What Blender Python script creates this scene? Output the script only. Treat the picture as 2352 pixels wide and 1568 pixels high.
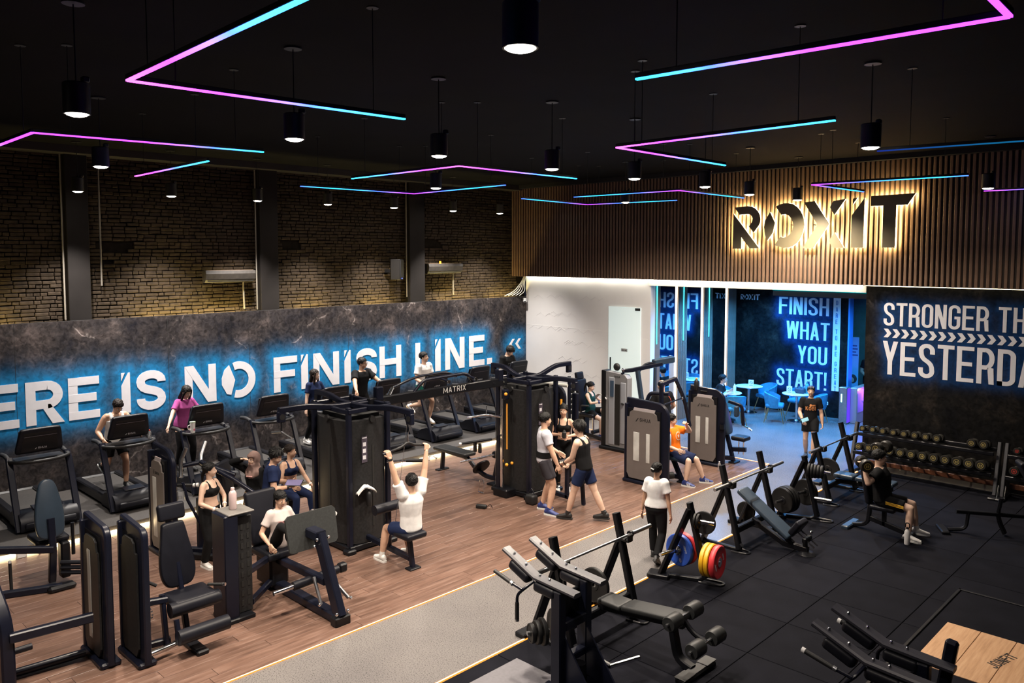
import bpy, math, random
import numpy as np
from mathutils import Vector, Matrix, Euler
from mathutils.bvhtree import BVHTree

# ------------------------------------------------------------------ scene, camera, exposure
scene = bpy.context.scene
for o in list(bpy.data.objects):
    bpy.data.objects.remove(o, do_unlink=True)
COL = scene.collection
random.seed(7)
PI = math.pi
V = Vector

cam_d = bpy.data.cameras.new('camera')
cam_d.sensor_width = 36.0
cam_d.lens = 27.971
cam_d.shift_y = -80.0 / 2352.0
cam_d.clip_end = 200
cam = bpy.data.objects.new('camera', cam_d)
cam.location = (0, 0, 4.5)
cam.rotation_euler = (math.radians(90 - 3.751), 0, math.radians(44.2138))
COL.objects.link(cam)
scene.camera = cam

world = bpy.data.worlds.new('world')
scene.world = world
world.use_nodes = True
world.node_tree.nodes['Background'].inputs[0].default_value = (0.006, 0.007, 0.011, 1)
world.node_tree.nodes['Background'].inputs[1].default_value = 1.0

scene.view_settings.view_transform = 'Standard'
scene.view_settings.look = 'None'
scene.view_settings.gamma = 1.0
scene.view_settings.use_curve_mapping = False
scene.view_settings.exposure = 0.2

LAMP_W = 560.0          # power of one pendant downlight

# ------------------------------------------------------------------ materials
MATS = {}
def mat(name, col, rough=0.5, metal=0.0, var=0.0, scale=8.0, bump=0.0, bscale=60.0, spec=0.5,
        emit=None, estr=0.0, alpha=1.0, trans=0.0, rand=0.0):
    if name in MATS: return MATS[name]
    m = bpy.data.materials.new(name); m.use_nodes = True
    nt = m.node_tree; b = nt.nodes['Principled BSDF']
    b.inputs['Roughness'].default_value = rough
    b.inputs['Metallic'].default_value = metal
    b.inputs['Specular IOR Level'].default_value = spec
    c = (col[0], col[1], col[2], 1)
    b.inputs['Base Color'].default_value = c
    if var > 0 or rand > 0:
        tc = nt.nodes.new('ShaderNodeTexCoord')
        nz = nt.nodes.new('ShaderNodeTexNoise'); nz.inputs['Scale'].default_value = scale
        nz.inputs['Detail'].default_value = 5
        nt.links.new(tc.outputs['Object'], nz.inputs['Vector'])
        mr = nt.nodes.new('ShaderNodeMapRange')
        mr.inputs['From Min'].default_value = 0.3; mr.inputs['From Max'].default_value = 0.7
        mr.inputs['To Min'].default_value = 1 - var; mr.inputs['To Max'].default_value = 1 + var
        nt.links.new(nz.outputs['Fac'], mr.inputs['Value'])
        out = mr.outputs['Result']
        if rand > 0:
            oi = nt.nodes.new('ShaderNodeObjectInfo')
            mr2 = nt.nodes.new('ShaderNodeMapRange')
            mr2.inputs['To Min'].default_value = 1 - rand; mr2.inputs['To Max'].default_value = 1 + rand
            nt.links.new(oi.outputs['Random'], mr2.inputs['Value'])
            mu = nt.nodes.new('ShaderNodeMath'); mu.operation = 'MULTIPLY'
            nt.links.new(out, mu.inputs[0]); nt.links.new(mr2.outputs['Result'], mu.inputs[1])
            out = mu.outputs[0]
        mx = nt.nodes.new('ShaderNodeVectorMath'); mx.operation = 'SCALE'
        mx.inputs[0].default_value = col[:3]
        nt.links.new(out, mx.inputs['Scale'])
        nt.links.new(mx.outputs['Vector'], b.inputs['Base Color'])
    if bump > 0:
        tc2 = nt.nodes.new('ShaderNodeTexCoord')
        n2 = nt.nodes.new('ShaderNodeTexNoise'); n2.inputs['Scale'].default_value = bscale
        n2.inputs['Detail'].default_value = 4
        bp = nt.nodes.new('ShaderNodeBump'); bp.inputs['Strength'].default_value = bump
        bp.inputs['Distance'].default_value = 0.01
        nt.links.new(tc2.outputs['Object'], n2.inputs['Vector'])
        nt.links.new(n2.outputs['Fac'], bp.inputs['Height'])
        nt.links.new(bp.outputs['Normal'], b.inputs['Normal'])
    if emit is not None:
        b.inputs['Emission Color'].default_value = (emit[0], emit[1], emit[2], 1)
        b.inputs['Emission Strength'].default_value = estr
    if trans > 0:
        b.inputs['Transmission Weight'].default_value = trans
    if alpha < 1:
        b.inputs['Alpha'].default_value = alpha
    MATS[name] = m
    return m

def ramp(nt, stops):
    r = nt.nodes.new('ShaderNodeValToRGB')
    e = r.color_ramp.elements
    while len(e) < len(stops): e.new(0.5)
    for k, (p, c) in enumerate(stops):
        e[k].position = p; e[k].color = (c[0], c[1], c[2], 1)
    return r

# ------------------------------------------------------------------ mesh builder
def fillet(pts, r, n=4):
    pts = [V(p) for p in pts]; out = [pts[0]]
    for i in range(1, len(pts) - 1):
        a, b, c = pts[i-1], pts[i], pts[i+1]
        d1 = (a - b); d2 = (c - b); l = min(r, d1.length * .49, d2.length * .49)
        p1 = b + d1.normalized() * l; p2 = b + d2.normalized() * l
        for k in range(n + 1):
            t = k / n
            out.append(p1 * (1-t)**2 + b * 2*t*(1-t) + p2 * t*t)
    out.append(pts[-1]); return out

def rotmat(rx=0, ry=0, rz=0):
    return Euler((math.radians(rx), math.radians(ry), math.radians(rz))).to_matrix()

class MB:
    def __init__(self): self.v = []; self.f = []; self.m = []; self.cm = 0
    def add(self, vs, fs):
        o = len(self.v)
        self.v.extend([tuple(p) for p in vs])
        self.f.extend([tuple(i + o for i in f) for f in fs])
        self.m.extend([self.cm] * len(fs))
        return self
    def box(self, c, s, R=None):
        c = V(c); vs = []
        for x in (-.5, .5):
            for y in (-.5, .5):
                for z in (-.5, .5):
                    p = V((x*s[0], y*s[1], z*s[2])); vs.append(c + (R @ p if R else p))
        return self.add(vs, [(0,1,3,2),(4,6,7,5),(0,4,5,1),(2,3,7,6),(0,2,6,4),(1,5,7,3)])
    def b2(self, p0, p1, b=0):
        c = [(a + q) / 2 for a, q in zip(p0, p1)]; s = [abs(q - a) for a, q in zip(p0, p1)]
        return self.rbox(c, s, b) if b else self.box(c, s)
    def rbox(self, c, s, b=0.01, R=None):
        c = V(c); b = min(b, min(s) * .45); h = [q / 2 for q in s]; vs = []; idx = {}
        for sx in (-1, 1):
            for sy in (-1, 1):
                for sz in (-1, 1):
                    for ax in range(3):
                        q = [sx*(h[0]-b), sy*(h[1]-b), sz*(h[2]-b)]
                        q[ax] = (sx, sy, sz)[ax] * h[ax]
                        idx[(sx, sy, sz, ax)] = len(vs); p = V(q)
                        vs.append(c + (R @ p if R else p))
        fs = []
        for ax in range(3):
            o = [a for a in range(3) if a != ax]
            for sg in (-1, 1):
                k = []
                for (p, q) in ((-1,-1),(1,-1),(1,1),(-1,1)):
                    s3 = [0,0,0]; s3[ax] = sg; s3[o[0]] = p; s3[o[1]] = q
                    k.append(idx[(*s3, ax)])
                flip = (sg == 1) == (ax == 1)
                fs.append(tuple(k[::-1] if flip else k))
        for ax in range(3):
            o = [a for a in range(3) if a != ax]
            for p in (-1, 1):
                for q in (-1, 1):
                    a3 = [0,0,0]; a3[o[0]] = p; a3[o[1]] = q
                    lo = list(a3); lo[ax] = -1; hi = list(a3); hi[ax] = 1
                    fs.append((idx[(*lo, o[0])], idx[(*hi, o[0])], idx[(*hi, o[1])], idx[(*lo, o[1])]))
        for sx in (-1, 1):
            for sy in (-1, 1):
                for sz in (-1, 1):
                    fs.append((idx[(sx,sy,sz,0)], idx[(sx,sy,sz,1)], idx[(sx,sy,sz,2)]))
        return self.add(vs, fs)
    def beam(self, p0, p1, w, h, b=0.006, up=(0,0,1)):
        p0 = V(p0); p1 = V(p1); d = p1 - p0; L = d.length
        if L < 1e-6: return self
        z = d / L; u = V(up)
        if abs(z.dot(u)) > .98: u = V((0,1,0))
        x = u.cross(z).normalized(); y = z.cross(x)
        R = Matrix((x, y, z)).transposed()
        return self.rbox((p0 + p1) / 2, (w, h, L), b, R)
    def sweep(self, pts, prof, up=(0,0,1), cap=True, closed=False):
        pts = [V(p) for p in pts]; n = len(pts); k = len(prof); vs = []
        prevx = None
        for i, p in enumerate(pts):
            if closed: t = (pts[(i+1) % n] - pts[i-1])
            else: t = pts[min(i+1, n-1)] - pts[max(i-1, 0)]
            t = t.normalized() if t.length > 1e-9 else V((0,0,1))
            if prevx is None:
                u = V(up)
                if abs(t.dot(u)) > .97: u = V((0,1,0)) if abs(t.y) < .9 else V((1,0,0))
                x = u.cross(t).normalized()
            else:
                x = (prevx - t * prevx.dot(t))
                x = x.normalized() if x.length > 1e-6 else prevx
            prevx = x; y = t.cross(x)
            sc = 1.0
            if 0 < i < n-1 or closed:
                a = (pts[i] - pts[i-1]); b_ = (pts[(i+1) % n] - pts[i])
                if a.length > 1e-9 and b_.length > 1e-9:
                    cs = max(-1, min(1, a.normalized().dot(b_.normalized())))
                    sc = min(1.35, 1 / max(.5, math.sqrt((1+cs)/2)))
            for (a, b_) in prof: vs.append(p + x*a*1.0 + y*b_*1.0 if sc == 1 else p + x*a*sc + y*b_*sc)
        fs = []
        rng = n if closed else n - 1
        for i in range(rng):
            for j in range(k):
                j2 = (j+1) % k; i2 = (i+1) % n
                fs.append((i*k+j, i*k+j2, i2*k+j2, i2*k+j))
        if cap and not closed:
            fs.append(tuple(range(k))[::-1]); fs.append(tuple((n-1)*k + j for j in range(k)))
        return self.add(vs, fs)
    def tube(self, pts, r, n=10, closed=False):
        return self.sweep(pts, [(r*math.cos(2*PI*i/n), r*math.sin(2*PI*i/n)) for i in range(n)], closed=closed)
    def rtube(self, pts, w, h, b=0.006, up=(0,0,1)):
        a, c = w/2, h/2
        return self.sweep(pts, [(a-b,-c),(a,-c+b),(a,c-b),(a-b,c),(-a+b,c),(-a,c-b),(-a,-c+b),(-a+b,-c)], up)
    def cyl(self, p0, p1, r0, r1=None, n=16):
        p0 = V(p0); p1 = V(p1); r1 = r0 if r1 is None else r1
        z = (p1-p0).normalized(); u = V((0,0,1)) if abs(z.z) < .9 else V((1,0,0))
        x = u.cross(z).normalized(); y = z.cross(x); vs = []
        for p, r in ((p0, r0), (p1, r1)):
            for i in range(n):
                a = 2*PI*i/n; vs.append(p + x*r*math.cos(a) + y*r*math.sin(a))
        fs = [(i, (i+1) % n, n+(i+1) % n, n+i) for i in range(n)]
        fs += [tuple(range(n))[::-1], tuple(range(n, 2*n))]
        return self.add(vs, fs)
    def lathe(self, prof, n=20, p=(0,0,0), axis=(0,0,1), closed=False):
        z = V(axis).normalized(); u = V((0,0,1)) if abs(z.z) < .9 else V((1,0,0))
        x = u.cross(z).normalized(); y = z.cross(x); p = V(p); vs = []; k = len(prof)
        for i in range(n):
            a = 2*PI*i/n
            for (r, h) in prof: vs.append(p + x*r*math.cos(a) + y*r*math.sin(a) + z*h)
        fs = []
        for i in range(n):
            i2 = (i+1) % n
            for j in range(k if closed else k-1):
                j2 = (j+1) % k
                fs.append((i*k+j, i2*k+j, i2*k+j2, i*k+j2))
        if not closed:
            if prof[0][0] > 1e-6: fs.append(tuple(i*k for i in range(n))[::-1])
            if prof[-1][0] > 1e-6: fs.append(tuple(i*k+k-1 for i in range(n)))
        return self.add(vs, fs)
    def prism(self, poly, th, Mx, z0=0.0):
        k = len(poly)
        vs = [Mx @ V((a, b, z0)) for a, b in poly] + [Mx @ V((a, b, z0+th)) for a, b in poly]
        fs = [tuple(range(k))[::-1], tuple(range(k, 2*k))] + [(i, (i+1) % k, k+(i+1) % k, k+i) for i in range(k)]
        return self.add(vs, fs)
    def strip(self, rows, th, Mx):
        # rows: list of quads (2D) -> each extruded
        for q in rows: self.prism(q, th, Mx)
        return self
    def ball(self, c, r, n=14, m=9, R=None):
        c = V(c); r = (r, r, r) if not hasattr(r, '__len__') else r; vs = [c + (R @ V((0,0,-r[2])) if R else V((0,0,-r[2])))]
        for j in range(1, m):
            t = -PI/2 + PI*j/m
            for i in range(n):
                a = 2*PI*i/n
                p = V((r[0]*math.cos(t)*math.cos(a), r[1]*math.cos(t)*math.sin(a), r[2]*math.sin(t)))
                vs.append(c + (R @ p if R else p))
        vs.append(c + (R @ V((0,0,r[2])) if R else V((0,0,r[2]))))
        fs = [(0, 1+(i+1) % n, 1+i) for i in range(n)]
        for j in range(m-2):
            for i in range(n):
                a = 1+j*n+i; b = 1+j*n+(i+1) % n
                fs.append((a, b, b+n, a+n))
        L = len(vs)-1; o = 1+(m-2)*n
        fs += [(o+i, o+(i+1) % n, L) for i in range(n)]
        return self.add(vs, fs)
    def pad(self, c, s, r=0.03, R=None, seg=3):
        c = V(c); r = min(r, min(s)*.499); inner = [q/2 - r for q in s]
        L = [-math.tan(PI/4*(1-i/seg)) for i in range(seg+1)]; L = L + [-q for q in reversed(L)]
        N = len(L); vs = []; key = {}; fs = []
        def vert(q, sg):
            d = V(q).normalized()
            p = V([sg[i]*inner[i] + d[i]*r for i in range(3)])
            kk = (round(p.x, 6), round(p.y, 6), round(p.z, 6))
            if kk not in key:
                key[kk] = len(vs); vs.append(c + (R @ p if R else p))
            return key[kk]
        for ax in range(3):
            o = [a for a in range(3) if a != ax]
            for sg in (-1, 1):
                g = []
                for i in range(N):
                    row = []
                    for j in range(N):
                        q = [0,0,0]; q[ax] = sg; q[o[0]] = L[i]; q[o[1]] = L[j]
                        s3 = [0,0,0]; s3[ax] = sg
                        s3[o[0]] = -1 if i <= seg else 1; s3[o[1]] = -1 if j <= seg else 1
                        row.append(vert(q, s3))
                    g.append(row)
                for i in range(N-1):
                    for j in range(N-1):
                        f = (g[i][j], g[i+1][j], g[i+1][j+1], g[i][j+1])
                        if len(set(f)) == 4:
                            flip = (sg == 1) == (ax == 1)
                            fs.append(f[::-1] if flip else f)
        return self.add(vs, fs)
    def cushion(self, pts, th, Mx, edge=.018, n=3):
        # closed outline -> smooth padded slab with rounded rim
        P = [np.array(p, float) for p in pts]; k = len(P); out = []
        for i in range(k):
            p0, p1, p2, p3 = P[i-1], P[i], P[(i+1) % k], P[(i+2) % k]
            for j in range(n):
                u = j/n; out.append(.5*((2*p1)+(-p0+p2)*u+(2*p0-5*p1+4*p2-p3)*u*u+(-p0+3*p1-3*p2+p3)*u**3))
        out = np.array(out); c = out.mean(0); m = len(out)
        d = out-c; L = np.linalg.norm(d, axis=1, keepdims=True); rings = []
        for z, ins in ((-th/2, edge), (-th/2+edge*.3, edge*.3), (-th/2+edge, 0), (th/2-edge, 0), (th/2-edge*.3, edge*.3), (th/2, edge)):
            q = c+d*(L-ins)/L; rings.append([Mx @ V((a, b, z)) for a, b in q])
        vs = [v for r in rings for v in r]
        fs = [(j*m+i, j*m+(i+1) % m, (j+1)*m+(i+1) % m, (j+1)*m+i) for j in range(len(rings)-1) for i in range(m)]
        fs += [tuple(range(m))[::-1], tuple((len(rings)-1)*m+i for i in range(m))]
        return self.add(vs, fs)
    def build(self, name, m=None, parent=None, smooth=0.7, kind=None):
        me = bpy.data.meshes.new(name)
        me.from_pydata(self.v, [], self.f)
        ms = m if isinstance(m, (list, tuple)) else [m]
        for q in ms: me.materials.append(q)
        if len(ms) > 1: me.polygons.foreach_set('material_index', self.m)
        me.validate()
        if smooth:
            me.shade_smooth(); me.set_sharp_from_angle(angle=smooth)
        o = bpy.data.objects.new(name, me); COL.objects.link(o)
        if parent is not None: o.parent = parent
        if kind: o['kind'] = kind
        return o

def thing(name, label, cat, loc=(0,0,0), rz=0.0, group=None):
    o = bpy.data.objects.new(name, None); COL.objects.link(o)
    o.empty_display_size = 0.1
    o.location = loc; o.rotation_euler = (0, 0, math.radians(rz))
    tag(o, label, cat, group); return o
def tag(o, label, cat, group=None):
    o['label'] = label; o['category'] = cat
    if group: o['group'] = group
    return o
def struct(o): o['kind'] = 'structure'; return o
def lab(o, text): o['label'] = text; return o
def copy_tree(o, parent=None):
    c = o.copy(); COL.objects.link(c); c.parent = parent
    for ch in list(o.children): copy_tree(ch, c)
    return c
def inst(mesh, name, loc, parent=None, rz=0, rot=None):
    o = bpy.data.objects.new(name, mesh); COL.objects.link(o); o.location = loc
    o.rotation_euler = rot if rot else (0, 0, rz)
    if parent is not None: o.parent = parent
    return o

# ------------------------------------------------------------------ lettering (own stroke alphabet, cap height 1)
def arc(cx, cy, rx, ry, a0, a1, n=10):
    return [(cx + rx*math.cos(math.radians(a0+(a1-a0)*i/n)), cy + ry*math.sin(math.radians(a0+(a1-a0)*i/n))) for i in range(n+1)]
def stroke(path, t):
    P = [np.array(p, float) for p in path]; n = len(P); L = []; Rr = []
    closed = np.linalg.norm(P[0]-P[-1]) < 1e-6
    for i in range(n):
        if closed and i in (0, n-1): d = P[1]-P[-2]
        else: d = P[min(i+1, n-1)]-P[max(i-1, 0)]
        d = d/np.linalg.norm(d); nn = np.array([-d[1], d[0]])*t/2
        L.append(P[i]+nn); Rr.append(P[i]-nn)
    return [[tuple(Rr[i]), tuple(Rr[i+1]), tuple(L[i+1]), tuple(L[i])] for i in range(n-1)]
def rect(x0, y0, x1, y1): return [(x0,y0),(x1,y0),(x1,y1),(x0,y1)]
def glyph(ch, w, t, ry=None, cut=False):
    th = t*.92; h = t/2; rx = (w-t)/2; ry = ry or rx
    q = []
    if ch == 'I':
        if cut: return [[(0,0),(t,0),(t,1),(t*.8,1),(0,.68)], [(0,1),(0,.80),(t*.42,1)]], t
        return [rect(0,0,t,1)], t
    if ch == '.': return [rect(0,0,t,t)], t
    if ch == '!': return [[(t*.18,.28),(t*.82,.28),(t,1),(0,1)], rect(0,0,t,t)], t
    if ch in 'EFL':
        q = [rect(0,0,t,1)]
        if ch in 'EL': q.append(rect(0,0,w,th))
        if ch in 'EF': q += [rect(0,1-th,w,1), rect(0,.5-th/2+.01,w*.9,.5+th/2+.01)]
        return q, w
    if ch == 'H': return [rect(0,0,t,1), rect(w-t,0,w,1), rect(0,.5-th/2,w,.5+th/2)], w
    if ch == 'T': return [rect(0,1-th,w,1), rect(w/2-h,0,w/2+h,1)], w
    if ch == 'N': return [rect(0,0,t,1), rect(w-t,0,w,1), [(w-t*1.15,0),(w,0),(t*1.15,1),(0,1)]], w
    if ch == 'M':
        w *= 1.3
        return [rect(0,0,t,1), rect(w-t,0,w,1), [(w/2-t*.5,.15),(w/2+t*.5,.15),(t,1),(0,1)], [(w/2-t*.5,.15),(w/2+t*.5,.15),(w,1),(w-t,1)]], w
    if ch == 'A': return [[(0,0),(t,0),(w/2+h,1),(w/2-h,1)], [(w-t,0),(w,0),(w/2+h,1),(w/2-h,1)], rect(w*.2,.22,w*.8,.22+th)], w
    if ch == 'V': return [[(0,1),(t,1),(w/2+h,0),(w/2-h,0)][::-1], [(w-t,1),(w,1),(w/2+h,0),(w/2-h,0)][::-1]], w
    if ch == 'W':
        w *= 1.45; d = w/4
        return [[(d-h,0),(d+h,0),(t,1),(0,1)], [(d-h,0),(d+h,0),(2*d+h,1),(2*d-h,1)], [(3*d-h,0),(3*d+h,0),(2*d+h,1),(2*d-h,1)], [(3*d-h,0),(3*d+h,0),(w,1),(w-t,1)]], w
    if ch == 'X': return [[(0,0),(t*1.1,0),(w,1),(w-t*1.1,1)], [(w-t*1.1,0),(w,0),(t*1.1,1),(0,1)]], w
    if ch == 'K': return [rect(0,0,t,1), [(t*.9,.38),(t*.9,.62),(w-t*1.15,1),(w,1)], [(w-t*1.2,0),(w,0),(t*1.9,.66),(t*1.2,.52)]], w
    if ch == 'Y': return [rect(w/2-h,0,w/2+h,.45), [(w/2-h,.40),(w/2+h,.40),(t,1),(0,1)], [(w/2-h,.40),(w/2+h,.40),(w,1),(w-t,1)]], w
    if ch == 'J': return stroke([(w-h,1),(w-h,h+ry)] + arc(w/2,h+ry,rx,ry,0,-180), t), w
    if ch == 'U': return stroke([(h,1),(h,h+ry)] + arc(w/2,h+ry,rx,ry,180,360) + [(w-h,h+ry),(w-h,1)], t), w
    if ch in 'O0':
        if cut:
            r2 = .5-h
            return stroke(arc(w/2,.5,rx,r2,-108,112,22), t) + [[(w*.14,.06+.08),(w*.27,.0+.11),(w*.39,.5),(w*.22,.92),(w*.08,.80),(0,.58),(0,.40)]], w
        return stroke(arc(w/2,1-h-ry,rx,ry,0,180) + arc(w/2,h+ry,rx,ry,180,360) + [(w-h,1-h-ry)], t), w
    if ch == 'C': return stroke([(w-h,.66),(w-h,1-h-ry)] + arc(w/2,1-h-ry,rx,ry,0,180) + arc(w/2,h+ry,rx,ry,180,360) + [(w-h,.34)], t), w
    if ch == 'G': return stroke([(w-h,.68),(w-h,1-h-ry)] + arc(w/2,1-h-ry,rx,ry,0,180) + arc(w/2,h+ry,rx,ry,180,360) + [(w-h,.48)], t) + [rect(w/2,.48-th/2,w,.48+th/2)], w
    if ch == 'S':
        a = (h, 1-h-ry); b = (w-h, h+ry); mid = []
        for i in range(1, 9):
            s = i/9; k = .9
            c1 = (a[0], a[1]-(a[1]-b[1])*k*.75); c2 = (b[0], b[1]+(a[1]-b[1])*k*.75)
            mid.append(tuple((1-s)**3*a[j]+3*s*(1-s)**2*c1[j]+3*s*s*(1-s)*c2[j]+s**3*b[j] for j in (0,1)))
        st = [(w-h, min(.70, 1-h-ry-.02))] if ry < .2 else []
        en = [(h, max(.30, h+ry+.02))] if ry < .2 else []
        a0 = 0 if ry < .2 else 25
        return stroke(st + arc(w/2,1-h-ry,rx,ry,a0,180) + mid + arc(w/2,h+ry,rx,ry,0,-180+a0) + en, t), w
    if ch in 'DB':
        r = min(rx, .22)
        if ch == 'D': return [rect(0,0,t,1)] + stroke([(0,1-h),(w-h-r,1-h)] + arc(w-h-r,1-h-r,r,r,90,0) + arc(w-h-r,h+r,r,r,0,-90) + [(0,h)], t), w
        r2 = (.5-t/2)/2
        r2 = (.5 - h)/2
        return [rect(0,0,t,1)] + stroke([(0,1-h),(w-h-r2,1-h)] + arc(w-h-r2,.5+r2,r2,r2,90,-90) + [(0,.5)], t) + stroke([(0,.5),(w-h-r2,.5)] + arc(w-h-r2,h+r2,r2,r2,90,-90) + [(0,h)], t), w
    if ch in 'RP':
        r2 = (.5-h+.04)/2; cy = 1-h-r2; r2x = min(r2, rx)
        q = [rect(0,0,t,1)] + stroke([(0,1-h),(w-h-r2x,1-h)] + arc(w-h-r2x,cy,r2x,r2,90,-90) + [(0,1-h-2*r2)], t)
        if ch == 'R':
            if ry < .2: q += [[(w-t,0),(w,0),(w-.02,.45),(w-t-.04,.47)]]
            else: q += [[(w-t*1.15,0),(w+.02,0),(w*.52+h,.46),(w*.52-h,.46)]]
        return q, w
    return [], w*.55
def text_polys(s, w, t, gap, ry=None, cut=False, space=None):
    out = []; x = 0
    for ch in s:
        if ch == ' ': x += (space or w*.55); continue
        g, gw = glyph(ch, w, t, ry, cut)
        out.append((ch, x, x+gw, [[(a+x, b) for a, b in p] for p in g])); x += gw+gap
    return out, x-gap
# ------------------------------------------------------------------ materials of the place
def speckle_mat(name, base, dark, light, rough=0.3):
    m = bpy.data.materials.new(name); m.use_nodes = True; nt = m.node_tree; b = nt.nodes['Principled BSDF']
    tc = nt.nodes.new('ShaderNodeTexCoord')
    v1 = nt.nodes.new('ShaderNodeTexVoronoi'); v1.inputs['Scale'].default_value = 26
    n1 = nt.nodes.new('ShaderNodeTexNoise'); n1.inputs['Scale'].default_value = 70; n1.inputs['Detail'].default_value = 3
    n2 = nt.nodes.new('ShaderNodeTexNoise'); n2.inputs['Scale'].default_value = 1.1; n2.inputs['Detail'].default_value = 4
    for n in (v1, n1, n2): nt.links.new(tc.outputs['Object'], n.inputs['Vector'])
    r1 = ramp(nt, [(0.30, dark), (0.50, base), (0.70, base), (0.78, light)])
    nt.links.new(n1.outputs['Fac'], r1.inputs[0])
    r2 = ramp(nt, [(0.0, light), (0.045, light), (0.06, (0,0,0))])
    nt.links.new(v1.outputs['Distance'], r2.inputs[0])
    mx = nt.nodes.new('ShaderNodeMix'); mx.data_type = 'RGBA'; mx.blend_type = 'LIGHTEN'; mx.inputs[0].default_value = .8
    nt.links.new(r1.outputs[0], mx.inputs[6]); nt.links.new(r2.outputs[0], mx.inputs[7])
    r3 = ramp(nt, [(0.3, (.82,.82,.84)), (0.7, (1,1,1))]); nt.links.new(n2.outputs['Fac'], r3.inputs[0])
    m2 = nt.nodes.new('ShaderNodeMix'); m2.data_type = 'RGBA'; m2.blend_type = 'MULTIPLY'; m2.inputs[0].default_value = 1
    nt.links.new(mx.outputs[2], m2.inputs[6]); nt.links.new(r3.outputs[0], m2.inputs[7])
    nt.links.new(m2.outputs[2], b.inputs['Base Color'])
    b.inputs['Roughness'].default_value = rough
    MATS[name] = m; return m
M_TERR = speckle_mat('terrazzo', (.175,.162,.158), (.06,.057,.057), (.46,.44,.42), .26)
M_PLAT = speckle_mat('platform_terrazzo', (.058,.053,.050), (.022,.021,.020), (.20,.19,.18), .45)

def wood_mat(name, c0, c1, c2, rough, along='Y', sc=1.0, rand=.22):
    m = bpy.data.materials.new(name); m.use_nodes = True; nt = m.node_tree; b = nt.nodes['Principled BSDF']
    tc = nt.nodes.new('ShaderNodeTexCoord'); oi = nt.nodes.new('ShaderNodeObjectInfo')
    mp = nt.nodes.new('ShaderNodeMapping')
    mp.inputs['Scale'].default_value = (14*sc, 1.0*sc, 4) if along == 'Y' else (1.0*sc, 14*sc, 4)
    ad = nt.nodes.new('ShaderNodeVectorMath'); ad.operation = 'ADD'
    cb = nt.nodes.new('ShaderNodeCombineXYZ'); mu = nt.nodes.new('ShaderNodeMath'); mu.operation = 'MULTIPLY'; mu.inputs[1].default_value = 37
    nt.links.new(oi.outputs['Random'], mu.inputs[0]); nt.links.new(mu.outputs[0], cb.inputs[1]); nt.links.new(mu.outputs[0], cb.inputs[0])
    nt.links.new(tc.outputs['Object'], ad.inputs[0]); nt.links.new(cb.outputs[0], ad.inputs[1])
    nt.links.new(ad.outputs[0], mp.inputs['Vector'])
    n1 = nt.nodes.new('ShaderNodeTexNoise'); n1.inputs['Scale'].default_value = 1.6; n1.inputs['Detail'].default_value = 6; n1.inputs['Roughness'].default_value = .62
    nt.links.new(mp.outputs[0], n1.inputs['Vector'])
    r = ramp(nt, [(0.28, c0), (0.5, c1), (0.72, c2)]); nt.links.new(n1.outputs['Fac'], r.inputs[0])
    mr = nt.nodes.new('ShaderNodeMapRange'); mr.inputs['To Min'].default_value = 1-rand; mr.inputs['To Max'].default_value = 1+rand
    nt.links.new(oi.outputs['Random'], mr.inputs['Value'])
    sc2 = nt.nodes.new('ShaderNodeVectorMath'); sc2.operation = 'SCALE'
    nt.links.new(r.outputs[0], sc2.inputs[0]); nt.links.new(mr.outputs[0], sc2.inputs['Scale'])
    nt.links.new(sc2.outputs[0], b.inputs['Base Color'])
    b.inputs['Roughness'].default_value = rough
    bp = nt.nodes.new('ShaderNodeBump'); bp.inputs['Strength'].default_value = .12; bp.inputs['Distance'].default_value = .004
    nt.links.new(n1.outputs['Fac'], bp.inputs['Height']); nt.links.new(bp.outputs[0], b.inputs['Normal'])
    MATS[name] = m; return m
M_WOOD = wood_mat('floor_vinyl_wood', (.078,.044,.033), (.148,.085,.063), (.225,.148,.118), .30, 'Y', 1.0, .13)
M_OAK = wood_mat('platform_wood', (.40,.22,.11), (.52,.30,.16), (.60,.37,.21), .45, 'Y', 1.6, .05)
M_RUB = mat('rubber_tile', (.0070,.0072,.0105), .85, spec=.05, var=.22, scale=3.0, bump=.25, bscale=160, rand=.14)
M_BLK = mat('matte_black_paint', (.012,.012,.013), .7, var=.2, scale=2)
M_CEIL = mat('black_ceiling', (.005,.005,.005), .85, spec=.12, var=.25, scale=1.2)
M_BRICK = mat('painted_brick', (.040,.029,.020), .8, spec=.15, var=.35, scale=9, bump=.5, bscale=45, rand=.25)
M_COLM = mat('painted_column', (.015,.013,.0125), .6, spec=.2, var=.15, scale=3)
M_WHITEW = mat('white_wall', (.78,.765,.76), .5, var=.03, scale=1.5)
M_SLATB = mat('brown_slat', (.20,.125,.082), .38, var=.10, scale=5)
M_SLATG = mat('grey_brown_slat', (.20,.155,.12), .45, var=.12, scale=5)
M_CHROME = mat('chrome', (.75,.75,.77), .18, 1.0)
M_STEEL = mat('brushed_steel', (.48,.49,.51), .32, 1.0, var=.1, scale=20)
M_FRAME = mat('black_powder_coat', (.0065,.0068,.0090), .38, spec=.26, var=.12, scale=12)
M_FRAMEN = mat('navy_black_frame', (.0062,.0075,.0160), .32, spec=.30, var=.1, scale=12)
M_RUBBLK = mat('black_rubber_grip', (.008,.008,.009), .55)
M_PAD = mat('black_vinyl_pad', (.0075,.0080,.0125), .42, spec=.24, var=.12, scale=10, bump=.08, bscale=120)
M_PADG = mat('charcoal_pad', (.020,.021,.022), .45, spec=.3, var=.1, scale=10, bump=.08, bscale=120)
M_PADB = mat('blue_grey_pad', (.024,.040,.062), .38, var=.08, scale=8)
M_SHROUD = mat('dark_mesh_shroud', (.017,.017,.018), .45, spec=.25, var=.3, scale=30)
M_SHUA = mat('taupe_shroud', (.135,.115,.108), .55, var=.05, scale=6)
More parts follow.
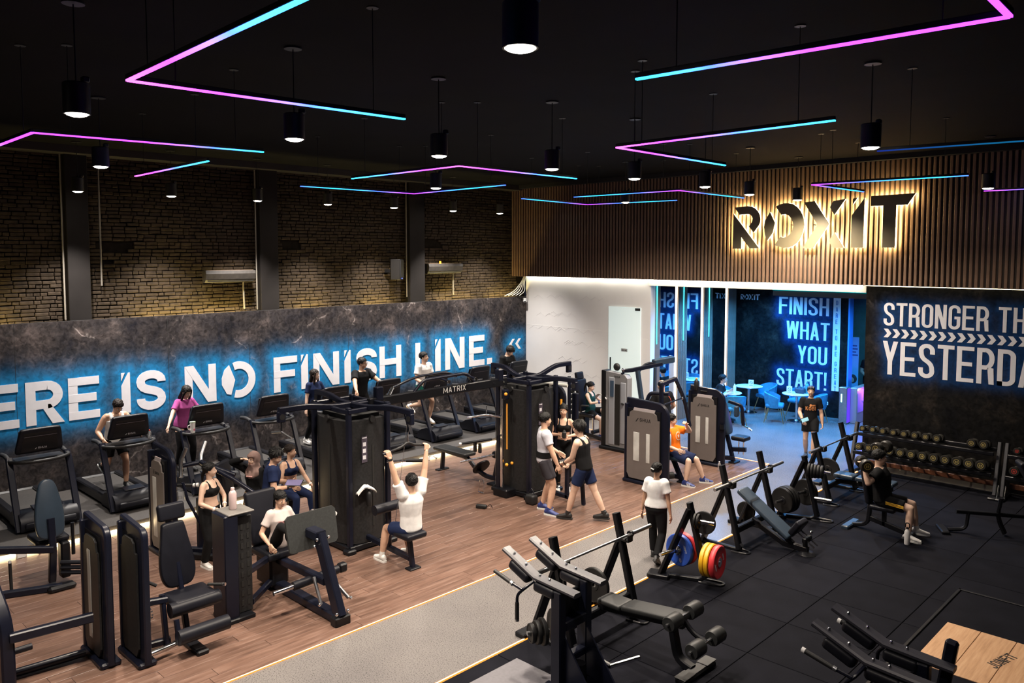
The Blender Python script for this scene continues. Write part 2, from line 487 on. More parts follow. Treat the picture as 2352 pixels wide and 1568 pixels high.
M_SHUAL = mat('pale_cap_panel', (.40,.36,.37), .5, var=.04)
M_FROST = mat('frosted_slot', (.52,.52,.50), .25, var=.25, scale=3)
M_PRINTW = mat('white_print', (.62,.62,.66), .55, var=.03); M_PRINTM = mat('mural_white_print', (.90,.90,.95), .6, spec=.1, var=.03)
M_PRINTK = mat('black_print', (.012,.012,.012), .6)
M_ORANGE = mat('orange_knob', (.85,.36,.03), .4)
M_WHITE = mat('white_plastic', (.78,.78,.78), .4)
M_RED = mat('red_urethane', (.62,.035,.045), .42, var=.08, scale=12)
M_BLUE = mat('blue_urethane', (.018,.075,.42), .42, var=.08, scale=12)
M_YEL = mat('yellow_urethane', (.78,.42,.015), .42, var=.08, scale=12)
M_IRON = mat('black_rubber_plate', (.009,.009,.0095), .5, spec=.25, var=.1, scale=14)
M_GOLD = mat('brass_leg', (.72,.50,.22), .3, 1.0)
M_VELVET = mat('blue_velvet', (.025,.19,.33), .75, var=.18, scale=14)
M_TABLE = mat('white_table_top', (.70,.73,.76), .35)
M_DOOR = mat('frosted_glass_door', (.80,.90,.90), .22, emit=(.72,.95,.95), estr=.25)  # faint emission added so the door pane looks brighter; it is no lamp
M_CLEAR = mat('clear_plastic', (.9,.92,.94), .08, trans=.85, spec=.5)
M_MIRROR = mat('mirror_glass', (.62,.66,.68), .03, 1.0)

def emis(name, col, st):
    if name in MATS: return MATS[name]
    m = bpy.data.materials.new(name); m.use_nodes = True; nt = m.node_tree
    for n in list(nt.nodes): nt.nodes.remove(n)
    e = nt.nodes.new('ShaderNodeEmission'); o = nt.nodes.new('ShaderNodeOutputMaterial')
    e.inputs[0].default_value = (*col, 1); e.inputs[1].default_value = st
    nt.links.new(e.outputs[0], o.inputs[0]); MATS[name] = m; return m
E_FLOOR = emis('floor_strip_core', (1.0,.80,.56), 3.2); E_FLOORE = emis('floor_strip_edge', (1.0,.34,.05), 1.3)
E_PLAT = emis('platform_strip_glow', (1.0,.74,.40), 10.0)
E_COVE = emis('cove_glow', (1.0,.94,.78), 15.0)
E_UP = emis('uplight_glow', (1.0,.76,.26), 150.0)
E_HALO = emis('sign_halo_glow', (1.0,.74,.34), 60.0)
E_LAMP = emis('lamp_lens_glow', (1.0,.90,.74), 38.0)
E_WARMV = emis('mirror_strip_glow', (1.0,.78,.58), 4.0)
E_CYANV = emis('cyan_tube_glow', (.04,.75,.95), 5.0)
E_TEAL = emis('teal_cove_glow', (.0,.42,.44), 1.1)

# ------------------------------------------------------------------ main surfaces
XM, XB, YW, ZC = -16.1, -16.5, 17.15, 6.5
def slab(name, p0, p1, m): return struct(MB().b2(p0, p1).build(name, m, smooth=0))
slab('floor', (-16.5,-4,-.12), (5,27,0), M_TERR)
slab('ceiling', (-16.9,-4,ZC), (5,YW+.5,ZC+.15), M_CEIL)
slab('wall_rear', (-16.5,-4.2,0), (5,-4,ZC), M_BLK)
slab('wall_right', (4.8,-4,0), (5,YW+.3,ZC), M_BLK)

# wooden gym floor of planks laid along the room
fw = slab('floor_wood', (-13.4,-4,0), (-7.83,15.9,.001), M_BLK)
rows = 31; pw = (13.4-7.83)/rows; pl = 1.85
pm = MB().rbox((0,0,.0035), (pw-.003, pl-.004, .005), .0015).build('plank', M_WOOD, fw, smooth=0)
first = True
for r in range(rows):
    off = random.uniform(0, pl)
    n = 0; y = 15.9
    while y > -1.0:
        L = pl if n else max(.35, off); L = min(L, y+1.0)
        x = -13.4+pw*(r+.5)
        if first: o = pm; first = False
        else: o = pm.copy(); COL.objects.link(o)
        o.location = (x, y-L/2, 0); o.scale = (1, L/pl, 1); y -= L; n += 1
# rubber free-weight floor of one-metre tiles
fr = slab('floor_rubber', (-6.17,-4,0), (4.8,YW,.002), M_BLK)
tm = MB().rbox((0,0,.008), (.992,.992,.012), .004).build('rubber_tile', M_RUB, fr, smooth=0)
first = True
for i in range(10):
    for j in range(17):
        x = -6.17+.5+i; y = .1+.5+j
        if y > 17: continue
        if first: o = tm; first = False
        else: o = tm.copy(); COL.objects.link(o)
        o.location = (x, y, 0)
# treadmill platform
slab('floor_platform', (-16.5,-4,0), (-13.42,YW,.12), M_PLAT)

# glowing strips let into the floor
def strip(name, p0, p1, m, label):
    return tag(MB().b2(p0, p1).build(name, m, smooth=0), label, 'light strip')
def strip2(name, p0, p1, ax, label):
    t = thing(name, label, 'light strip', (0,0,0)); w = .012
    if ax == 0: q = (((p0[0]+w*.8, p0[1], p0[2]), (p1[0]-w*.8, p1[1], p1[2]+.002)), (p0, (p0[0]+w*.8, p1[1], p1[2])), ((p1[0]-w*.8, p0[1], p0[2]), p1))
    else: q = (((p0[0], p0[1]+w*.8, p0[2]), (p1[0], p1[1]-w*.8, p1[2]+.002)), (p0, (p1[0], p0[1]+w*.8, p1[2])), ((p0[0], p1[1]-w*.8, p0[2]), p1))
    for k, (a, b) in enumerate(q): MB().b2(a, b).build(('core', 'orange_edge', 'orange_edge')[k], E_FLOOR if k == 0 else E_FLOORE, t, smooth=0)
    return t
strip2('floor_light_strip', (-7.820,-3,.001), (-7.788,15.95,.010), 0, 'orange glowing floor strip between the wood floor and the grey walkway')
strip2('floor_light_strip', (-6.215,-3,.001), (-6.182,16.65,.014), 0, 'orange glowing floor strip between the grey walkway and the black rubber floor')
strip2('floor_light_strip', (-13.4,15.915,.001), (-7.79,15.945,.010), 1, 'orange glowing floor strip across the far end of the wood floor')
strip('floor_light_strip', (-13.418,2.0,.006), (-13.385,15.9,.05), E_PLAT, 'white glowing strip along the foot of the treadmill platform')

# ------------------------------------------------------------------ left wall: old brick above, printed mural panel below
wl = slab('wall_left', (-16.85,-4,0), (-16.565,YW+.4,ZC), mat('dark_mortar', (.016,.0125,.009), .85, spec=.1, var=.3, scale=9))
bricks = []
bw, bh = .235, .074
holes = [(5.68,4.66,.32,.10), (9.55,4.74,.30,.10), (13.75,4.77,.3,.10), (5.5,4.35,.12,.05)]
z = 3.02; row = 0
while z < 6.38:
    y = 2.6 + (bw/2 if row % 2 else 0) + random.uniform(-.03, .03)
    while y < 17.1:
        if not any(abs(y-hy) < hw and abs(z-hz) < hh for hy, hz, hw, hh in holes):
            L = bw*random.choice((1, 1, 1, 1, .5))
            bricks.append((y+L/2, z+random.uniform(-.007,.007), L-.011, bh-.010+random.uniform(-.006,.003), random.uniform(0,.016), random.uniform(-1.5,1.5)))
            y += L
        else: y += bw
    z += bh; row += 1
near = sorted(range(len(bricks)), key=lambda k: bricks[k][0] + abs(bricks[k][1]-3.9)*2)[:300]
near = set(near); rest = MB(); bm0 = None
for k, (y, zz, L, hh, d, a) in enumerate(bricks):
    if k in near:
        if bm0 is None:
            bm0 = MB().rbox((0,0,0), (.10,1,1), .0).build('brick', M_BRICK, wl, smooth=0) if False else MB().rbox((0,0,0), (.10,.229,.067), .009).build('brick', M_BRICK, wl, smooth=0)
            o = bm0
        else: o = bm0.copy(); COL.objects.link(o)
        o.location = (XB-.05+d-.02, y, zz); o.scale = (1, L/.229, hh/.067); o.rotation_euler = (math.radians(a*.5), 0, math.radians(a))
    else:
        rest.rbox((XB-.05+d-.02, y, zz), (.10, L, hh), .009, rotmat(a*.5, 0, a))
rest.build('brick_field', M_BRICK, wl, smooth=0, kind='stuff')
# columns
for y0, y1 in ((1.2,1.6),(4.88,5.27),(8.78,9.22),(12.98,13.48)):
    c = MB(); c.b2((-16.75,y0,0),(-16.32,y1,ZC), .008)
    c.build('pilaster', M_COLM, wl, smooth=0)
# ceiling edge beam over the brick wall and trim over the fascia
slab('trim_1', (-16.6,-4,6.36), (-16.05,YW,ZC), mat('brown_black_beam', (.026,.023,.02), .7))
slab('trim_2', (-16.5,16.78,6.40), (4.8,16.96,ZC), M_BLK)

# printed mural: dense grid carrying how close each point is to the lettering
mural_letters = []
def mural_txt(ch, y0, y1, z0=1.415, z1=2.205):
    w = (y1-y0)/(z1-z0); t = .205 if ch != 'I' else w
    g, gw = glyph(ch, w, t, ry=.5*.5-.2/2+.02 if ch == 'S' else (.5-.1), cut=ch in 'IO')
    mural_letters.append((ch, [[(y0+a*(z1-z0), z0+b*(z1-z0)) for a, b in p] for p in g]))
for ch, a, b in (('H',2.66,3.26),('E',3.38,3.93),('R',4.04,4.65),('E',4.74,5.28),('I',5.68,5.845),('S',5.96,6.53),('N',6.92,7.585),('O',7.71,8.48),
                 ('F',8.92,9.51),('I',9.61,9.79),('N',9.93,10.63),('I',10.78,10.96),('S',11.12,11.73),('H',11.81,12.49),('L',12.95,13.50)):
    mural_txt(ch, a, b)
for ch, a, b in (('I',13.62,13.81),('N',13.97,14.67),('E',14.84,15.43)): mural_txt(ch, a, b, 1.40, 2.25)
mural_letters.append(('.', [rect(15.53,1.40,15.73,1.57)]))
for yy in (16.42, 16.68):
    mural_letters.append(('<', [[(yy,1.885),(yy+.10,1.885),(yy+.24,2.04),(yy+.14,2.04)], [(yy,1.895),(yy+.14,1.73),(yy+.24,1.73),(yy+.10,1.895)]]))
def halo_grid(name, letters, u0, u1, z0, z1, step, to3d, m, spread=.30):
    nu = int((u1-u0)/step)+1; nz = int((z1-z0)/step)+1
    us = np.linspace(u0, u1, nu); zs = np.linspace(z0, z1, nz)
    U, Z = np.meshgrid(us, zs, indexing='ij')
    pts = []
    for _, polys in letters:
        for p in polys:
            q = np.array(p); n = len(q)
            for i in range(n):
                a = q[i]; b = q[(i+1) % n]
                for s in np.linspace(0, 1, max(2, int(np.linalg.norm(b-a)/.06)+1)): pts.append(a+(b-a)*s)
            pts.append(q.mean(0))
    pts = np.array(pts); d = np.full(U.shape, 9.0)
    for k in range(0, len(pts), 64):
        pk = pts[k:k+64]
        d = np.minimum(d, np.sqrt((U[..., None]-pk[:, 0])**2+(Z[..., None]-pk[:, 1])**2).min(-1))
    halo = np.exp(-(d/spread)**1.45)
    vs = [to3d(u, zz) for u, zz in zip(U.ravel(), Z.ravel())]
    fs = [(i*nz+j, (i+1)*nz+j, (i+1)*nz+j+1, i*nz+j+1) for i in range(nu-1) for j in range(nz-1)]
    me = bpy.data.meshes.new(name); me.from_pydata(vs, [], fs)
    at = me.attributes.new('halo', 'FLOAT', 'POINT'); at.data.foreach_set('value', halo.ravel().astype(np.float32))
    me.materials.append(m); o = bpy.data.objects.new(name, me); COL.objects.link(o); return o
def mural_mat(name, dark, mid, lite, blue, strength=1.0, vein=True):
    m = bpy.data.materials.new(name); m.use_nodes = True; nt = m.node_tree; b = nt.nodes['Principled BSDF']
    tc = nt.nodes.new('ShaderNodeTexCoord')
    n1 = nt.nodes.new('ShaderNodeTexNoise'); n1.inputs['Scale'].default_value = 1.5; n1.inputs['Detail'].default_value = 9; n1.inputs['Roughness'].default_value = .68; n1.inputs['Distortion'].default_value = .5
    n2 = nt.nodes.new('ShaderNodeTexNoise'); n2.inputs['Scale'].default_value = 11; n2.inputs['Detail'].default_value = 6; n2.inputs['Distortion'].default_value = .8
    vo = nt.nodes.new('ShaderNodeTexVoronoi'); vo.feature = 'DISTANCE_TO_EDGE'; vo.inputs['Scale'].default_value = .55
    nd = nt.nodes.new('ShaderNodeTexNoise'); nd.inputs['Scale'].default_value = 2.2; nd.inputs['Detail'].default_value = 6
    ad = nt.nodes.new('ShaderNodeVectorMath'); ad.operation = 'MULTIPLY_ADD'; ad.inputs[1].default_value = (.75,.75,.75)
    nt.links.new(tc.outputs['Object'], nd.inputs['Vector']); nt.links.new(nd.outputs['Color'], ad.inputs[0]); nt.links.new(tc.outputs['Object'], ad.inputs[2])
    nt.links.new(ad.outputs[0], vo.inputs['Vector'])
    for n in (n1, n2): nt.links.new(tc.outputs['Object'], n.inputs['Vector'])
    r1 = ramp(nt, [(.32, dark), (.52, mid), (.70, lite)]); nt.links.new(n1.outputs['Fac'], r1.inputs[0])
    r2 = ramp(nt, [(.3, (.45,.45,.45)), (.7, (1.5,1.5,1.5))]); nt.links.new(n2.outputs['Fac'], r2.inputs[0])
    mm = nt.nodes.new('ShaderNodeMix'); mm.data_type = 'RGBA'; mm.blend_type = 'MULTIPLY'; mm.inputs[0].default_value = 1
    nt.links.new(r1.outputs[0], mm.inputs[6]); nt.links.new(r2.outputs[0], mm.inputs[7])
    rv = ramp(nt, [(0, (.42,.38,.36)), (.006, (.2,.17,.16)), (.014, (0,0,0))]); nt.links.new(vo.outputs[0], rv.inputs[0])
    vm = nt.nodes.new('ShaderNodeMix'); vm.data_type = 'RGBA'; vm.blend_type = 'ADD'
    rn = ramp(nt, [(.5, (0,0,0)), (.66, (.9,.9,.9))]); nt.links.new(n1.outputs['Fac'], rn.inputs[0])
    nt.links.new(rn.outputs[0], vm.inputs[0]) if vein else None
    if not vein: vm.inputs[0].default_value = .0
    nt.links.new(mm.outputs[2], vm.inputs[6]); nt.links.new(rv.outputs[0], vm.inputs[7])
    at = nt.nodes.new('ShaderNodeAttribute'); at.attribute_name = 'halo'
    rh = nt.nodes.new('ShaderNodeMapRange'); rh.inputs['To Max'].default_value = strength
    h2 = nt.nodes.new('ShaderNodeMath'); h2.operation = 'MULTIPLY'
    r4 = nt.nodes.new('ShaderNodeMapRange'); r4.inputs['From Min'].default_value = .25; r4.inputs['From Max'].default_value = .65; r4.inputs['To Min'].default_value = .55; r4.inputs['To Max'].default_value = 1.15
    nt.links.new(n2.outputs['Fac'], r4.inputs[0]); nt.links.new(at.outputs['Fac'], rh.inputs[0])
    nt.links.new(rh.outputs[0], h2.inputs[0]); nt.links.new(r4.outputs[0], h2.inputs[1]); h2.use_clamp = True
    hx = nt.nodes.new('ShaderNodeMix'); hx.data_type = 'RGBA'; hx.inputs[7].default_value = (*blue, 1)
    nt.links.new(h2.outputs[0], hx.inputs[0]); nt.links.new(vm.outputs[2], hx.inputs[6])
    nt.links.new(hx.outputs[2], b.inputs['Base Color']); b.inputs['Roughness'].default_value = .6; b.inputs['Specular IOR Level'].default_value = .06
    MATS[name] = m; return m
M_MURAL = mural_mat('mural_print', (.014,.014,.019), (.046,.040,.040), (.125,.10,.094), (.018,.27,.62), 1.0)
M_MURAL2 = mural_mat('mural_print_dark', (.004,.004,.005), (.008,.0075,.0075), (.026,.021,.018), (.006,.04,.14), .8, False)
wm = struct(slab('wall_left_lower', (-16.17,-4,.0), (XM-.012,YW,3.27), M_BLK))
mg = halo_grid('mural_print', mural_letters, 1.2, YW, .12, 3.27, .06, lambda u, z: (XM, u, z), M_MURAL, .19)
mg.parent = wm
MXL = Matrix(((0,0,1,XM+.002),(1,0,0,0),(0,1,0,0),(0,0,0,1)))
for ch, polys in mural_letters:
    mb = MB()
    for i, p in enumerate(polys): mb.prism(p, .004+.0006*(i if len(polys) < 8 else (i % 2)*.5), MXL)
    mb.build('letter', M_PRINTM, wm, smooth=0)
# seams of the printed panels
for yy in (3.9, 6.6, 8.35, 10.9, 13.6): MB().b2((XM, yy, .12), (XM+.0015, yy+.006, 3.27)).build('panel_seam', mat('seam_dark', (.02,.02,.02), .7), wm, smooth=0)
# tube uplights lying behind the mural top
for y0, y1 in ((2.9,3.95),(6.1,8.4),(9.7,10.5),(11.5,12.5),(14.0,15.3),(15.9,16.9)):
    t = thing('cove_tube', 'yellow uplight tube behind the mural top near %s' % ('the left frame edge' if y0 < 3 else 'the left air conditioner' if y0 < 7 else 'the middle pilaster' if y0 < 10 else 'the wall speaker' if y0 < 12 else 'the far air conditioner' if y0 < 15 else 'the far corner'), 'light tube', (-16.25,(y0+y1)/2,3.12))
    MB().tube([(0,-(y1-y0)/2,0),(0,(y1-y0)/2,0)], .014, 8).build('tube', E_UP, t)
    MB().b2((-.03,-(y1-y0)/2,-.035),(.03,(y1-y0)/2,-.015)).build('holder', M_WHITE, t, smooth=0)

# ------------------------------------------------------------------ far wall: white part with door, lobby opening, dark printed part
ww = slab('wall_back', (-16.1,YW,0), (-11.70,YW+.2,3.95), M_WHITEW)
rl = MB()
random.seed(11)
for k in range(26):
    x0 = random.uniform(-16.0,-12.6); z0 = random.choice((3.25,3.25,2.75,2.3,1.95,1.5,1.1))+random.uniform(-.04,.04); n = random.randint(2,6)
    if z0 < 3.15 and x0 > -13.6: x0 -= 1.6
    pts = [(x0+i*.17, YW-.0005, z0+(.10 if i % 2 else 0)) for i in range(n)]
    pts = [p for p in pts if p[0] < -11.85]
    if len(pts) > 1: rl.sweep(pts, [(.003,-.003),(.003,.003),(-.003,.003),(-.003,-.003)])
rl.build('zigzag_relief', mat('wall_relief', (.66,.65,.65), .5), ww, smooth=0)
MB().b2((-16.1,YW-.003,2.43),(-13.05,YW,2.436)).build('panel_joint', mat('joint_pale', (.9,.9,.88), .5), ww, smooth=0)
MB().b2((-11.97,YW-.003,2.30),(-11.78,YW,2.306)).build('panel_joint', MATS['joint_pale'], ww, smooth=0)
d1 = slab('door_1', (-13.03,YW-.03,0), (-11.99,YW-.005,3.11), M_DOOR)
MB().b2((-12.16,YW-.045,3.03),(-12.0,YW-.03,3.10), .004).build('hinge_patch', M_BLK, d1, smooth=0)
MB().tube([(-12.93,YW-.07,1.05),(-12.93,YW-.07,1.75)], .018, 10).build('handle', M_FRAME, d1)
MB().b2((-12.60,YW-.036,1.93),(-12.40,YW-.03,2.01)).build('sign_plate', mat('grey_sign', (.35,.36,.37), .5), d1, smooth=0)
tp, tw = text_polys('STAFF ONLY', .5, .16, .12)
mb = MB(); s = .17/tw
MXW = lambda x, z, s, y: Matrix(((s,0,0,x),(0,0,-1,y),(0,s,0,z),(0,0,0,1)))
for _, _, _, ps in tp:
    for p in ps: mb.prism(p, .002, MXW(-12.585,1.952,s,YW-.036))
mb.build('sign_lettering', M_PRINTK, d1, smooth=0)

# ribbed fascia with single slats
fa = slab('wall_back_upper', (-16.5,16.98,3.86), (4.8,17.4,ZC), mat('fascia_backing', (.05,.035,.025), .6))
sp = .098
slat_m = MB().rbox((0,0,0), (.055,.05,2.54), .008).build('slat', M_SLATB, fa, smooth=0)
n = 0
x = -16.46
while x < 4.7:
    if x < -2.6:
        o = slat_m if n == 0 else slat_m.copy()
        if n: COL.objects.link(o)
        o.location = (x, 16.955, 5.13)
    x += sp; n += 1
# cove light under the fascia and the header over the lobby
c = slab('trim_3', (-11.76,17.12,3.70), (-6.30,17.4,3.86), mat('cream_header', (.78,.74,.66), .5))
cv = thing('cove_light', 'long white cove light hidden under the ribbed fascia', 'cove light', (0,0,0))
for a, b in ((-16.05,-13.5),(-13.45,-11.8),(-11.75,-9),(-8.95,-6.35)):
    MB().b2((a,17.03,3.845),(b,17.07,3.857)).build('led_strip', E_COVE, cv, smooth=0)
MB().b2((-6.30,17.03,3.845),(2,17.05,3.857)).build('led_strip', emis('cove_glow_dim', (1.0,.88,.55), 7.0), cv, smooth=0)

# dark printed wall with lettering on the right
wr = slab('wall_back_right', (-6.30,YW+.012,0), (4.8,YW+.3,3.95), M_BLK)
tl = []
def put_text(dest, s, x0, x1, z0, z1, w=.40, t=.118, gap=.065, ry=None, space=None):
    tp, tw = text_polys(s, w, t, gap, ry, space=space); sx = (x1-x0)/tw; sz = z1-z0
    for ch, a, b, ps in tp: dest.append((ch, [[(x0+p[0]*sx, z0+p[1]*sz) for p in q] for q in ps]))
put_text(tl, 'STRONGER', -5.94, -4.02, 3.035, 3.51)
put_text(tl, 'THAN', -3.86, -2.92, 3.035, 3.51)
put_text(tl, 'YESTERDAY', -5.94, -2.85, 2.025, 2.715)
xx = -5.93
while xx < -2.6:
    tl.append(('>', [[(xx,2.79),(xx+.085,2.79),(xx+.155,2.88),(xx+.07,2.88)], [(xx+.07,2.875),(xx+.155,2.875),(xx+.085,2.97),(xx,2.97)]])); xx += .172
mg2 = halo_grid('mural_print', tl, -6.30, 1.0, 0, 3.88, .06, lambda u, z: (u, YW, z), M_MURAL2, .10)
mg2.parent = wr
for ch, polys in tl:
    mb = MB()
    for i, p in enumerate(polys): mb.prism(p, .003+.0006*(i if len(polys) < 8 else (i % 2)*.5), MXW(0,0,1,YW-.002))
    mb.build('letter' if ch != '>' else 'chevron', M_PRINTW, wr, smooth=0)

# ------------------------------------------------------------------ lobby behind the opening
XL, YL = -11.76, 21.75
wlb = slab('wall_lobby_back', (XL-.3,YL+.012,0), (-8.45,YL+.25,3.75), M_BLK)
tb = []
put_text(tb, 'FINISH', -10.43, -8.98, 2.80, 3.29)
put_text(tb, 'WHAT', -10.19, -8.95, 2.11, 2.61)
put_text(tb, 'YOU', -9.84, -9.00, 1.43, 1.93)
put_text(tb, 'START!', -10.46, -9.00, .73, 1.23)
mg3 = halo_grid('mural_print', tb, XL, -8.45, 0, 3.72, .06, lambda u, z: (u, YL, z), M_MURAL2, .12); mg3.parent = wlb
for ch, polys in tb:
    mb = MB()
    for i, p in enumerate(polys): mb.prism(p, .003+.0006*(i if len(polys) < 8 else (i % 2)*.5), MXW(0,0,1,YL-.002))
    mb.build('letter', M_PRINTW, wlb, smooth=0)
mb = MB(); mb.b2((-8.86,YL-.006,.75),(-8.66,YL-.001,3.31)); mb.build('banner', M_PRINTW, wlb, smooth=0)
zc = 3.24
bmb = MB(); M_BPR = mat('blue_print', (.03,.16,.42), .5)
for w in 'DARE TO BE GREAT':
    if w == ' ': zc -= .10; continue
    g, gw = glyph(w, .46, .13)
    for p in g: bmb.prism(p, .003, MXW(-8.79,zc-.125,.125,YL-.0075))
    zc -= .172
bmb.build('banner_lettering', M_BPR, wlb, smooth=0)
slab('wall_lobby_left', (XL-.3,YW+.2,0), (XL-.004,YL,3.95), M_BLK)
slab('ceiling_lobby', (XL,YW+.4,3.72), (-3,27,3.86), mat('lobby_ceiling', (.05,.055,.06), .6))
slab('wall_lobby_far', (-13,26.2,0), (-2,26.4,3.8), mat('lobby_far_paint', (.05,.16,.20), .6, var=.1))
slab('wall_lobby_right', (-3.2,YW+.3,0), (-3,26.2,3.8), mat('lobby_side_paint', (.06,.09,.11), .6))
slab('trim_4', (-8.45,YL-.01,0), (-8.41,YL+.25,3.72), mat('blue_edge_trim', (.04,.22,.60), .35))
# header beam with teal cove
slab('trim_5', (-9.5,19.45,3.44), (-3.2,19.75,3.56), mat('dark_header', (.10,.10,.10), .5))
tz = thing('teal_cove_light', 'teal glowing cove over the lobby lettering', 'cove light', (0,0,0))
MB().b2((-9.5,19.42,3.58),(-3.3,19.46,3.69)).build('diffuser', E_TEAL, tz, smooth=0)
# mirrors and slatted pilasters along the lobby's left wall
for k, (y0, y1) in enumerate(((17.60,18.40),(18.90,19.72),(20.25,21.08))):
    o = MB().b2((XL-.003,y0,.05),(XL+.004,y1,3.70)).build('wall_mirror', M_MIRROR, smooth=0)
    tag(o, 'tall wall mirror between slatted pilasters, %s the gym' % ('nearest', 'second from', 'farthest from')[k], 'mirror', None)
for k, (y0, y1, yl, yc) in enumerate(((17.37,17.60,None,17.42),(18.47,18.90,18.435,18.70),(19.79,20.25,19.755,20.03),(21.15,21.60,21.115,None))):
    t = thing('slatted_pilaster', ('slatted pilaster with a cyan light tube beside the white door wall', 'slatted pilaster with strips of light, second from the white wall', 'slatted pilaster with strips of light, third from the white wall', 'slatted pilaster with a white strip in the lobby corner')[k], 'pilaster', (XL,(y0+y1)/2,0))
    h = (y1-y0)/2
    MB().b2((.001,-h,0),(.03,h,3.70)).build('backing', M_BLK, t, smooth=0)
    nsl = 9
    sl = None
    for i in range(nsl):
        yy = -h+.012+(2*h-.024)*i/(nsl-1)
        if sl is None: sl = MB().rbox((.045,0,1.85), (.03,.028,3.70), .005).build('slat', M_SLATG, t, smooth=0); o = sl
        else: o = sl.copy(); COL.objects.link(o)
        o.location = (0,yy,0)
    if yl is not None: MB().b2((0,yl-(y0+y1)/2-.014,0.02),(.03,yl-(y0+y1)/2+.014,3.70)).build('white_light_strip', E_WARMV, t, smooth=0)
    if yc is not None: MB().tube([(.075,yc-(y0+y1)/2,2.17),(.075,yc-(y0+y1)/2,3.70)], .010, 8).build('cyan_light_tube', E_CYANV, t)

# ------------------------------------------------------------------ ROXIT sign: letter plates standing off the slats, lit from behind
LOGO = {
 'R': [[(400,1360),(500,1353),(530,1358),(555,1370),(578,1394),(592,1420),(598,1450),(595,1475),(585,1495),(548,1543),(512,1498),(528,1480),(538,1462),(540,1447),(537,1432),(528,1420),(515,1412),(500,1410),(440,1414)],
       [(392,1405),(592,1657),(523,1657),(455,1574),(455,1659),(390,1659)]],
 'O': [[(668,1403),(705,1478),(690,1548),(652,1602),(634,1560),(627,1505),(634,1460)],
       [(710,1365),(740,1351),(770,1345),(800,1346),(830,1353),(857,1371),(880,1396),(898,1427),(908,1460),(912,1500),(907,1535),(898,1565),(882,1598),(860,1624),(835,1643),(808,1653),(770,1655),(705,1637),(745,1577),(770,1582),(792,1579),(815,1560),(830,1535),(838,1502),(833,1478),(820,1450),(803,1431),(780,1421),(750,1425)]],
 'X': [[(908,1345),(980,1340),(1080,1497),(975,1657),(905,1657),(1003,1500)], [(1105,1345),(1183,1335),(1113,1437),(1083,1385)], [(1118,1555),(1180,1657),(1107,1657),(1080,1610)]],
 'I': [[(1230,1335),(1258,1331),(1230,1373)], [(1303,1335),(1300,1657),(1225,1657),(1225,1445)]],
 'T': [[(1342,1325),(1605,1320),(1560,1390),(1495,1390),(1492,1657),(1418,1657),(1418,1390),(1342,1390)]]}
def logo_xy(p):   # sheet units -> metres on the sign (measured from the left foot of the R)
    return ((p[0]-390)/1215.0*3.93 - .0, (1659-p[1])/322.0*1.02)
sg = thing('illuminated_sign', 'large backlit ROXIT letters glowing on the ribbed brown fascia', 'sign', (-9.22,16.80,4.63))
M_SIGN = mat('bronze_letter_face', (.17,.14,.08), .45, var=.06, scale=4)
def orient(p):
    a = sum(p[i][0]*p[(i+1) % len(p)][1]-p[(i+1) % len(p)][0]*p[i][1] for i in range(len(p)))
    return p if a > 0 else p[::-1]
for ch, pieces in LOGO.items():
    for p in pieces:
        q = orient([logo_xy(a) for a in p])
        mb = MB(); mb.prism(q, .03, Matrix(((1,0,0,0),(0,0,-1,.03),(0,1,0,0),(0,0,0,1))))
        o = mb.build('letter', M_SIGN, sg, smooth=0)
        mb = MB(); mb.prism(q, .010, Matrix(((1,0,0,0),(0,0,-1,.042),(0,1,0,0),(0,0,0,1))))
        mb.build('backlight', E_HALO, o, smooth=0)
        cx = sum(a for a, b in q)/len(q); cz = sum(b for a, b in q)/len(q)
        MB().cyl((cx,.03,cz),(cx,.135,cz),.012,n=8).build('standoff', M_FRAME, o)
# the same mark printed small on the lobby wall
lm = MB()
for ch, pieces in LOGO.items():
    for p in pieces:
        q = orient([logo_xy(a) for a in p]); s = .62/3.93
        lm.prism(q, .004, MXW(-11.64,3.165,s,YL-.004))
lm.build('printed_logo', M_PRINTW, wlb, smooth=0)

# ------------------------------------------------------------------ things on the brick wall
def aircon(y, z, L, label):
    t = thing('wall_air_conditioner', label, 'air conditioner', (-16.42,y,z))
    prof = [(0,-.13),(.10,-.13),(.17,-.06),(.19,.06),(.17,.13),(0,.13)]
    mb = MB(); mb.prism([(p[0], p[1]) for p in prof], L, Matrix(((1,0,0,0),(0,0,1,-L/2),(0,1,0,0),(0,0,0,1))))
    mb.build('casing', mat('dusty_black_plastic', (.026,.022,.019), .6, var=.4, scale=12), t, smooth=0)
    MB().b2((.155,-L/2+.04,-.105),(.172,L/2-.04,-.085)).build('outlet_flap', M_SHROUD, t, smooth=0)
    MB().b2((.0,-L/2+.03,.131),(.15,L/2-.03,.136)).build('top_grille', mat('dusty_top', (.20,.14,.10), .8), t, smooth=0)
    MB().tube(fillet([(.05,L*.3,-.13),(.05,L*.3,-.45),(.03,L*.32,-.72)], .05), .02, 8).build('drain_pipe', mat('grey_pipe', (.22,.20,.16), .6), t)
    return t
aircon(8.05, 4.03, 1.12, 'dark air conditioner on the brick wall beside the middle pilaster')
aircon(14.15, 4.12, 1.2, 'dark air conditioner on the brick wall nearest the far corner')
t = thing('warning_light', 'small orange lamp on top of the far air conditioner', 'lamp', (-16.34,14.02,4.257))
MB().cyl((0,0,0),(0,0,.07),.035,.028,12).build('dome', M_ORANGE, t)
t = thing('wall_speaker', 'black loudspeaker on a wall bracket above the mural', 'speaker', (-16.30,12.42,4.12), 35)
MB().rbox((.10,0,0), (.26,.30,.52), .015).build('cabinet', mat('speaker_black', (.010,.009,.009), .5, spec=.3), t)
MB().rbox((.235,0,.02), (.012,.26,.44), .004).build('grille', M_BLK, t, smooth=0)
MB().b2((.24,-.05,-.235),(.245,-.01,-.215)).build('power_light', emis('blue_led', (.1,.15,1), 6), t, smooth=0)
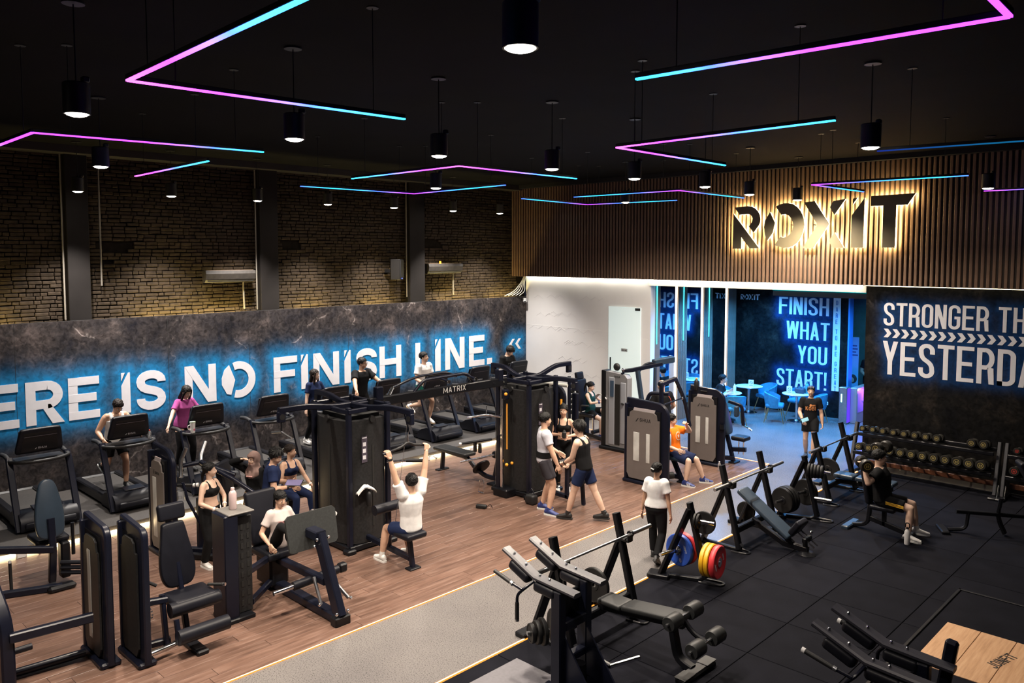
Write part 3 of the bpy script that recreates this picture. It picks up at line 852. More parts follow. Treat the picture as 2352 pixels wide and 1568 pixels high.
MB().b2((-.22,-.03,-.08),(-.03,.03,.0)).build('bracket', M_FRAME, t, smooth=0)
for (y, z0, z1, lb) in ((5.49,3.90,6.36,'thin grey conduit pipe dropping down the brick beside the left pilaster'), (4.83,3.28,6.36,'thin conduit pipe running along the left pilaster'), (8.72,3.28,6.36,'thin conduit pipe running along the middle pilaster'), (12.93,3.4,6.36,'thin conduit pipe running along the far pilaster')):
    tag(MB().tube([(-16.40,y,z0),(-16.40,y,z1)], .016, 8).build('conduit_pipe', mat('conduit_grey', (.24,.22,.19), .55), None), lb, 'pipe')
# cable bundle and camera in the far corner
for k in range(5):
    pts = [(-16.25+.05*k,16.4+.10*k,3.30),(-16.2+.06*k,16.75+.05*k,3.42),(-16.1+.03*k,16.95,3.70),(-16.05+.02*k,17.0,3.86)]
    tag(MB().tube(fillet(pts,.2,5), .012, 6).build('cable', mat('pale_cable', (.6,.6,.56), .5), None), 'pale cable looping up behind the mural top in the far corner', 'cable', 'corner cables')
t = thing('dome_camera', 'small white security camera at the mural corner', 'camera', (-16.04,17.02,3.10))
MB().cyl((0,0,.07),(0,0,.12),.05,n=14).build('mount', M_WHITE, t)
MB().ball((0,0,.04),.055).build('dome', M_WHITE, t)
MB().ball((.035,-.02,.02),.026).build('lens', M_PRINTK, t)
# ------------------------------------------------------------------ pendant downlights
M_CAN = mat('lamp_can_black', (.02,.02,.02), .45)
def pendant(x, y, label, on=True, watt=None, col=(1.0,.87,.72), cone=122):
    t = thing('pendant_downlight', label, 'pendant lamp', (x,y,5.62), 0, 'pendant downlights under the black ceiling')
    MB().lathe([(.088,.02),(.088,0),(.10,0),(.10,.24),(.085,.25),(.02,.25),(.02,.02)], 20, closed=True).build('can', M_CAN, t)
    MB().cyl((0,0,.25),(0,0,.86),.006,n=6).build('cable', M_CAN, t)
    MB().cyl((0,0,.862),(0,0,.878),.085,n=16).build('canopy', M_CAN, t)
    MB().rbox((.06,.05,.27),(.05,.06,.05),.01).build('driver', M_CAN, t)
    MB().lathe([(0,-.022),(.045,-.018),(.075,-.008),(.087,.008),(0,.008)], 20).build('lens', E_LAMP if on else M_CAN, t)
    if on:
        l = bpy.data.lights.new('lamp_beam', 'SPOT'); l.energy = watt or LAMP_W; l.color = col
        l.spot_size = math.radians(cone); l.spot_blend = .85; l.shadow_soft_size = .06
        lo = bpy.data.objects.new('lamp_beam', l); COL.objects.link(lo); lo.parent = t; lo.location = (0,0,-.05)
    return t
ordn = ('first','second','third','fourth','fifth','sixth','seventh','eighth','ninth')
for k, y in enumerate((2.2,4.15,6.0,7.95,9.8,11.8,13.9,15.95)):
    pendant(-7.0 if k < 6 else -7.3, y, 'black can pendant lamp, %s of the middle row counted from the left' % ordn[k], cone=122 if k < 5 else 155, watt=LAMP_W*1.35)
for k, y in enumerate((4.84,6.5,8.3,10.0,11.85,13.75,15.45)):
    pendant(-15.5, y, 'small glowing pendant lamp, %s of the row along the brick wall from the left' % ordn[k], watt=LAMP_W*2.1, cone=86, col=(1.0,.92,.84))
for k, (x, y) in enumerate(((-10.95,3.7),(-10.4,8.84),(-10.3,14.1))):
    pendant(x, y, 'glowing pendant lamp over the wood floor, %s from the left' % ('first','second','third')[k], watt=LAMP_W*1.35, cone=122 if k < 2 else 155)
for k, (x, y, w) in enumerate(((-3.05,3.2,.5),(-3.2,8.7,.3),(-3.7,15.4,.15))):
    pendant(x, y, ('largest and nearest glowing pendant lamp at the top of the picture', 'pendant lamp with a clearly seen black can to the right of the sign', 'small dim pendant lamp at the right above the dumbbell wall')[k], watt=LAMP_W*w)
# unseen lamp added for ambient fill, continuing the middle row's grid
pendant(-7.0, .2, 'pendant lamp of the same grid beyond the picture\'s near left edge')

# ------------------------------------------------------------------ coloured light bars hung in right angles
def bar_mat(name, stops, st):
    m = bpy.data.materials.new(name); m.use_nodes = True; nt = m.node_tree
    for n in list(nt.nodes): nt.nodes.remove(n)
    tc = nt.nodes.new('ShaderNodeTexCoord'); sx = nt.nodes.new('ShaderNodeSeparateXYZ')
    nt.links.new(tc.outputs['Generated'], sx.inputs[0])
    r = ramp(nt, stops); nt.links.new(sx.outputs['X'], r.inputs[0])
    e = nt.nodes.new('ShaderNodeEmission'); e.inputs[1].default_value = st; nt.links.new(r.outputs[0], e.inputs[0])
    o = nt.nodes.new('ShaderNodeOutputMaterial'); nt.links.new(e.outputs[0], o.inputs[0]); return m
PUR, MAG, CYA, BLU = (.36,.03,1.0), (.80,.06,.75), (.02,.45,1.0), (.04,.10,1.0)
BM = {'a': bar_mat('bar_purple_to_cyan', [(0,MAG),(.28,PUR),(.6,BLU),(1,CYA)], 6.5),
      'b': bar_mat('bar_cyan_to_purple', [(0,PUR),(.45,PUR),(.75,BLU),(1,CYA)], 5.5),
      'c': bar_mat('bar_blue_violet', [(0,PUR),(.35,BLU),(.75,CYA),(1,BLU)], 4.0),
      'd': bar_mat('bar_dim_blue', [(0,BLU),(.5,CYA),(1,BLU)], .25)}
def lbar(apex, e1, e2, m, label):
    t = thing('light_bar', label, 'light bar', (apex[0],apex[1],5.64))
    for e in (e1, e2):
        if e is None: continue
        d = V((e[0]-apex[0], e[1]-apex[1], 0)); L = d.length; a = math.atan2(d.y, d.x)
        h = MB().rbox((L/2,0,.022), (L,.034,.034), .004).build('housing', M_CAN, t, smooth=0); h.rotation_euler = (0,0,a)
        g = MB().b2((0,-.014,-.006),(L,.014,.006)).build('glowing_diffuser', BM[m], h, smooth=0)
        for s in (.14, .86):
            c = MB().cyl((L*s,0,.04),(L*s,0,.85),.004,n=6).build('suspension_cable', M_CAN, t); c.rotation_euler = (0,0,a)
            c = MB().cyl((L*s,0,.852),(L*s,0,.862),.05,n=12).build('ceiling_cup', M_CAN, t); c.rotation_euler = (0,0,a)
    return t
lbar((-5.52,2.05),(-2.9,1.95),(-5.4,4.25),'a','angled purple and blue light bar, largest at the upper left')
lbar((-1.01,4.47),(-.95,2.2),(-3.1,4.35),'b','angled purple light bar at the upper right corner')
lbar((-8.5,2.28),(-10.6,2.30),(-8.25,4.50),'b','angled purple to blue light bar at the left frame edge')
lbar((-12.13,4.57),(-9.53,4.46),None,'a','short straight magenta to blue light bar above the first pilaster')
lbar((-7.74,6.97),(-10.17,6.99),(-7.74,9.35),'a','angled light bar with its tip pointing up, left of the ribbed fascia')
lbar((-11.85,9.54),(-11.91,7.16),(-9.3,9.40),'c','angled blue light bar below the tip-up one, in front of the brick')
lbar((-5.2,6.95),(-2.82,6.85),(-5.23,9.3),'a','angled cyan light bar opening to the right, above the ROXIT sign')
lbar((-11.59,14.38),(-11.3,11.9),(-9.3,14.55),'c','angled blue light bar in front of the left end of the fascia')
lbar((-7.85,12.35),(-10.25,12.31),(-7.95,14.9),'c','angled violet light bar whose far arm reaches the letter R')
lbar((-5.65,12.87),(-3.37,12.95),(-5.6,14.95),'c','angled violet light bar in front of the letters X and I')
lbar((-3.31,9.2),(-1.0,9.55),None,'d','dim blue light bar at the right edge below the ceiling')
lbar((-3.98,16.3),(-1.6,16.4),None,'c','short blue light bar at the right edge in front of the fascia')

# lobby lamps: blue-white downlights sunk in the lobby ceiling
def lobby_lamp(x, y, col, w, lb):
    t = thing('lobby_downlight', lb, 'downlight', (x,y,3.70))
    MB().lathe([(.07,0),(.09,-.005),(.09,.015)], 16).build('ring', M_WHITE, t)
    MB().cyl((0,0,.004),(0,0,.010),.07,n=16).build('lens', emis('lobby_lens_%s' % lb[:4], col, 6), t)
    l = bpy.data.lights.new('downlight_beam', 'SPOT'); l.energy = w; l.color = col; l.spot_size = math.radians(150); l.spot_blend = .8; l.shadow_soft_size = .07
    o = bpy.data.objects.new('downlight_beam', l); COL.objects.link(o); o.parent = t; o.location = (0,0,-.02)
for k, (x, y) in enumerate(((-10.6,18.6),(-10.4,20.6),(-8.2,18.6),(-7.6,20.5))):
    lobby_lamp(x, y, (.07,.40,1.0), 1000, 'blue ceiling spot in the lobby %s' % ('over the nearest mirror', 'over the tables', 'over the lobby entrance', 'over the entry gate')[k])
lobby_lamp(-6.2, 24.5, (.2,.55,.8), 200, 'cool ceiling spot over the reception behind the lobby')
lobby_lamp(-8.6, 24.6, (.2,.55,.8), 200, 'cool ceiling spot over the passage behind the lobby wall')
# ------------------------------------------------------------------ treadmills on the platform (user faces +X)
def make_treadmill():
    t = thing('treadmill', 'treadmill', 'treadmill', (0,0,.12), 0, 'treadmills lined up along the mural')
    mb = MB()
    for s in (-1, 1):
        mb.rbox((-.72, s*.345, .155), (1.75,.13,.10), .02)
        mb.rbox((-.72, s*.36, .085), (1.70,.08,.13), .02)
    mb.rbox((-1.56,0,.13), (.14,.80,.14), .03)
    for x in (-1.5,-.2):
        for s in (-1,1): mb.cyl((x,s*.36,0),(x,s*.36,.06),.03,n=10)
    mb.build('deck_frame', M_FRAME, t)
    MB().rbox((-.70,0,.150), (1.68,.56,.03), .008).build('running_belt', mat('belt', (.022,.020,.019), .8, var=.25, scale=30), t, smooth=0)
    # motor hood: rounded wedge
    pr = [(-.10,.03),(.54,.03),(.58,.10),(.56,.20),(.46,.285),(.26,.315),(.06,.27),(-.10,.18)]
    mb = MB(); mb.prism(pr, .84, Matrix(((1,0,0,0),(0,0,-1,.42),(0,1,0,0),(0,0,0,1))))
    mb.rbox((.60,0,.13),(.05,.74,.10),.02)
    h = mb.build('motor_hood', M_PAD, t, smooth=.9)
    MB().rbox((.27,-.02,.322),(.20,.34,.022),.01,rotmat(0,6,0)).build('hood_panel', mat('hood_gloss', (.016,.014,.020), .28), h)
    for s in (-1, 1):
        MB().rtube(fillet([(.50,s*.43,.03),(.10,s*.43,.98),(.02,s*.42,1.12)], .08), .055, .10, .012, up=(0,1,0)).build('upright', M_FRAMEN, t)
        mb = MB(); mb.tube(fillet([(.10,s*.42,1.06),(-.20,s*.42,1.12),(-.42,s*.42,1.10)], .1), .036, 10)
        mb.build('side_grip', M_RUBBLK, t)
    # hoop running round the front of the console
    n = 16; pts = []
    for i in range(n+1):
        a = -PI/2 + PI*i/n
        pts.append((.06+.30*math.cos(a), .43*math.sin(a), 1.075))
    MB().tube([(-.05,-.43,1.09)]+pts+[(-.05,.43,1.09)], .028, 10).build('front_hoop', M_RUBBLK, t)
    MB().rbox((.02,0,1.06),(.30,.74,.05),.02).build('tray', M_FRAME, t)
    Rr = rotmat(0,18,0)
    mb = MB(); P = [(-.34,-.20),(.34,-.20),(.29,.22),(-.29,.22)]; PO = [(-.30,-.205),(0,-.21),(.30,-.205),(.345,-.16),(.325,.02),(.30,.18),(.25,.22),(0,.225),(-.25,.22),(-.30,.18),(-.325,.02),(-.345,-.16)]
    Mx = Matrix.Translation((.12,0,1.37)) @ Rr.to_4x4() @ Matrix(((0,0,1,-.035),(1,0,0,0),(0,1,0,0),(0,0,0,1)))
    mb.cushion(PO, .07, Mx @ Matrix.Translation((0,0,.035)), .02); c = mb.build('console', M_PAD, t, smooth=.9)
    mb = MB(); mb.prism([(a*.8,b*.78-.01) for a,b in P], .008, Mx, .065); mb.build('console_back', M_FRAME, c, smooth=0)
    mb = MB(); mb.prism([(-.24,.10),(.24,.10),(.24,.106),(-.24,.106)], .003, Mx, .083); mb.build('console_crease', mat('crease_grey', (.10,.09,.11), .4), c, smooth=0)
    tp, tw = text_polys('SHUA', .8, .16, .16); mb = MB(); s = .13/tw
    for _, _, _, ps in tp:
        for p in ps: mb.prism([(-.03+a*s, -.13+b*s) for a, b in p], .002, Mx, .083)
    mb.prism([(-.075,-.13),(-.06,-.13),(-.045,-.105),(-.055,-.105)], .002, Mx, .083)
    mb.build('brand_print', mat('dim_print', (.42,.42,.45), .4), c, smooth=0)
    MB().rbox((-.0,0,1.37),(.012,.56,.34),.004,Rr).build('screen', M_PRINTK, c, smooth=0)
    return t
tlab = ['treadmill at the far left frame edge with nobody on it', 'treadmill under the man in a white tank top', 'treadmill under the woman in a magenta T-shirt', 'empty treadmill beside the woman in the headscarf',
        'treadmill under the woman with long hair in a navy T-shirt', 'treadmill under the man in a black T-shirt resting on the rail', 'treadmill under the runner in a white T-shirt',
        'empty treadmill behind the perforated cable column', 'treadmill farthest right by the white wall, under the man with a phone']
tproto = make_treadmill(); TRY = (3.8,5.2,6.6,7.98,9.42,10.82,12.25,13.65,15.05)
for k, y in enumerate(TRY):
    o = tproto if k == 0 else copy_tree(tproto)
    o.location = (-14.55, y, .12); o['label'] = tlab[k]
# things left on treadmill consoles
def bottle(name, lb, loc, r, h, m, capm, cap=True):
    t = thing(name, lb, 'bottle', loc)
    MB().lathe([(0,0),(r*.9,0),(r,.01),(r,h*.72),(r*.75,h*.82),(r*.45,h*.88),(r*.45,h*.92)], 16).build('body', m, t)
    if cap: MB().cyl((0,0,h*.91),(0,0,h),r*.5,r*.45,12).build('cap', capm, t)
    return t
t = thing('handled_cup', 'tall white travel cup with a handle and pink print on the treadmill', 'cup', (-14.32,6.28,1.205))
MB().lathe([(0,0),(.036,0),(.048,.20),(.050,.21),(.044,.21),(.04,.02)], 16).build('cup_body', M_WHITE, t)
MB().cyl((0,0,.205),(0,0,.225),.052,n=16).build('lid', mat('pale_green_lid', (.55,.66,.55), .4), t)
MB().tube(fillet([(0,-.045,.17),(0,-.09,.16),(0,-.09,.09),(0,-.042,.07)],.03), .007, 8).build('handle', M_WHITE, t)
MB().ball((.043,.01,.08),(.006,.016,.02)).build('print', mat('pink_print', (.75,.15,.25), .5), t)
bottle('water_bottle', 'small clear bottle with a red cap on the white-tank man\'s treadmill', (-14.45,5.55,1.205), .03, .17, M_CLEAR, mat('red_cap', (.75,.08,.04), .4))

# ------------------------------------------------------------------ weight-stack towers
def shua_tower(t, x0, x1, y0, y1, h, brand=True, slots=True, cap=True, r=.16, panelm=None):
    """tower in thing-local metres; broad face looks to -Y, rounded top corner at +X"""
    fr = MB(); w = .075; ym = (y0+y1)/2; D = y1-y0
    path = fillet([(x0,ym,h-.02),(x1-.03,ym,h-.06),(x1-.03,ym,.04)], r, 8)
    fr.rtube(path, D, w, .015, up=(0,1,0))
    fr.rbox((x0+.03,ym,h/2), (.06,D,h-.02), .012)
    fr.rbox(((x0+x1)/2,ym,.035), (x1-x0+.06,D+.05,.07), .02)
    fr.build('frame', M_FRAMEN, t)
    a, b = x0+.06, x1-.065; L = b-a; z0, z1 = .10, h-.13
    P = [(a,z0+.10),(a+.06,z0),(b-.06,z0),(b,z0+.10),(b,z1-.14),(b-.05,z1-.14),(b-.07,z1-.04),(b-.13,z1),(a+.13,z1),(a+.07,z1-.04),(a+.05,z1-.14),(a,z1-.14)]
    mb = MB(); mb.prism(P, .02, Matrix(((1,0,0,0),(0,0,-1,y0+.03),(0,1,0,0),(0,0,0,1))))
    p = mb.build('front_panel', panelm or M_SHUA, t, smooth=0)
    MB().b2((a,y0+.04,.08),(b,y1-.02,h-.10)).build('core', M_FRAME, t, smooth=0)
    if cap:
        MB().prism([(a+.13,z1-.005),(b-.13,z1-.005),(b-.11,z1+.055),(a+.15,z1+.055)], .012, Matrix(((1,0,0,0),(0,0,-1,y0+.045),(0,1,0,0),(0,0,0,1)))).build('cap_panel', M_SHUAL, t, smooth=0)
    if slots:
        for cx, ww in ((a+L*.30,L*.18),(a+L*.66,L*.11)):
            MB().pad((cx,y0+.008,h*.47),(ww,.012,h*.36),.006).build('frosted_slot', M_FROST, p)
    if brand:
        tp, tw = text_polys('SHUA', .8, .17, .18); s = L*.34/tw; mb = MB()
        Mx = Matrix(((1,0,0,0),(0,0,-1,y0+.0095),(0,1,0,0),(0,0,0,1)))
        for _, _, _, ps in tp:
            for q in ps: mb.prism([(a+L*.40+u*s, z1-.20+v*s) for u, v in q], .002, Mx)
        mb.prism([(a+L*.27,z1-.21),(a+L*.30,z1-.21),(a+L*.37,z1-.14),(a+L*.34,z1-.14)], .002, Mx)
        mb.build('brand_print', M_PRINTK, p, smooth=0)
    return t
def seat_parts(t, seat_c, seat_s, back_c, back_s, back_tilt, head=None, m=None, ry=0):
    m = m or M_PAD
    MB().pad(seat_c, seat_s, .035).build('seat', m, t)
    MB().pad(back_c, back_s, .035, rotmat(0,back_tilt,0)).build('backrest', m, t)

# --- far left: extension machine whose frame leaves the picture
t = thing('leg_machine', 'black leg machine frame cut off by the left frame edge, with horizontal tubes', 'gym machine', (-9.3,2.95,0))
shua_tower(t, -.32, .29, -.06, .11, 1.54, brand=False, slots=False, cap=False, r=.05, panelm=M_SHROUD)
MB().pad((-.06,-.045,.75),(.10,.02,1.0),.01).build('frosted_slot', mat('pale_slot', (.25,.25,.24), .3), t)
MB().rtube([(.17,-.10,.57),(.06,-.86,.56)], .08, .10, .012).build('cross_tube', M_FRAMEN, t)
MB().tube([(-.12,-.10,.07),(-.20,-.80,.06)], .045, 10).build('floor_tube', M_FRAMEN, t)
MB().rtube(fillet([(.02,-.88,.03),(.00,-.88,.72),(-.35,-.95,1.15)],.18,6), .12, .13, .02, up=(0,1,0)).build('main_post', M_FRAMEN, t)
mb = MB(); mb.tube([(-.12,-.95,.33),(-.12,-.62,.33)], .035, 10); mb.build('foot_roller', M_PAD, t)
# --- lone backrest unit behind it
t = thing('seated_press', 'machine seat with a tapered backrest standing at the left in front of the treadmills', 'gym machine', (-11.9,3.2,0))
mb = MB(); P = [(-.17,0),(.17,0),(.16,.45),(.10,.74),(.05,.79),(-.05,.79),(-.10,.74),(-.16,.45)]
P = [(-.13,.02),(0,-.01),(.13,.02),(.175,.14),(.175,.34),(.145,.54),(.09,.74),(0,.79),(-.09,.74),(-.145,.54),(-.175,.34),(-.175,.14)]
mb.cushion(P, .08, Matrix.Translation((.10,.0,.68)) @ rotmat(0,-10,0).to_4x4() @ Matrix(((0,0,1,0),(1,0,0,0),(0,1,0,0),(0,0,0,1))), .025)
mb.build('backrest', M_PADB, t, smooth=.9)
MB().pad((-.22,.05,.60),(.46,.42,.09),.04).build('seat', M_PAD, t)
MB().rtube(fillet([(.10,0,.95),(.16,0,.55),(.0,.02,.05)],.1), .07,.09,.012,up=(0,1,0)).build('seat_post', M_FRAMEN, t)
MB().rtube([(.30,.06,.05),(-.05,-.80,.05)], .09,.09,.014).build('floor_tube', M_FRAMEN, t)
MB().rbox((.30,.05,.045),(.14,.34,.09),.03).build('foot', M_FRAME, t)
MB().rtube([(.20,0,.55),(-.1,-.62,.62),(-.2,-1.2,.60)], .08,.09,.012).build('upper_tube', M_FRAMEN, t)
MB().tube([(-.02,-.46,.06),(-.05,-.46,.42)], .02,10).build('grip_post', M_RUBBLK, t)
MB().cyl((-.05,-.46,.42),(-.05,-.46,.45),.02,n=10).build('grip_cap', M_WHITE, t)
mb = MB()
for k in range(3): mb.tube([(.12,.10,.18+.07*k),(.30,.36,.16+.07*k)], .03, 8)
mb.build('ankle_rollers', M_PAD, t)
MB().rbox((.0,.18,.32),(.16,.12,.5),.02).build('pivot_box', M_FRAME, t)
MB().tube([(-.15,.34,.75),(-.15,.34,.30)], .025, 10).build('lever', M_FRAME, t)

# --- leg extension with headrest
t = thing('leg_extension', 'leg extension machine with headrest and padded rollers at the lower left', 'gym machine', (-8.95,3.6,0))
shua_tower(t, -.35, .23, -.42, -.27, 1.53, brand=False, slots=False, cap=False, r=.05, panelm=M_SHROUD)
Rb = rotmat(0,-14,0)
mb = MB(); P = [(-.15,0),(.15,0),(.20,.12),(.20,.34),(.13,.74),(-.13,.74),(-.20,.34),(-.20,.12)]
Mx = Matrix.Translation((-.30,.25,.58)) @ Rb.to_4x4() @ Matrix(((0,0,1,-.04),(1,0,0,0),(0,1,0,0),(0,0,0,1)))
P = [(-.13,.01),(0,-.005),(.13,.01),(.19,.10),(.205,.22),(.195,.36),(.16,.56),(.135,.70),(.11,.745),(0,.75),(-.11,.745),(-.135,.70),(-.16,.56),(-.195,.36),(-.205,.22),(-.19,.10)]
mb.cushion(P, .09, Mx @ Matrix.Translation((0,0,.04)), .025); mb.build('backrest', M_PAD, t, smooth=.9)
MB().pad((-.50,.25,1.43),(.09,.32,.20),.035,Rb).build('headrest', M_PAD, t)
MB().pad((-.10,.28,.50),(.42,.52,.12),.05).build('seat', M_PAD, t)
MB().tube([(.06,-.02,.47),(.06,.56,.47)], .085, 14).build('seat_roll', M_PAD, t)
MB().tube([(.36,-.06,.27),(.36,.52,.27)], .085, 14).build('ankle_roller', M_PAD, t)
MB().rtube([(-.10,-.04,.62),(.0,-.04,.05)], .08,.05,.012,up=(0,1,0)).build('side_frame', M_FRAMEN, t)
MB().rtube([(-.36,.25,.85),(-.12,.25,.05)], .08,.06,.012,up=(0,1,0)).build('back_post', M_FRAMEN, t)
MB().rtube([(.28,-.04,.45),(.36,-.04,.20)], .06,.05,.01,up=(0,1,0)).build('lever_arm', M_FRAMEN, t)
MB().rtube([(-.10,-.30,.09),(-.05,.02,.09)], .07,.07,.012).build('floor_tube', M_FRAMEN, t)
MB().rtube([(-.08,-.30,.60),(-.08,.0,.56)], .08,.07,.012).build('pivot_tube', M_FRAMEN, t)
MB().rbox((.16,.20,.03),(.52,.14,.06),.015).build('foot', M_FRAME, t)
MB().tube([(.20,-.30,.12),(.16,-.02,.12)], .03, 12).build('chrome_peg', M_CHROME, t)
MB().tube(fillet([(-.30,-.02,.66),(-.34,-.14,.74),(-.30,-.25,.72)],.06), .02, 8).build('armrest_bar', M_RUBBLK, t)
MB().tube([(-.05,.48,.60),(.12,.58,.62)], .018, 8).build('side_handle', M_RUBBLK, t)
MB().cyl((.12,.58,.62),(.15,.60,.623),.02,n=10).build('handle_cap', M_CHROME, t)
mb = MB()
for a in range(8): mb.tube([(.17+.05*math.cos(a*PI/4),-.28,.56+.05*math.sin(a*PI/4)),(.17+.05*math.cos(a*PI/4),-.265,.56+.05*math.sin(a*PI/4))], .01, 6)
mb.build('bolt_ring', M_CHROME, t)
MB().b2((.235,-.36,.74),(.24,-.32,.84)).build('warning_sticker', mat('sticker', (.75,.25,.15), .5), t, smooth=0)

# --- tower machine with long press arms (beside the woman in the black sports top)
t = thing('chest_press', 'chest press machine with a taupe tower and long swinging arms', 'gym machine', (-11.85,4.8,0))
shua_tower(t, -.40, .20, -.14, .10, 1.56, slots=False)
MB().pad((-.18,-.125,.72),(.14,.014,.92),.007).build('frosted_slot', M_FROST, t)
mb = MB(); mb.tube([(.12,.12,1.34),(.20,.42,1.36),(.62,.75,1.18)], .035, 10); mb.build('arm_bar', M_FRAMEN, t)
mb = MB(); mb.tube([(.20,.20,1.62),(.15,.14,1.44),(.22,.10,1.20)], .028, 10); mb.tube([(.02,.58,1.62),(.14,.45,1.46),(.24,.40,1.38)], .028, 10); mb.build('upper_arms', M_STEEL, t)
mb = MB(); mb.tube([(.24,.40,1.38),(.85,.60,1.20),(1.25,.72,1.05)], .035, 10); mb.tube([(.24,.12,1.12),(.30,.16,.86),(.42,.30,.48)], .022, 8); mb.build('press_arms', M_FRAMEN, t)
mb = MB(); mb.tube([(.16,.05,1.08),(.30,.30,1.06)], .025, 10); mb.build('grip', M_RUBBLK, t)
for p in ((.30,.30,1.06),(.28,.26,1.06),(1.25,.72,1.05)): MB().cyl(p,(p[0]+.02,p[1]+.02,p[2]),.03,n=10).build('grip_cap', M_WHITE, t)
MB().rtube([(.30,.35,.05),(.30,.35,.85)], .10,.10,.014).build('mid_post', M_FRAMEN, t)
MB().rtube([(.10,.10,.07),(.95,.85,.07)], .09,.09,.014).build('floor_tube', M_FRAMEN, t)
MB().rtube([(.30,.05,.06),(.75,.35,.06)], .08,.08,.012).build('foot_tube', M_FRAME, t)
MB().pad((.55,.62,.50),(.42,.36,.08),.035).build('seat', M_PAD, t)
MB().pad((.30,.75,.98),(.08,.36,.72),.035,rotmat(0,-8,35)).build('backrest', M_PAD, t)
MB().rtube([(.55,.62,.08),(.55,.62,.46)], .07,.07,.01).build('seat_post', M_FRAME, t)
t = thing('cup_holder', 'clear plastic cup holder fixed to the side of the left press tower', 'cup holder', (-11.60,4.88,.86))
MB().lathe([(.05,0),(.055,.0),(.055,.14),(.05,.14)], 16, closed=True).build('ring', M_CLEAR, t)
MB().b2((-.05,-.02,.02),(.0,.02,.06)).build('bracket', M_CLEAR, t, smooth=0)

# --- leg press: perforated tower, sled with big foot plate
t = thing('leg_press', 'seated leg press with a big black foot plate and leaning post', 'gym machine', (-9.0,5.0,0))
mb = MB(); mb.rbox((-.20,-.60,.67),(.34,.18,1.34),.012); mb.build('tower_post', M_FRAMEN, t)
MB().b2((-.30,-.52,.06),(-.10,-.30,1.28),.01).build('perforated_shroud', M_SHROUD, t, smooth=0)
mb = MB()
for k in range(9):
    for j in (0,1): mb.b2((-.099,-.45+.08*j,.15+k*.12),(-.095,-.42+.08*j,.22+k*.12))
mb.build('shroud_holes', M_PRINTK, t, smooth=0, kind='stuff')
MB().rbox((-.20,-.47,1.345),(.36,.34,.02),.006).build('top_tray', mat('grey_tray', (.16,.15,.14), .45), t, smooth=0)
MB().rbox((-.20,-.50,.03),(.42,.36,.06),.012).build('tower_foot', M_FRAME, t)
mb = MB(); mb.rtube([(-.20,-.30,.52),(-.55,.25,.50)],.07,.08,.012); mb.rtube([(-.15,-.30,.14),(-.60,.25,.14)],.07,.08,.012); mb.build('link_tubes', M_FRAMEN, t)
mb = MB(); P = [(-.34,.02),(-.30,0),(.32,0),(.36,.04),(.37,.42),(.33,.46),(-.30,.46),(-.35,.42)]
mb.prism(P, .035, Matrix.Translation((.28,.33,.78)) @ rotmat(0,-12,0).to_4x4() @ Matrix(((0,0,1,0),(1,0,0,0),(0,1,0,0),(0,0,0,1))))
mb.build('foot_plate', mat('matte_plate', (.028,.030,.030), .55, var=.2, scale=40), t, smooth=0)
MB().rtube([(.92,.30,.10),(.48,.30,1.02)], .17,.10,.014,up=(0,1,0)).build('leaning_post', M_FRAMEN, t)
MB().rtube([(.52,.30,1.00),(.28,.30,1.00)], .15,.12,.014).build('plate_bracket', M_FRAMEN, t)
MB().rtube([(.95,.30,.07),(-.80,.30,.07)], .14,.11,.014).build('base_rail', M_FRAMEN, t)
MB().rbox((.93,.30,.06),(.13,.22,.12),.015).build('rail_end', M_FRAME, t)
MB().rtube([(.62,.30,.45),(-.55,.30,.42)], .10,.09,.012).build('slide_rail', M_FRAMEN, t)
mb = MB(); mb.tube([(.30,-.24,.36),(.32,.02,.38)], .03,12); mb.build('chrome_peg', M_CHROME, t)
MB().tube([(.32,.02,.38),(.34,.66,.42)], .055, 12).build('stop_roller', M_PAD, t)
MB().rbox((.34,.72,.43),(.10,.12,.12),.02).build('roller_end', M_FRAME, t)
MB().tube([(.60,.42,.42),(.78,.52,.22)],.022,8).build('damper_rod', M_STEEL, t); MB().tube([(.50,.20,.50),(.66,.20,.20)],.022,8).build('damper_rod', M_STEEL, t)
mb = MB()
for p in ((.56,.22,.98),(.56,.38,.98),(.50,.22,.88),(.97,.22,.16),(.97,.38,.16),(.80,.54,.22),(.66,.18,.20)): mb.ball(p,.022,8,6)
mb.build('bolts', M_CHROME, t)
MB().pad((-.62,.30,.52),(.50,.46,.11),.045).build('seat', M_PAD, t)
MB().pad((-.92,.30,.92),(.11,.46,.72),.045,rotmat(0,-18,0)).build('backrest', M_PAD, t)
MB().rbox((-.70,.30,.28),(.40,.28,.44),.03).build('seat_base', M_FRAME, t)
MB().tube(fillet([(-.30,.62,.95),(-.30,.68,1.06),(.02,.70,1.10)],.05), .022, 8).build('side_handle', M_CHROME, t)
MB().tube([(.02,.70,1.10),(.20,.70,1.12)], .03, 10).build('handle_grip', M_RUBBLK, t)
MB().cyl((.20,.70,1.12),(.23,.70,1.12),.03,n=12).build('grip_cap', M_WHITE, t)
bottle('shaker_bottle', 'pale pink sports bottle standing on the perforated tower', (-9.22,4.52,1.357), .048, .27, mat('pink_clear', (.55,.42,.42), .25), mat('pink_lid', (.70,.52,.52), .4))
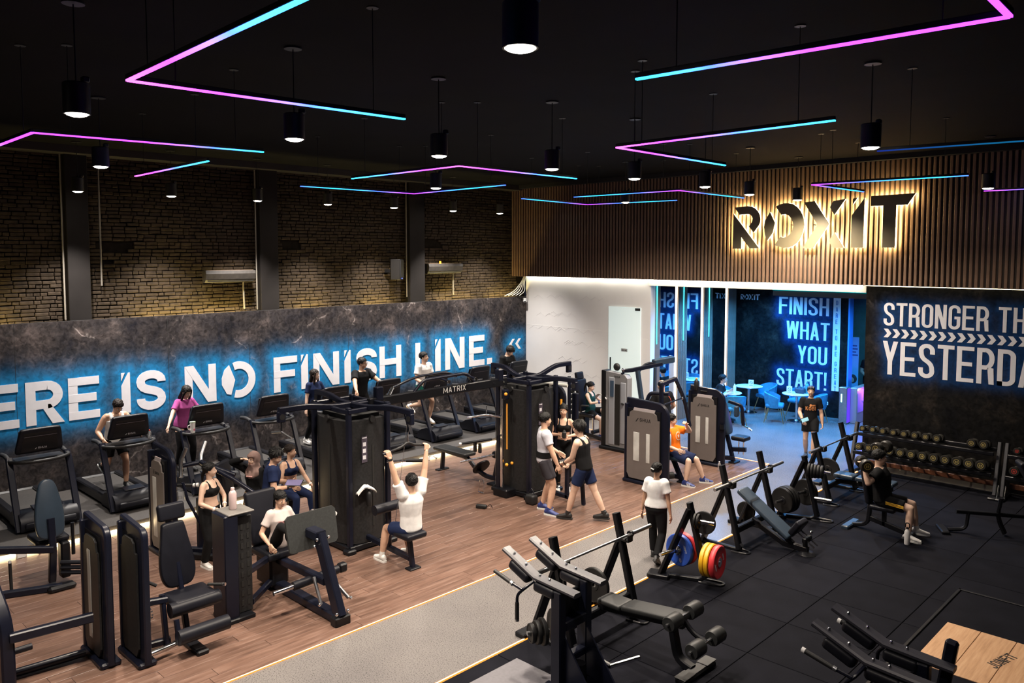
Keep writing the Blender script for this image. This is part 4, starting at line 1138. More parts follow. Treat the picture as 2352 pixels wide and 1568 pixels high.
# ------------------------------------------------------------------ two cable towers joined by an overhead beam
def cable_tower(t, x0, x1, y0, y1, h, side):
    cx, cy = (x0+x1)/2, (y0+y1)/2
    # bulging shrouds on the four faces
    def shroud(face):
        mb = MB(); n = 8; P = []
        if face in ('-y', '+y'):
            a, b = x0+.07, x1-.07; s = -1 if face == '-y' else 1; yb = y0+.06 if s < 0 else y1-.06
            for i in range(n+1):
                u = i/n; P.append((a+(b-a)*u, yb+s*.09*math.sin(PI*u)**.7))
            P += [(b, yb-s*.05), (a, yb-s*.05)]
        else:
            a, b = y0+.07, y1-.07; s = -1 if face == '-x' else 1; xb = x0+.06 if s < 0 else x1-.06
            for i in range(n+1):
                u = i/n; P.append((xb+s*.09*math.sin(PI*u)**.7, a+(b-a)*u))
            P += [(xb-s*.05, b), (xb-s*.05, a)]
        mb.prism(orient(P), h-.28, Matrix.Translation((0,0,.12)))
        return mb.build('stack_shroud', M_SHROUD, t, smooth=.9)
    sh = {f: shroud(f) for f in ('-y','+x','+y','-x')}
    for (px, py) in ((x1,y0),(x0,y0),(x1,y1),(x0,y1)):
        MB().rbox((px-(.03 if px == x1 else -.03), py+(.03 if py == y0 else -.03), h/2+.03), (.075,.075,h+.06), .01).build('corner_post', M_FRAMEN, t)
        MB().rbox((px, py, .04), (.16,.16,.08), .02).build('post_foot', M_FRAME, t)
    mb = MB(); q = [(x0,y0,h),(x1,y0,h),(x1,y1,h),(x0,y1,h),(x0,y0,h)]
    for a, b in zip(q[:-1], q[1:]): mb.rtube([a,b], .05,.07,.01)
    mb.rtube([(cx,y0,h+.02),(cx,y1,h+.02)],.06,.06,.01); mb.rtube([(x0,cy,h+.02),(x1,cy,h+.02)],.06,.06,.01)
    mb.build('top_ring', M_FRAMEN, t)
    MB().b2((x0+.12,y0+.12,.06),(x1-.12,y1-.12,h-.1)).build('stack_core', M_PRINTK, t, smooth=0)
    mb = MB(); q = [(x0,y0,.07),(x1,y0,.07),(x1,y1,.07),(x0,y1,.07),(x0,y0,.07)]
    for a, b in zip(q[:-1], q[1:]): mb.rtube([a,b], .06,.08,.01)
    mb.build('base_ring', M_FRAME, t)
    # slot, instruction card and pin on the two faces in view
    o = sh['+x']; y = cy
    MB().b2((x1+.028,y+.02,.35),(x1+.036,y+.05,h-.55)).build('pin_slot', M_PRINTK, o, smooth=0)
    MB().ball((x1+.05,y+.035,.62),.03).build('pin_knob', M_ORANGE, o)
    MB().b2((x1+.026,y-.17,h-.80),(x1+.032,y-.07,h-.40)).build('instruction_card', mat('card_dark', (.06,.05,.07), .4), o, smooth=0)
    mb = MB()
    for k in range(3):
        mb.b2((x1+.032,y-.15,h-.75+k*.10),(x1+.034,y-.095,h-.69+k*.10))
    mb.b2((x1+.032,y-.16,h-.43),(x1+.034,y-.08,h-.415)); mb.build('card_print', M_PRINTW, o, smooth=0)
    MB().cyl((x1+.02,y+.02,h-.15),(x1+.06,y+.02,h-.15),.05,n=14).build('pulley', M_RUBBLK, o)
    o = sh['-y']
    MB().b2((cx+.02,y0-.036,.35),(cx+.05,y0-.028,h-.55)).build('pin_slot', M_PRINTK, o, smooth=0)
    MB().ball((cx+.035,y0-.05,.62),.03).build('pin_knob', M_ORANGE, o)
    MB().cyl((cx,y0-.02,h-.15),(cx,y0-.06,h-.15),.05,n=14).build('pulley', M_RUBBLK, o)
    return t
def top_arm(t, p0, d, L, z0, rise=.08, drop=.16, plate=True):
    z0 -= .10
    d = V(d); p0 = V(p0)
    pts = [p0+d*(L*s)+V((0,0,z0+rise*(.5-.5*math.cos(PI*min(1,max(0,(s-.15)/.6)))))) for s in [i/14 for i in range(15)]]
    MB().rtube(pts, .075, .085, .012).build('top_arm', M_FRAMEN, t)
    e = pts[-1]
    if plate:
        MB().rbox(e-V((0,0,drop/2+.02))-d*.04, (.07+abs(d.x)*.05,.07+abs(d.y)*.05,drop), .01).build('arm_end_plate', M_FRAMEN, t)
        for s in (-1,1):
            u = V((-d.y,d.x,0))
            MB().cyl(e-d*.04-V((0,0,drop*.6))+u*.025*s, e-d*.04-V((0,0,drop*.6))+u*.04*s, .045, n=14).build('pulley_wheel', M_RUBBLK, t)
    return e
t = thing('cable_tower', 'big black multi-station cable tower nearest the camera, towel hanging on it', 'cable machine', (-10.35,7.05,0))
cable_tower(t, -.55, .45, -.37, .40, 2.16, 1)
e1 = top_arm(t, (0,0,0), (1,0,0), 1.50, 2.27)
e2 = top_arm(t, (0,0,0), (0,-1,0), 1.25, 2.27)
e3 = top_arm(t, (0,0,0), (-1,0,0), 1.0, 2.27)
MB().cyl((e1.x-.04,e1.y,e1.z-.2),(e1.x-.08,e1.y-.02,1.90),.004,n=6).build('cable', M_STEEL, t)
MB().tube([(e1.x-.12,e1.y,e1.z-.2),(e1.x-.45,e1.y,.35)], .004, 6).build('cable', M_STEEL, t)
MB().cyl((e2.x,e2.y+.04,e2.z-.2),(e2.x,e2.y+.04,2.0),.004,n=6).build('cable', M_STEEL, t)
# pulldown seat station on the +X side
MB().pad((1.50,-.05,.50),(.36,.36,.09),.04).build('seat', M_PAD, t)
MB().rtube([(1.55,-.05,.02),(1.47,-.05,.46)], .08,.06,.01,up=(0,1,0)).build('seat_leg', M_FRAMEN, t)
MB().rbox((1.56,-.05,.015),(.14,.20,.03),.008).build('seat_foot', M_FRAME, t)
MB().rtube([(.45,-.05,.20),(1.50,-.05,.14)], .07,.08,.012).build('seat_rail', M_FRAMEN, t)
MB().rtube([(1.00,-.05,.16),(1.00,-.05,.80)], .06,.06,.01).build('knee_post', M_FRAMEN, t)
MB().tube([(1.04,-.34,.80),(1.04,.24,.80)], .075, 14).build('knee_roller', M_PAD, t)
MB().rtube([(0,0,2.14),(0,.40,2.14)], .07,.1,.012).build('beam_socket', M_FRAMEN, t)
# low arm with handle
MB().tube([(.50,.30,1.30),(.95,.62,1.34)], .02, 8).build('lever_rod', M_CHROME, t)
MB().tube([(.75,.48,1.33),(.98,.64,1.345)], .03, 10).build('lever_grip', M_RUBBLK, t)
t = thing('pulldown_bar', 'black angled pulldown bar held up by the man in a white T-shirt', 'cable handle', (-8.93,7.03,1.76))
mb = MB(); mb.tube(fillet([(-.02,-.26,-.03),(0,-.10,0),(0,0,.06),(0,.10,0),(-.02,.26,-.03)],.06), .02, 10); mb.build('bar', M_RUBBLK, t)
mb = MB(); mb.tube([(-.02,-.26,-.03),(-.03,-.42,-.06)],.022,10); mb.tube([(-.02,.26,-.03),(-.03,.42,-.06)],.022,10); mb.build('grips', M_PAD, t)
MB().tube([(0,0,.06),(0,0,.16)], .012, 8).build('carabiner', M_CHROME, t)
t = thing('pulldown_bar', 'short chrome bar hanging from the left arm of the near cable tower', 'cable handle', (-10.35,5.84,1.93))
MB().tube([(-.28,0,-.05),(0,0,0),(.28,0,-.05)], .016, 10).build('bar', M_STEEL, t)
MB().tube([(0,0,0),(0,0,.14)], .014, 8).build('chain', M_CHROME, t)

# beam with pull-up grips
t = thing('crossover_beam', 'black MATRIX crossover beam with pull-up grips joining the two cable towers', 'beam', (-10.33,8.9,2.15))
MB().rbox((0,0,0),(.09,3.1,.15),.012).build('beam', M_FRAME, t)
MB().rbox((0,-1.35,.13),(.10,.14,.22),.012).build('bracket', M_FRAMEN, t)
MB().rbox((0,1.38,.13),(.10,.14,.22),.012).build('bracket', M_FRAMEN, t)
mb = MB(); mb.tube(fillet([(0,-.62,.06),(.02,-.45,.24),(.02,.55,.26),(0,.75,.06)],.2,6), .03, 10); mb.build('grip_arch', M_FRAMEN, t)
mb = MB(); mb.tube(fillet([(-.42,-.75,.10),(-.40,-.25,.24),(-.40,.45,.24),(-.42,.70,.14)],.2,6), .022, 10); mb.build('rear_grip_arch', M_FRAMEN, t)
for (x, y, z) in ((.02,-.05,.22),(.02,.58,.20)):
    MB().tube([(x,y,z),(x+.22,y-.02,z-.02)], .022, 10).build('grip_stub', M_FRAMEN, t)
    MB().cyl((x+.21,y-.02,z-.02),(x+.24,y-.02,z-.02),.03,n=12).build('grip_cap', M_CHROME, t)
MB().tube([(-.42,-.75,.10),(-.20,-1.0,.02)], .03, 10).build('grip_end', M_CHROME, t)
tp, tw = text_polys('MATRIX', .75, .13, .22); s = .52/tw; mb = MB()
for _, _, _, ps in tp:
    for p in ps: mb.prism(p, .003, Matrix(((0,0,1,.046),(s,0,0,-.02),(0,s*.95,0,-.03),(0,0,0,1))))
mb.build('brand_lettering', mat('silver_print', (.62,.62,.60), .4), t, smooth=0)
mb = MB()
for y in (-1.45,-1.25,1.2,1.45): mb.cyl((.045,y,0),(.055,y,0),.02,n=8)
mb.build('bolts', M_CHROME, t)

# second cable tower
t = thing('cable_tower', 'second black cable tower behind the three talking people, chrome column on its left', 'cable machine', (-10.2,10.9,0))
cable_tower(t, -.45, .40, -.38, .42, 2.16, 1)
top_arm(t, (0,0,0), (1,0,0), 1.20, 2.27); top_arm(t, (0,0,0), (0,1,0), 1.25, 2.27, .16); top_arm(t, (0,0,0), (-1,0,0), .95, 2.27, .16)
mb = MB(); mb.rbox((-.12,-.56,1.20),(.06,.05,2.10),.006); c = mb.build('perforated_column', M_CHROME, t)
mb = MB()
for k in range(17): mb.cyl((-.088,-.56,.30+k*.11),(-.085,-.56,.30+k*.11),.011,n=8)
mb.build('column_holes', M_PRINTK, c, smooth=0)
MB().rbox((-.20,-.56,1.20),(.07,.07,2.24),.01).build('guide_post', M_FRAMEN, t)
MB().rbox((-.05,-.54,1.92),(.10,.12,.18),.015).build('carriage', M_FRAMEN, t)
MB().ball((.02,-.60,1.94),.032).build('carriage_knob', M_ORANGE, t)
MB().b2((-.02,-.55,.90),(0,-.53,1.75)).build('warning_stripe', mat('orange_tape', (.8,.35,.05), .5), t, smooth=0)
MB().ball((.02,-.58,.62),.032).build('pin_knob', M_ORANGE, t)
MB().rbox((-.10,-.52,.08),(.36,.26,.16),.02).build('column_base', M_FRAME, t)
MB().cyl((-.25,-.60,2.1),(-.25,-.60,.2),.004,n=6).build('cable', M_STEEL, t)
# front station by the talking group: small post with pad
MB().rtube([(.42,.05,.10),(1.10,.05,.08)], .07,.08,.012).build('station_rail', M_FRAMEN, t)
MB().rtube([(.95,.05,.06),(.95,.05,.72)], .07,.07,.01).build('station_post', M_FRAMEN, t)
MB().tube([(.98,-.22,.74),(.98,.32,.74)], .07, 12).build('knee_roller', M_PAD, t)
MB().pad((1.30,.05,.48),(.34,.34,.08),.035).build('seat', M_PAD, t)
MB().rtube([(1.34,.05,.02),(1.30,.05,.45)], .07,.06,.01).build('seat_leg', M_FRAMEN, t)
t = thing('row_bar', 'chrome straight bar hanging beside the perforated column', 'cable handle', (-10.45,10.05,1.50))
MB().tube(fillet([(-.18,-.30,.02),(0,0,.06),(.10,.30,-.02)],.08), .02, 10).build('bar', M_CHROME, t)
MB().tube([(0,0,.06),(0,.02,.22)], .01, 8).build('carabiner', M_CHROME, t)
t = thing('row_bar', 'black rubber grip handle hanging low beside the perforated column', 'cable handle', (-10.62,10.0,1.02))
MB().tube([(-.14,-.28,0),(.12,.25,.04)], .022, 10).build('bar', M_FRAME, t)
MB().cyl((-.14,-.28,0),(-.16,-.32,0),.024,n=10).build('end_cap', M_WHITE, t)
t = thing('workout_gloves', 'pair of black gloves hanging from the low cable handle', 'gloves', (-10.64,10.0,.93))
MB().pad((-.05,0,0),(.07,.05,.20),.02).build('glove', M_RUBBLK, t); MB().pad((.05,.03,-.02),(.07,.05,.18),.02).build('glove', M_RUBBLK, t)

# low row bench
t = thing('low_row_bench', 'low row station with a flat black bench and a tilted foot plate', 'gym bench', (-11.6,10.75,0))
MB().pad((-.52,0,.47),(.98,.34,.08),.035).build('bench_pad', M_PADG, t)
MB().rtube(fillet([(-.75,0,.42),(-.1,0,.40),(.12,0,.22),(.42,.0,.12),(1.0,.05,.12)],.12), .07,.08,.012).build('main_rail', M_FRAMEN, t)
MB().rtube([(-.86,0,.42),(-.90,0,.02)], .06,.09,.01,up=(0,1,0)).build('rear_leg', M_FRAMEN, t)
MB().rbox((-.90,0,.015),(.12,.30,.03),.008).build('rear_foot', M_FRAME, t)
mb = MB(); P = [(.16*math.cos(a*PI/10), .27*math.sin(a*PI/10)) for a in range(20)]
mb.prism(P, .025, Matrix.Translation((.30,-.02,.30)) @ rotmat(0,50,-20).to_4x4() @ Matrix(((0,0,1,0),(1,0,0,0),(0,1,0,0),(0,0,0,1)))); mb.build('foot_plate', M_PAD, t, smooth=.5)
mb = MB(); mb.tube([(.05,-.34,.40),(.75,.18,.62)], .022, 10); mb.build('chrome_handle', M_CHROME, t)
MB().rtube([(.62,.05,.10),(.72,.05,.50)], .07,.10,.01,up=(0,1,0)).build('plate_post', M_FRAMEN, t)
MB().pad((.66,.12,.56),(.30,.14,.14),.05).build('knob_pad', M_PAD, t)
MB().rbox((.66,.05,.02),(.20,.34,.04),.01).build('front_foot', M_FRAME, t)
t = thing('chrome_stirrup', 'chrome stirrup for the cables standing on the wood floor', 'cable handle', (-10.72,10.18,.005))
MB().tube(fillet([(-.07,0,0),(-.06,.02,.22),(0,.02,.26),(.06,.02,.22),(.07,0,0)],.05), .008, 8).build('loop', M_CHROME, t)
MB().tube([(-.07,0,.012),(.07,0,.012)], .012, 8).build('grip', M_CHROME, t)
t = thing('ankle_strap', 'black strap handle lying on the wood floor below the low row', 'strap', (-10.05,9.55,.008))
MB().pad((0,0,.035),(.20,.08,.07),.025,rotmat(0,0,25)).build('strap', M_RUBBLK, t)
MB().tube(fillet([(.10,.04,.04),(.16,.07,.10),(.19,.09,.02)],.03), .006, 6).build('buckle', M_FRAME, t)
t = thing('shoulder_bag', 'small black bag on the floor at the foot of the second cable tower', 'bag', (-9.58,10.35,.008))
MB().pad((0,0,.09),(.22,.16,.18),.05).build('bag_body', M_RUBBLK, t); MB().tube(fillet([(-.08,0,.16),(0,0,.30),(.08,0,.16)],.06), .01, 6).build('bag_strap', M_PAD, t)
# floor sockets by the platform strip
for k, (x, y, lb) in enumerate(((-13.30,11.0,'small white floor socket box by the bench end'), (-13.25,12.3,'small white floor socket box between two treadmills'), (-13.3,3.2,'small white socket box at the left by the platform'))):
    t = thing('socket_box', lb, 'socket', (x,y,.0)); MB().rbox((0,0,.045),(.07,.14,.09),.012).build('box', M_WHITE, t)
    MB().tube(fillet([(.0,.0,.08),(.08,.12,.10),(.05,.22,.01),(-.02,.30,.01)],.05), .008, 6).build('cord', M_RUBBLK, t)
# towel on the near tower, phone-holder things
def towel(name, lb, loc, rz, s=1.0, m=None):
    t = bpy.data.meshes
    n, k = 12, 10; vs = []; fs = []
    for i in range(n+1):
        for j in range(k+1):
            u = (i/n-.5); v = (j/k-.5)
            x = u*.36*s; y = v*.16*s; z = -.9*abs(u)**1.7*.45*s + .012*math.sin(9*u+5*v)+.008*math.sin(17*v)
            vs.append((x, y+.02*math.sin(7*u), z))
    for i in range(n):
        for j in range(k): fs.append((i*(k+1)+j, (i+1)*(k+1)+j, (i+1)*(k+1)+j+1, i*(k+1)+j+1))
    mb = MB(); mb.add(vs, fs); mb.add([(x,y,z-.014) for x,y,z in vs], [f[::-1] for f in fs])
    o = mb.build(name, m or mat('white_towel', (.78,.76,.75), .9, bump=.4, bscale=90), None, smooth=1.2)
    o.location = loc; o.rotation_euler = (math.radians(-6), 0, math.radians(rz)); tag(o, lb, 'towel'); return o
towel('towel', 'white towel hung on the near cable tower above a bottle', (-9.80,6.92,1.02), 72, .8)
t = bottle('drink_bottle', 'black shaker bottle in the holder under the white towel', (-9.78,6.96,.72), .045, .24, M_RUBBLK, M_RUBBLK)
# ------------------------------------------------------------------ selectorised machines at the far end of the wood floor
t = thing('leg_curl_machine', 'taupe leg machine partly hidden behind the second cable tower', 'gym machine', (-11.6,13.1,0))
shua_tower(t, -.40, .40, -.12, .12, 1.58)
MB().rbox((.55,.25,.75),(.14,.10,1.45),.02).build('rear_post', M_FRAMEN, t)
MB().tube([(-.20,-.10,1.66),(.45,.10,1.64)], .04, 10).build('top_roller', mat('pale_tube', (.5,.5,.46), .4), t)
MB().tube([(.42,-.02,1.25),(.55,-.14,1.22)], .045, 10).build('pad_roller', M_PADB, t)
MB().b2((.41,-.10,1.22),(.44,-.06,1.36)).build('weight_pin', M_ORANGE, t, smooth=0)
MB().rtube([(.55,.25,.06),(.1,.55,.06)], .08,.08,.012).build('floor_tube', M_FRAMEN, t)
# machine the seated woman in green uses
t = thing('seated_extension', 'leg extension seat by the white wall under the woman in dark green', 'gym machine', (-12.30,15.34,0))
MB().pad((.10,0,.55),(.44,.42,.10),.04).build('seat', M_PAD, t)
MB().pad((-.18,0,1.00),(.10,.38,.80),.04,rotmat(0,-10,0)).build('backrest', M_PAD, t)
MB().pad((-.28,0,1.48),(.09,.28,.18),.035,rotmat(0,-10,0)).build('headrest', M_PAD, t)
MB().rbox((-.15,-.02,.28),(.30,.22,.52),.03).build('seat_base', M_FRAME, t)
MB().rtube([(-.20,0,.06),(1.15,-.35,.06)], .08,.08,.012).build('floor_tube', M_FRAMEN, t)
MB().tube([(.36,-.26,.18),(.36,.22,.18)], .05, 12).build('ankle_roller', M_PAD, t)
MB().rtube([(.34,-.22,.52),(.36,-.22,.18)], .04,.05,.008).build('lever_arm', M_STEEL, t)
MB().tube(fillet([(.0,-.26,.62),(.02,-.30,.80),(.28,-.30,.82)],.06), .02, 8).build('side_handle', M_RUBBLK, t)
mb = MB()
for k in range(6): mb.b2((-.35,-.35+.0,.55+k*.13),(-.25,-.20,.64+k*.13),.01)
mb.build('stack_plates', M_IRON, t, smooth=0); t.children[-1]['kind'] = 'stuff'
MB().rbox((-.30,-.36,.75),(.07,.07,1.5),.01).build('stack_post', M_FRAMEN, t)
# overhead press: tall tower with stack window and raised arms
t = thing('shoulder_press', 'tall press machine with raised arms in front of the white door', 'gym machine', (-11.0,14.65,0))
MB().rbox((-.20,0,.92),(.12,.24,1.84),.015).build('end_post', M_FRAME, t)
mb = MB(); mb.prism([(-.14,.10),(.46,.10),(.46,1.70),(.38,1.78),(-.14,1.82)], .18, Matrix(((1,0,0,0),(0,0,-1,.09),(0,1,0,0),(0,0,0,1)))); mb.build('tower_shell', mat('steel_grey_shell', (.24,.24,.25), .45, var=.06), t, smooth=0)
MB().pad((.03,-.10,.92),(.16,.02,1.55),.01).build('left_panel', mat('pale_steel_panel', (.34,.36,.40), .4), t)
MB().pad((.36,-.10,.90),(.14,.02,1.40),.01).build('right_panel', MATS['pale_steel_panel'], t)
MB().b2((.13,-.105,.15),(.26,-.092,1.55)).build('stack_window', M_PRINTK, t, smooth=0)
MB().b2((.0,-.118,1.25),(.10,-.112,1.62)).build('instruction_card', mat('card_blue', (.05,.09,.15), .4), t, smooth=0)
tp, tw = text_polys('SHUA', .8, .17, .18); s = .16/tw; mb = MB()
for _, _, _, ps in tp:
    for q in ps: mb.prism([(.10+u*s, 1.70+v*s) for u, v in q], .002, Matrix(((1,0,0,0),(0,0,-1,-.092),(0,1,0,0),(0,0,0,1))))
mb.build('brand_print', M_PRINTK, t, smooth=0)
MB().rbox((.10,0,.04),(.80,.32,.08),.02).build('base', M_FRAME, t)
MB().ball((.10,0,1.93),(.09,.06,.09)).build('pulley_cover', M_RUBBLK, t)
MB().ball((.30,-.02,1.88),.05).build('pivot', M_CHROME, t)
mb = MB(); mb.rtube([(.28,-.05,1.86),(.44,.10,1.88),(.68,.95,1.96)], .07,.09,.012); mb.build('arm_beam', M_FRAMEN, t)
MB().rbox((.66,1.05,2.02),(.14,.62,.15),.02,rotmat(4,0,-15)).build('arm_block', M_PADB, t)
MB().rtube([(.30,-.05,1.82),(.32,-.06,1.10)], .06,.07,.01).build('front_lever', M_FRAMEN, t)
MB().tube([(.32,-.10,1.12),(.40,-.16,1.12)], .025, 8).build('lever_grip', M_RUBBLK, t)
mb = MB(); mb.rtube([(.50,.25,1.86),(.62,.30,.95),(.64,.34,.08)], .09,.10,.012); mb.build('back_post', M_PADB, t)
MB().rtube([(.72,.62,1.92),(.72,.62,.30)], .06,.07,.01).build('rear_post', M_PADB, t)
MB().tube(fillet([(.45,.35,1.80),(.48,.55,1.98),(.60,.85,2.0)],.12), .03, 10).build('arm_arch', M_FRAMEN, t)
MB().pad((.66,-.02,.62),(.34,.38,.14),.06).build('seat', M_PAD, t)
MB().rtube([(.66,0,.06),(.66,0,.56)], .08,.08,.012).build('seat_post', M_FRAMEN, t)
MB().rtube([(.30,0,.10),(.95,.25,.10)], .08,.08,.012).build('floor_tube', M_PADB, t)
towel('towel', 'white towel draped over the end post beside the seated woman', (-11.28,14.58,1.28), 10, .9)

# two SHUA press machines either side of the man in orange
t = thing('vertical_press', 'taupe SHUA press machine the man in orange is sitting on', 'gym machine', (-8.85,12.85,0))
shua_tower(t, -.43, .45, -.12, .12, 1.58)
MB().rtube(fillet([(.22,.20,1.30),(.22,.20,1.98),(.18,.75,2.02)],.03), .07,.08,.012).build('arm_post', M_FRAMEN, t)
MB().rtube(fillet([(.18,.75,2.02),(.18,1.10,1.55),(.20,1.28,.98)],.2,6), .06,.07,.012).build('swing_arm', M_FRAMEN, t)
MB().tube([(.22,.25,1.56),(.20,.95,1.60)], .016, 8).build('tie_rod', M_FRAMEN, t)
MB().ball((.20,.98,1.60),.03).build('rod_end', M_CHROME, t)
MB().ball((.20,.20,1.98),.06).build('pivot', M_FRAMEN, t)
MB().tube(fillet([(-.20,.30,1.55),(-.15,.35,1.74),(.25,.42,1.76)],.08), .04, 10).build('rear_arm', M_FRAMEN, t)
MB().pad((.36,.58,.50),(.42,.40,.10),.04).build('seat', M_PADB, t)
MB().pad((.10,.58,.95),(.10,.36,.80),.04,rotmat(0,-12,0)).build('backrest', M_PAD, t)
MB().rtube([(.20,.58,.56),(.46,.60,.03)], .09,.08,.012,up=(0,1,0)).build('seat_post', M_FRAMEN, t)
MB().rbox((.46,.62,.02),(.14,.24,.04),.012).build('seat_foot', M_FRAME, t)
MB().rtube([(.10,.10,.12),(.20,.58,.10),(.44,.60,.10)], .08,.08,.012).build('floor_tube', M_FRAMEN, t)
MB().tube([(.36,.14,.20),(.44,.30,.20)], .07, 12).build('pulley_roller', M_RUBBLK, t)
t = thing('pec_machine', 'second taupe SHUA machine with a blue-grey seat at the lobby end', 'gym machine', (-8.82,15.05,0))
shua_tower(t, -.37, .37, -.12, .12, 1.58)
mb = MB(); P = [(-.11,0),(.11,0),(.15,.15),(.15,.45),(.09,.72),(-.09,.72),(-.15,.45),(-.15,.15)]
P = [(-.10,.01),(0,-.005),(.10,.01),(.145,.10),(.155,.28),(.14,.46),(.10,.68),(0,.73),(-.10,.68),(-.14,.46),(-.155,.28),(-.145,.10)]; mb.cushion(P, .09, Matrix.Translation((.32,.42,.62)) @ rotmat(0,-14,0).to_4x4() @ Matrix(((0,0,1,0),(1,0,0,0),(0,1,0,0),(0,0,0,1))), .025); mb.build('backrest', M_PADB, t, smooth=.9)
MB().pad((.56,.50,.56),(.34,.30,.10),.045).build('seat', M_PAD, t)
MB().rtube([(.25,.42,.70),(.42,.46,.03)], .08,.08,.012,up=(0,1,0)).build('seat_post', M_FRAMEN, t)
MB().rtube([(.40,.46,.30),(.68,.52,.32)], .09,.09,.012).build('seat_bracket', M_FRAMEN, t)
mb = MB(); mb.tube([(.52,.50,.50),(.52,.50,.20)],.014,8); mb.build('chrome_rod', M_CHROME, t)
mb = MB(); mb.tube([(.62,.52,.50),(.62,.52,.20)],.014,8); mb.build('chrome_rod', M_CHROME, t)
MB().rtube(fillet([(.20,.60,1.30),(.48,.68,1.22),(.52,.68,.80)],.06), .06,.07,.01).build('swing_arm', M_FRAMEN, t)
MB().pad((.40,.60,1.10),(.09,.12,.24),.035).build('arm_pad', M_PADB, t)
MB().tube(fillet([(.52,.68,.80),(.62,.74,.74),(.70,.72,.70)],.04), .018, 8).build('arm_grip', M_CHROME, t)
MB().rtube([(.10,.10,.16),(.42,.46,.10)], .09,.09,.012).build('floor_tube', M_FRAMEN, t)
MB().rbox((.43,.48,.02),(.16,.26,.04),.012).build('foot', M_FRAME, t)
t = thing('cup_holder', 'black cup holder clipped to the far SHUA tower', 'cup holder', (-8.40,15.0,.82)); MB().lathe([(.045,0),(.05,0),(.05,.10),(.045,.10)],14,closed=True).build('ring', M_FRAME, t); MB().b2((-.06,-.015,.03),(0,.015,.06)).build('clip', M_FRAME, t, smooth=0)
bottle('drink_bottle', 'black tumbler with an orange lid on top of the far SHUA tower', (-9.05,15.03,1.575), .05, .26, M_RUBBLK, M_ORANGE)
t = thing('phone', 'dark phone lying on top of the far SHUA tower', 'phone', (-8.85,15.02,1.57)); MB().rbox((0,0,.006),(.15,.075,.012),.003).build('body', M_PRINTK, t)
t = thing('phone', 'phone with a lit blue screen lying on the near SHUA tower', 'phone', (-8.83,12.86,1.558)); MB().rbox((0,0,.006),(.16,.075,.012),.003).build('body', M_PRINTK, t); MB().b2((-.01,-.02,.0125),(.04,.02,.0135)).build('screen', emis('phone_glow', (.05,.5,.8), 1.5), t, smooth=0)
bottle('water_bottle', 'clear water bottle with a blue label hanging beside the man in orange', (-8.44,13.06,.80), .036, .26, mat('water_clear', (.55,.68,.85), .15), mat('blue_cap', (.05,.12,.6), .4))
bottle('water_bottle', 'small clear bottle with a white cap standing on the wood floor under the far machine', (-8.28,14.70,.006), .03, .20, M_CLEAR, M_WHITE)

# ------------------------------------------------------------------ free weights
def barbell(lb, loc, L=2.2):
    t = thing('barbell', lb, 'barbell', loc)
    MB().cyl((0,-L/2+.40,0),(0,L/2-.40,0),.015,n=10).build('shaft', M_STEEL, t)
    for s in (-1,1):
        MB().cyl((0,s*(L/2-.42),0),(0,s*L/2,0),.026,n=12).build('sleeve', M_STEEL, t)
        MB().cyl((0,s*(L/2-.45),0),(0,s*(L/2-.41),0),.042,n=14).build('collar', M_FRAME, t)
    return t
def plate(lb, loc, r, th, m, axis, hub=None, ring=True, group=None, text=None):
    t = thing('weight_plate', lb, 'weight plate', loc, 0, group)
    z = V(axis).normalized(); h = th/2
    MB().lathe([(.026,-h),(r*.30,-h),(r*.33,-h*.75),(r*.78,-h*.75),(r*.84,-h),(r*.96,-h),(r,-h*.7),(r,h*.7),(r*.96,h),(r*.84,h),(r*.78,h*.75),(r*.33,h*.75),(r*.30,h),(.026,h)], 40, axis=axis, closed=True).build('disc', m, t)
    if hub: MB().lathe([(.027,-h*1.06),(r*.27,-h*1.06),(r*.27,h*1.06),(.027,h*1.06)], 24, axis=axis, closed=True).build('steel_hub', hub, t)
    if text:
        u = V((0,0,1)); x = u.cross(z).normalized()
        for a, (s, hh) in zip((20,110,200,290), ((text,.055),('JOINFIT',.03),(text,.055),('JOINFIT',.03))):
            R = Matrix.Rotation(math.radians(a), 4, z)
            tp, tw = text_polys(s, .55, .13, .12); mb = MB()
            for _, _, _, ps in tp:
                for q in ps: mb.prism([((p[0]-tw/2)*hh, r*.50+p[1]*hh) for p in q], .003, R @ Matrix(((x.x,u.x,z.x,0),(x.y,u.y,z.y,0),(x.z,u.z,z.z,0),(0,0,0,1))), h*.76)
            mb.build('plate_print', M_PRINTW, t, smooth=0)
    return t
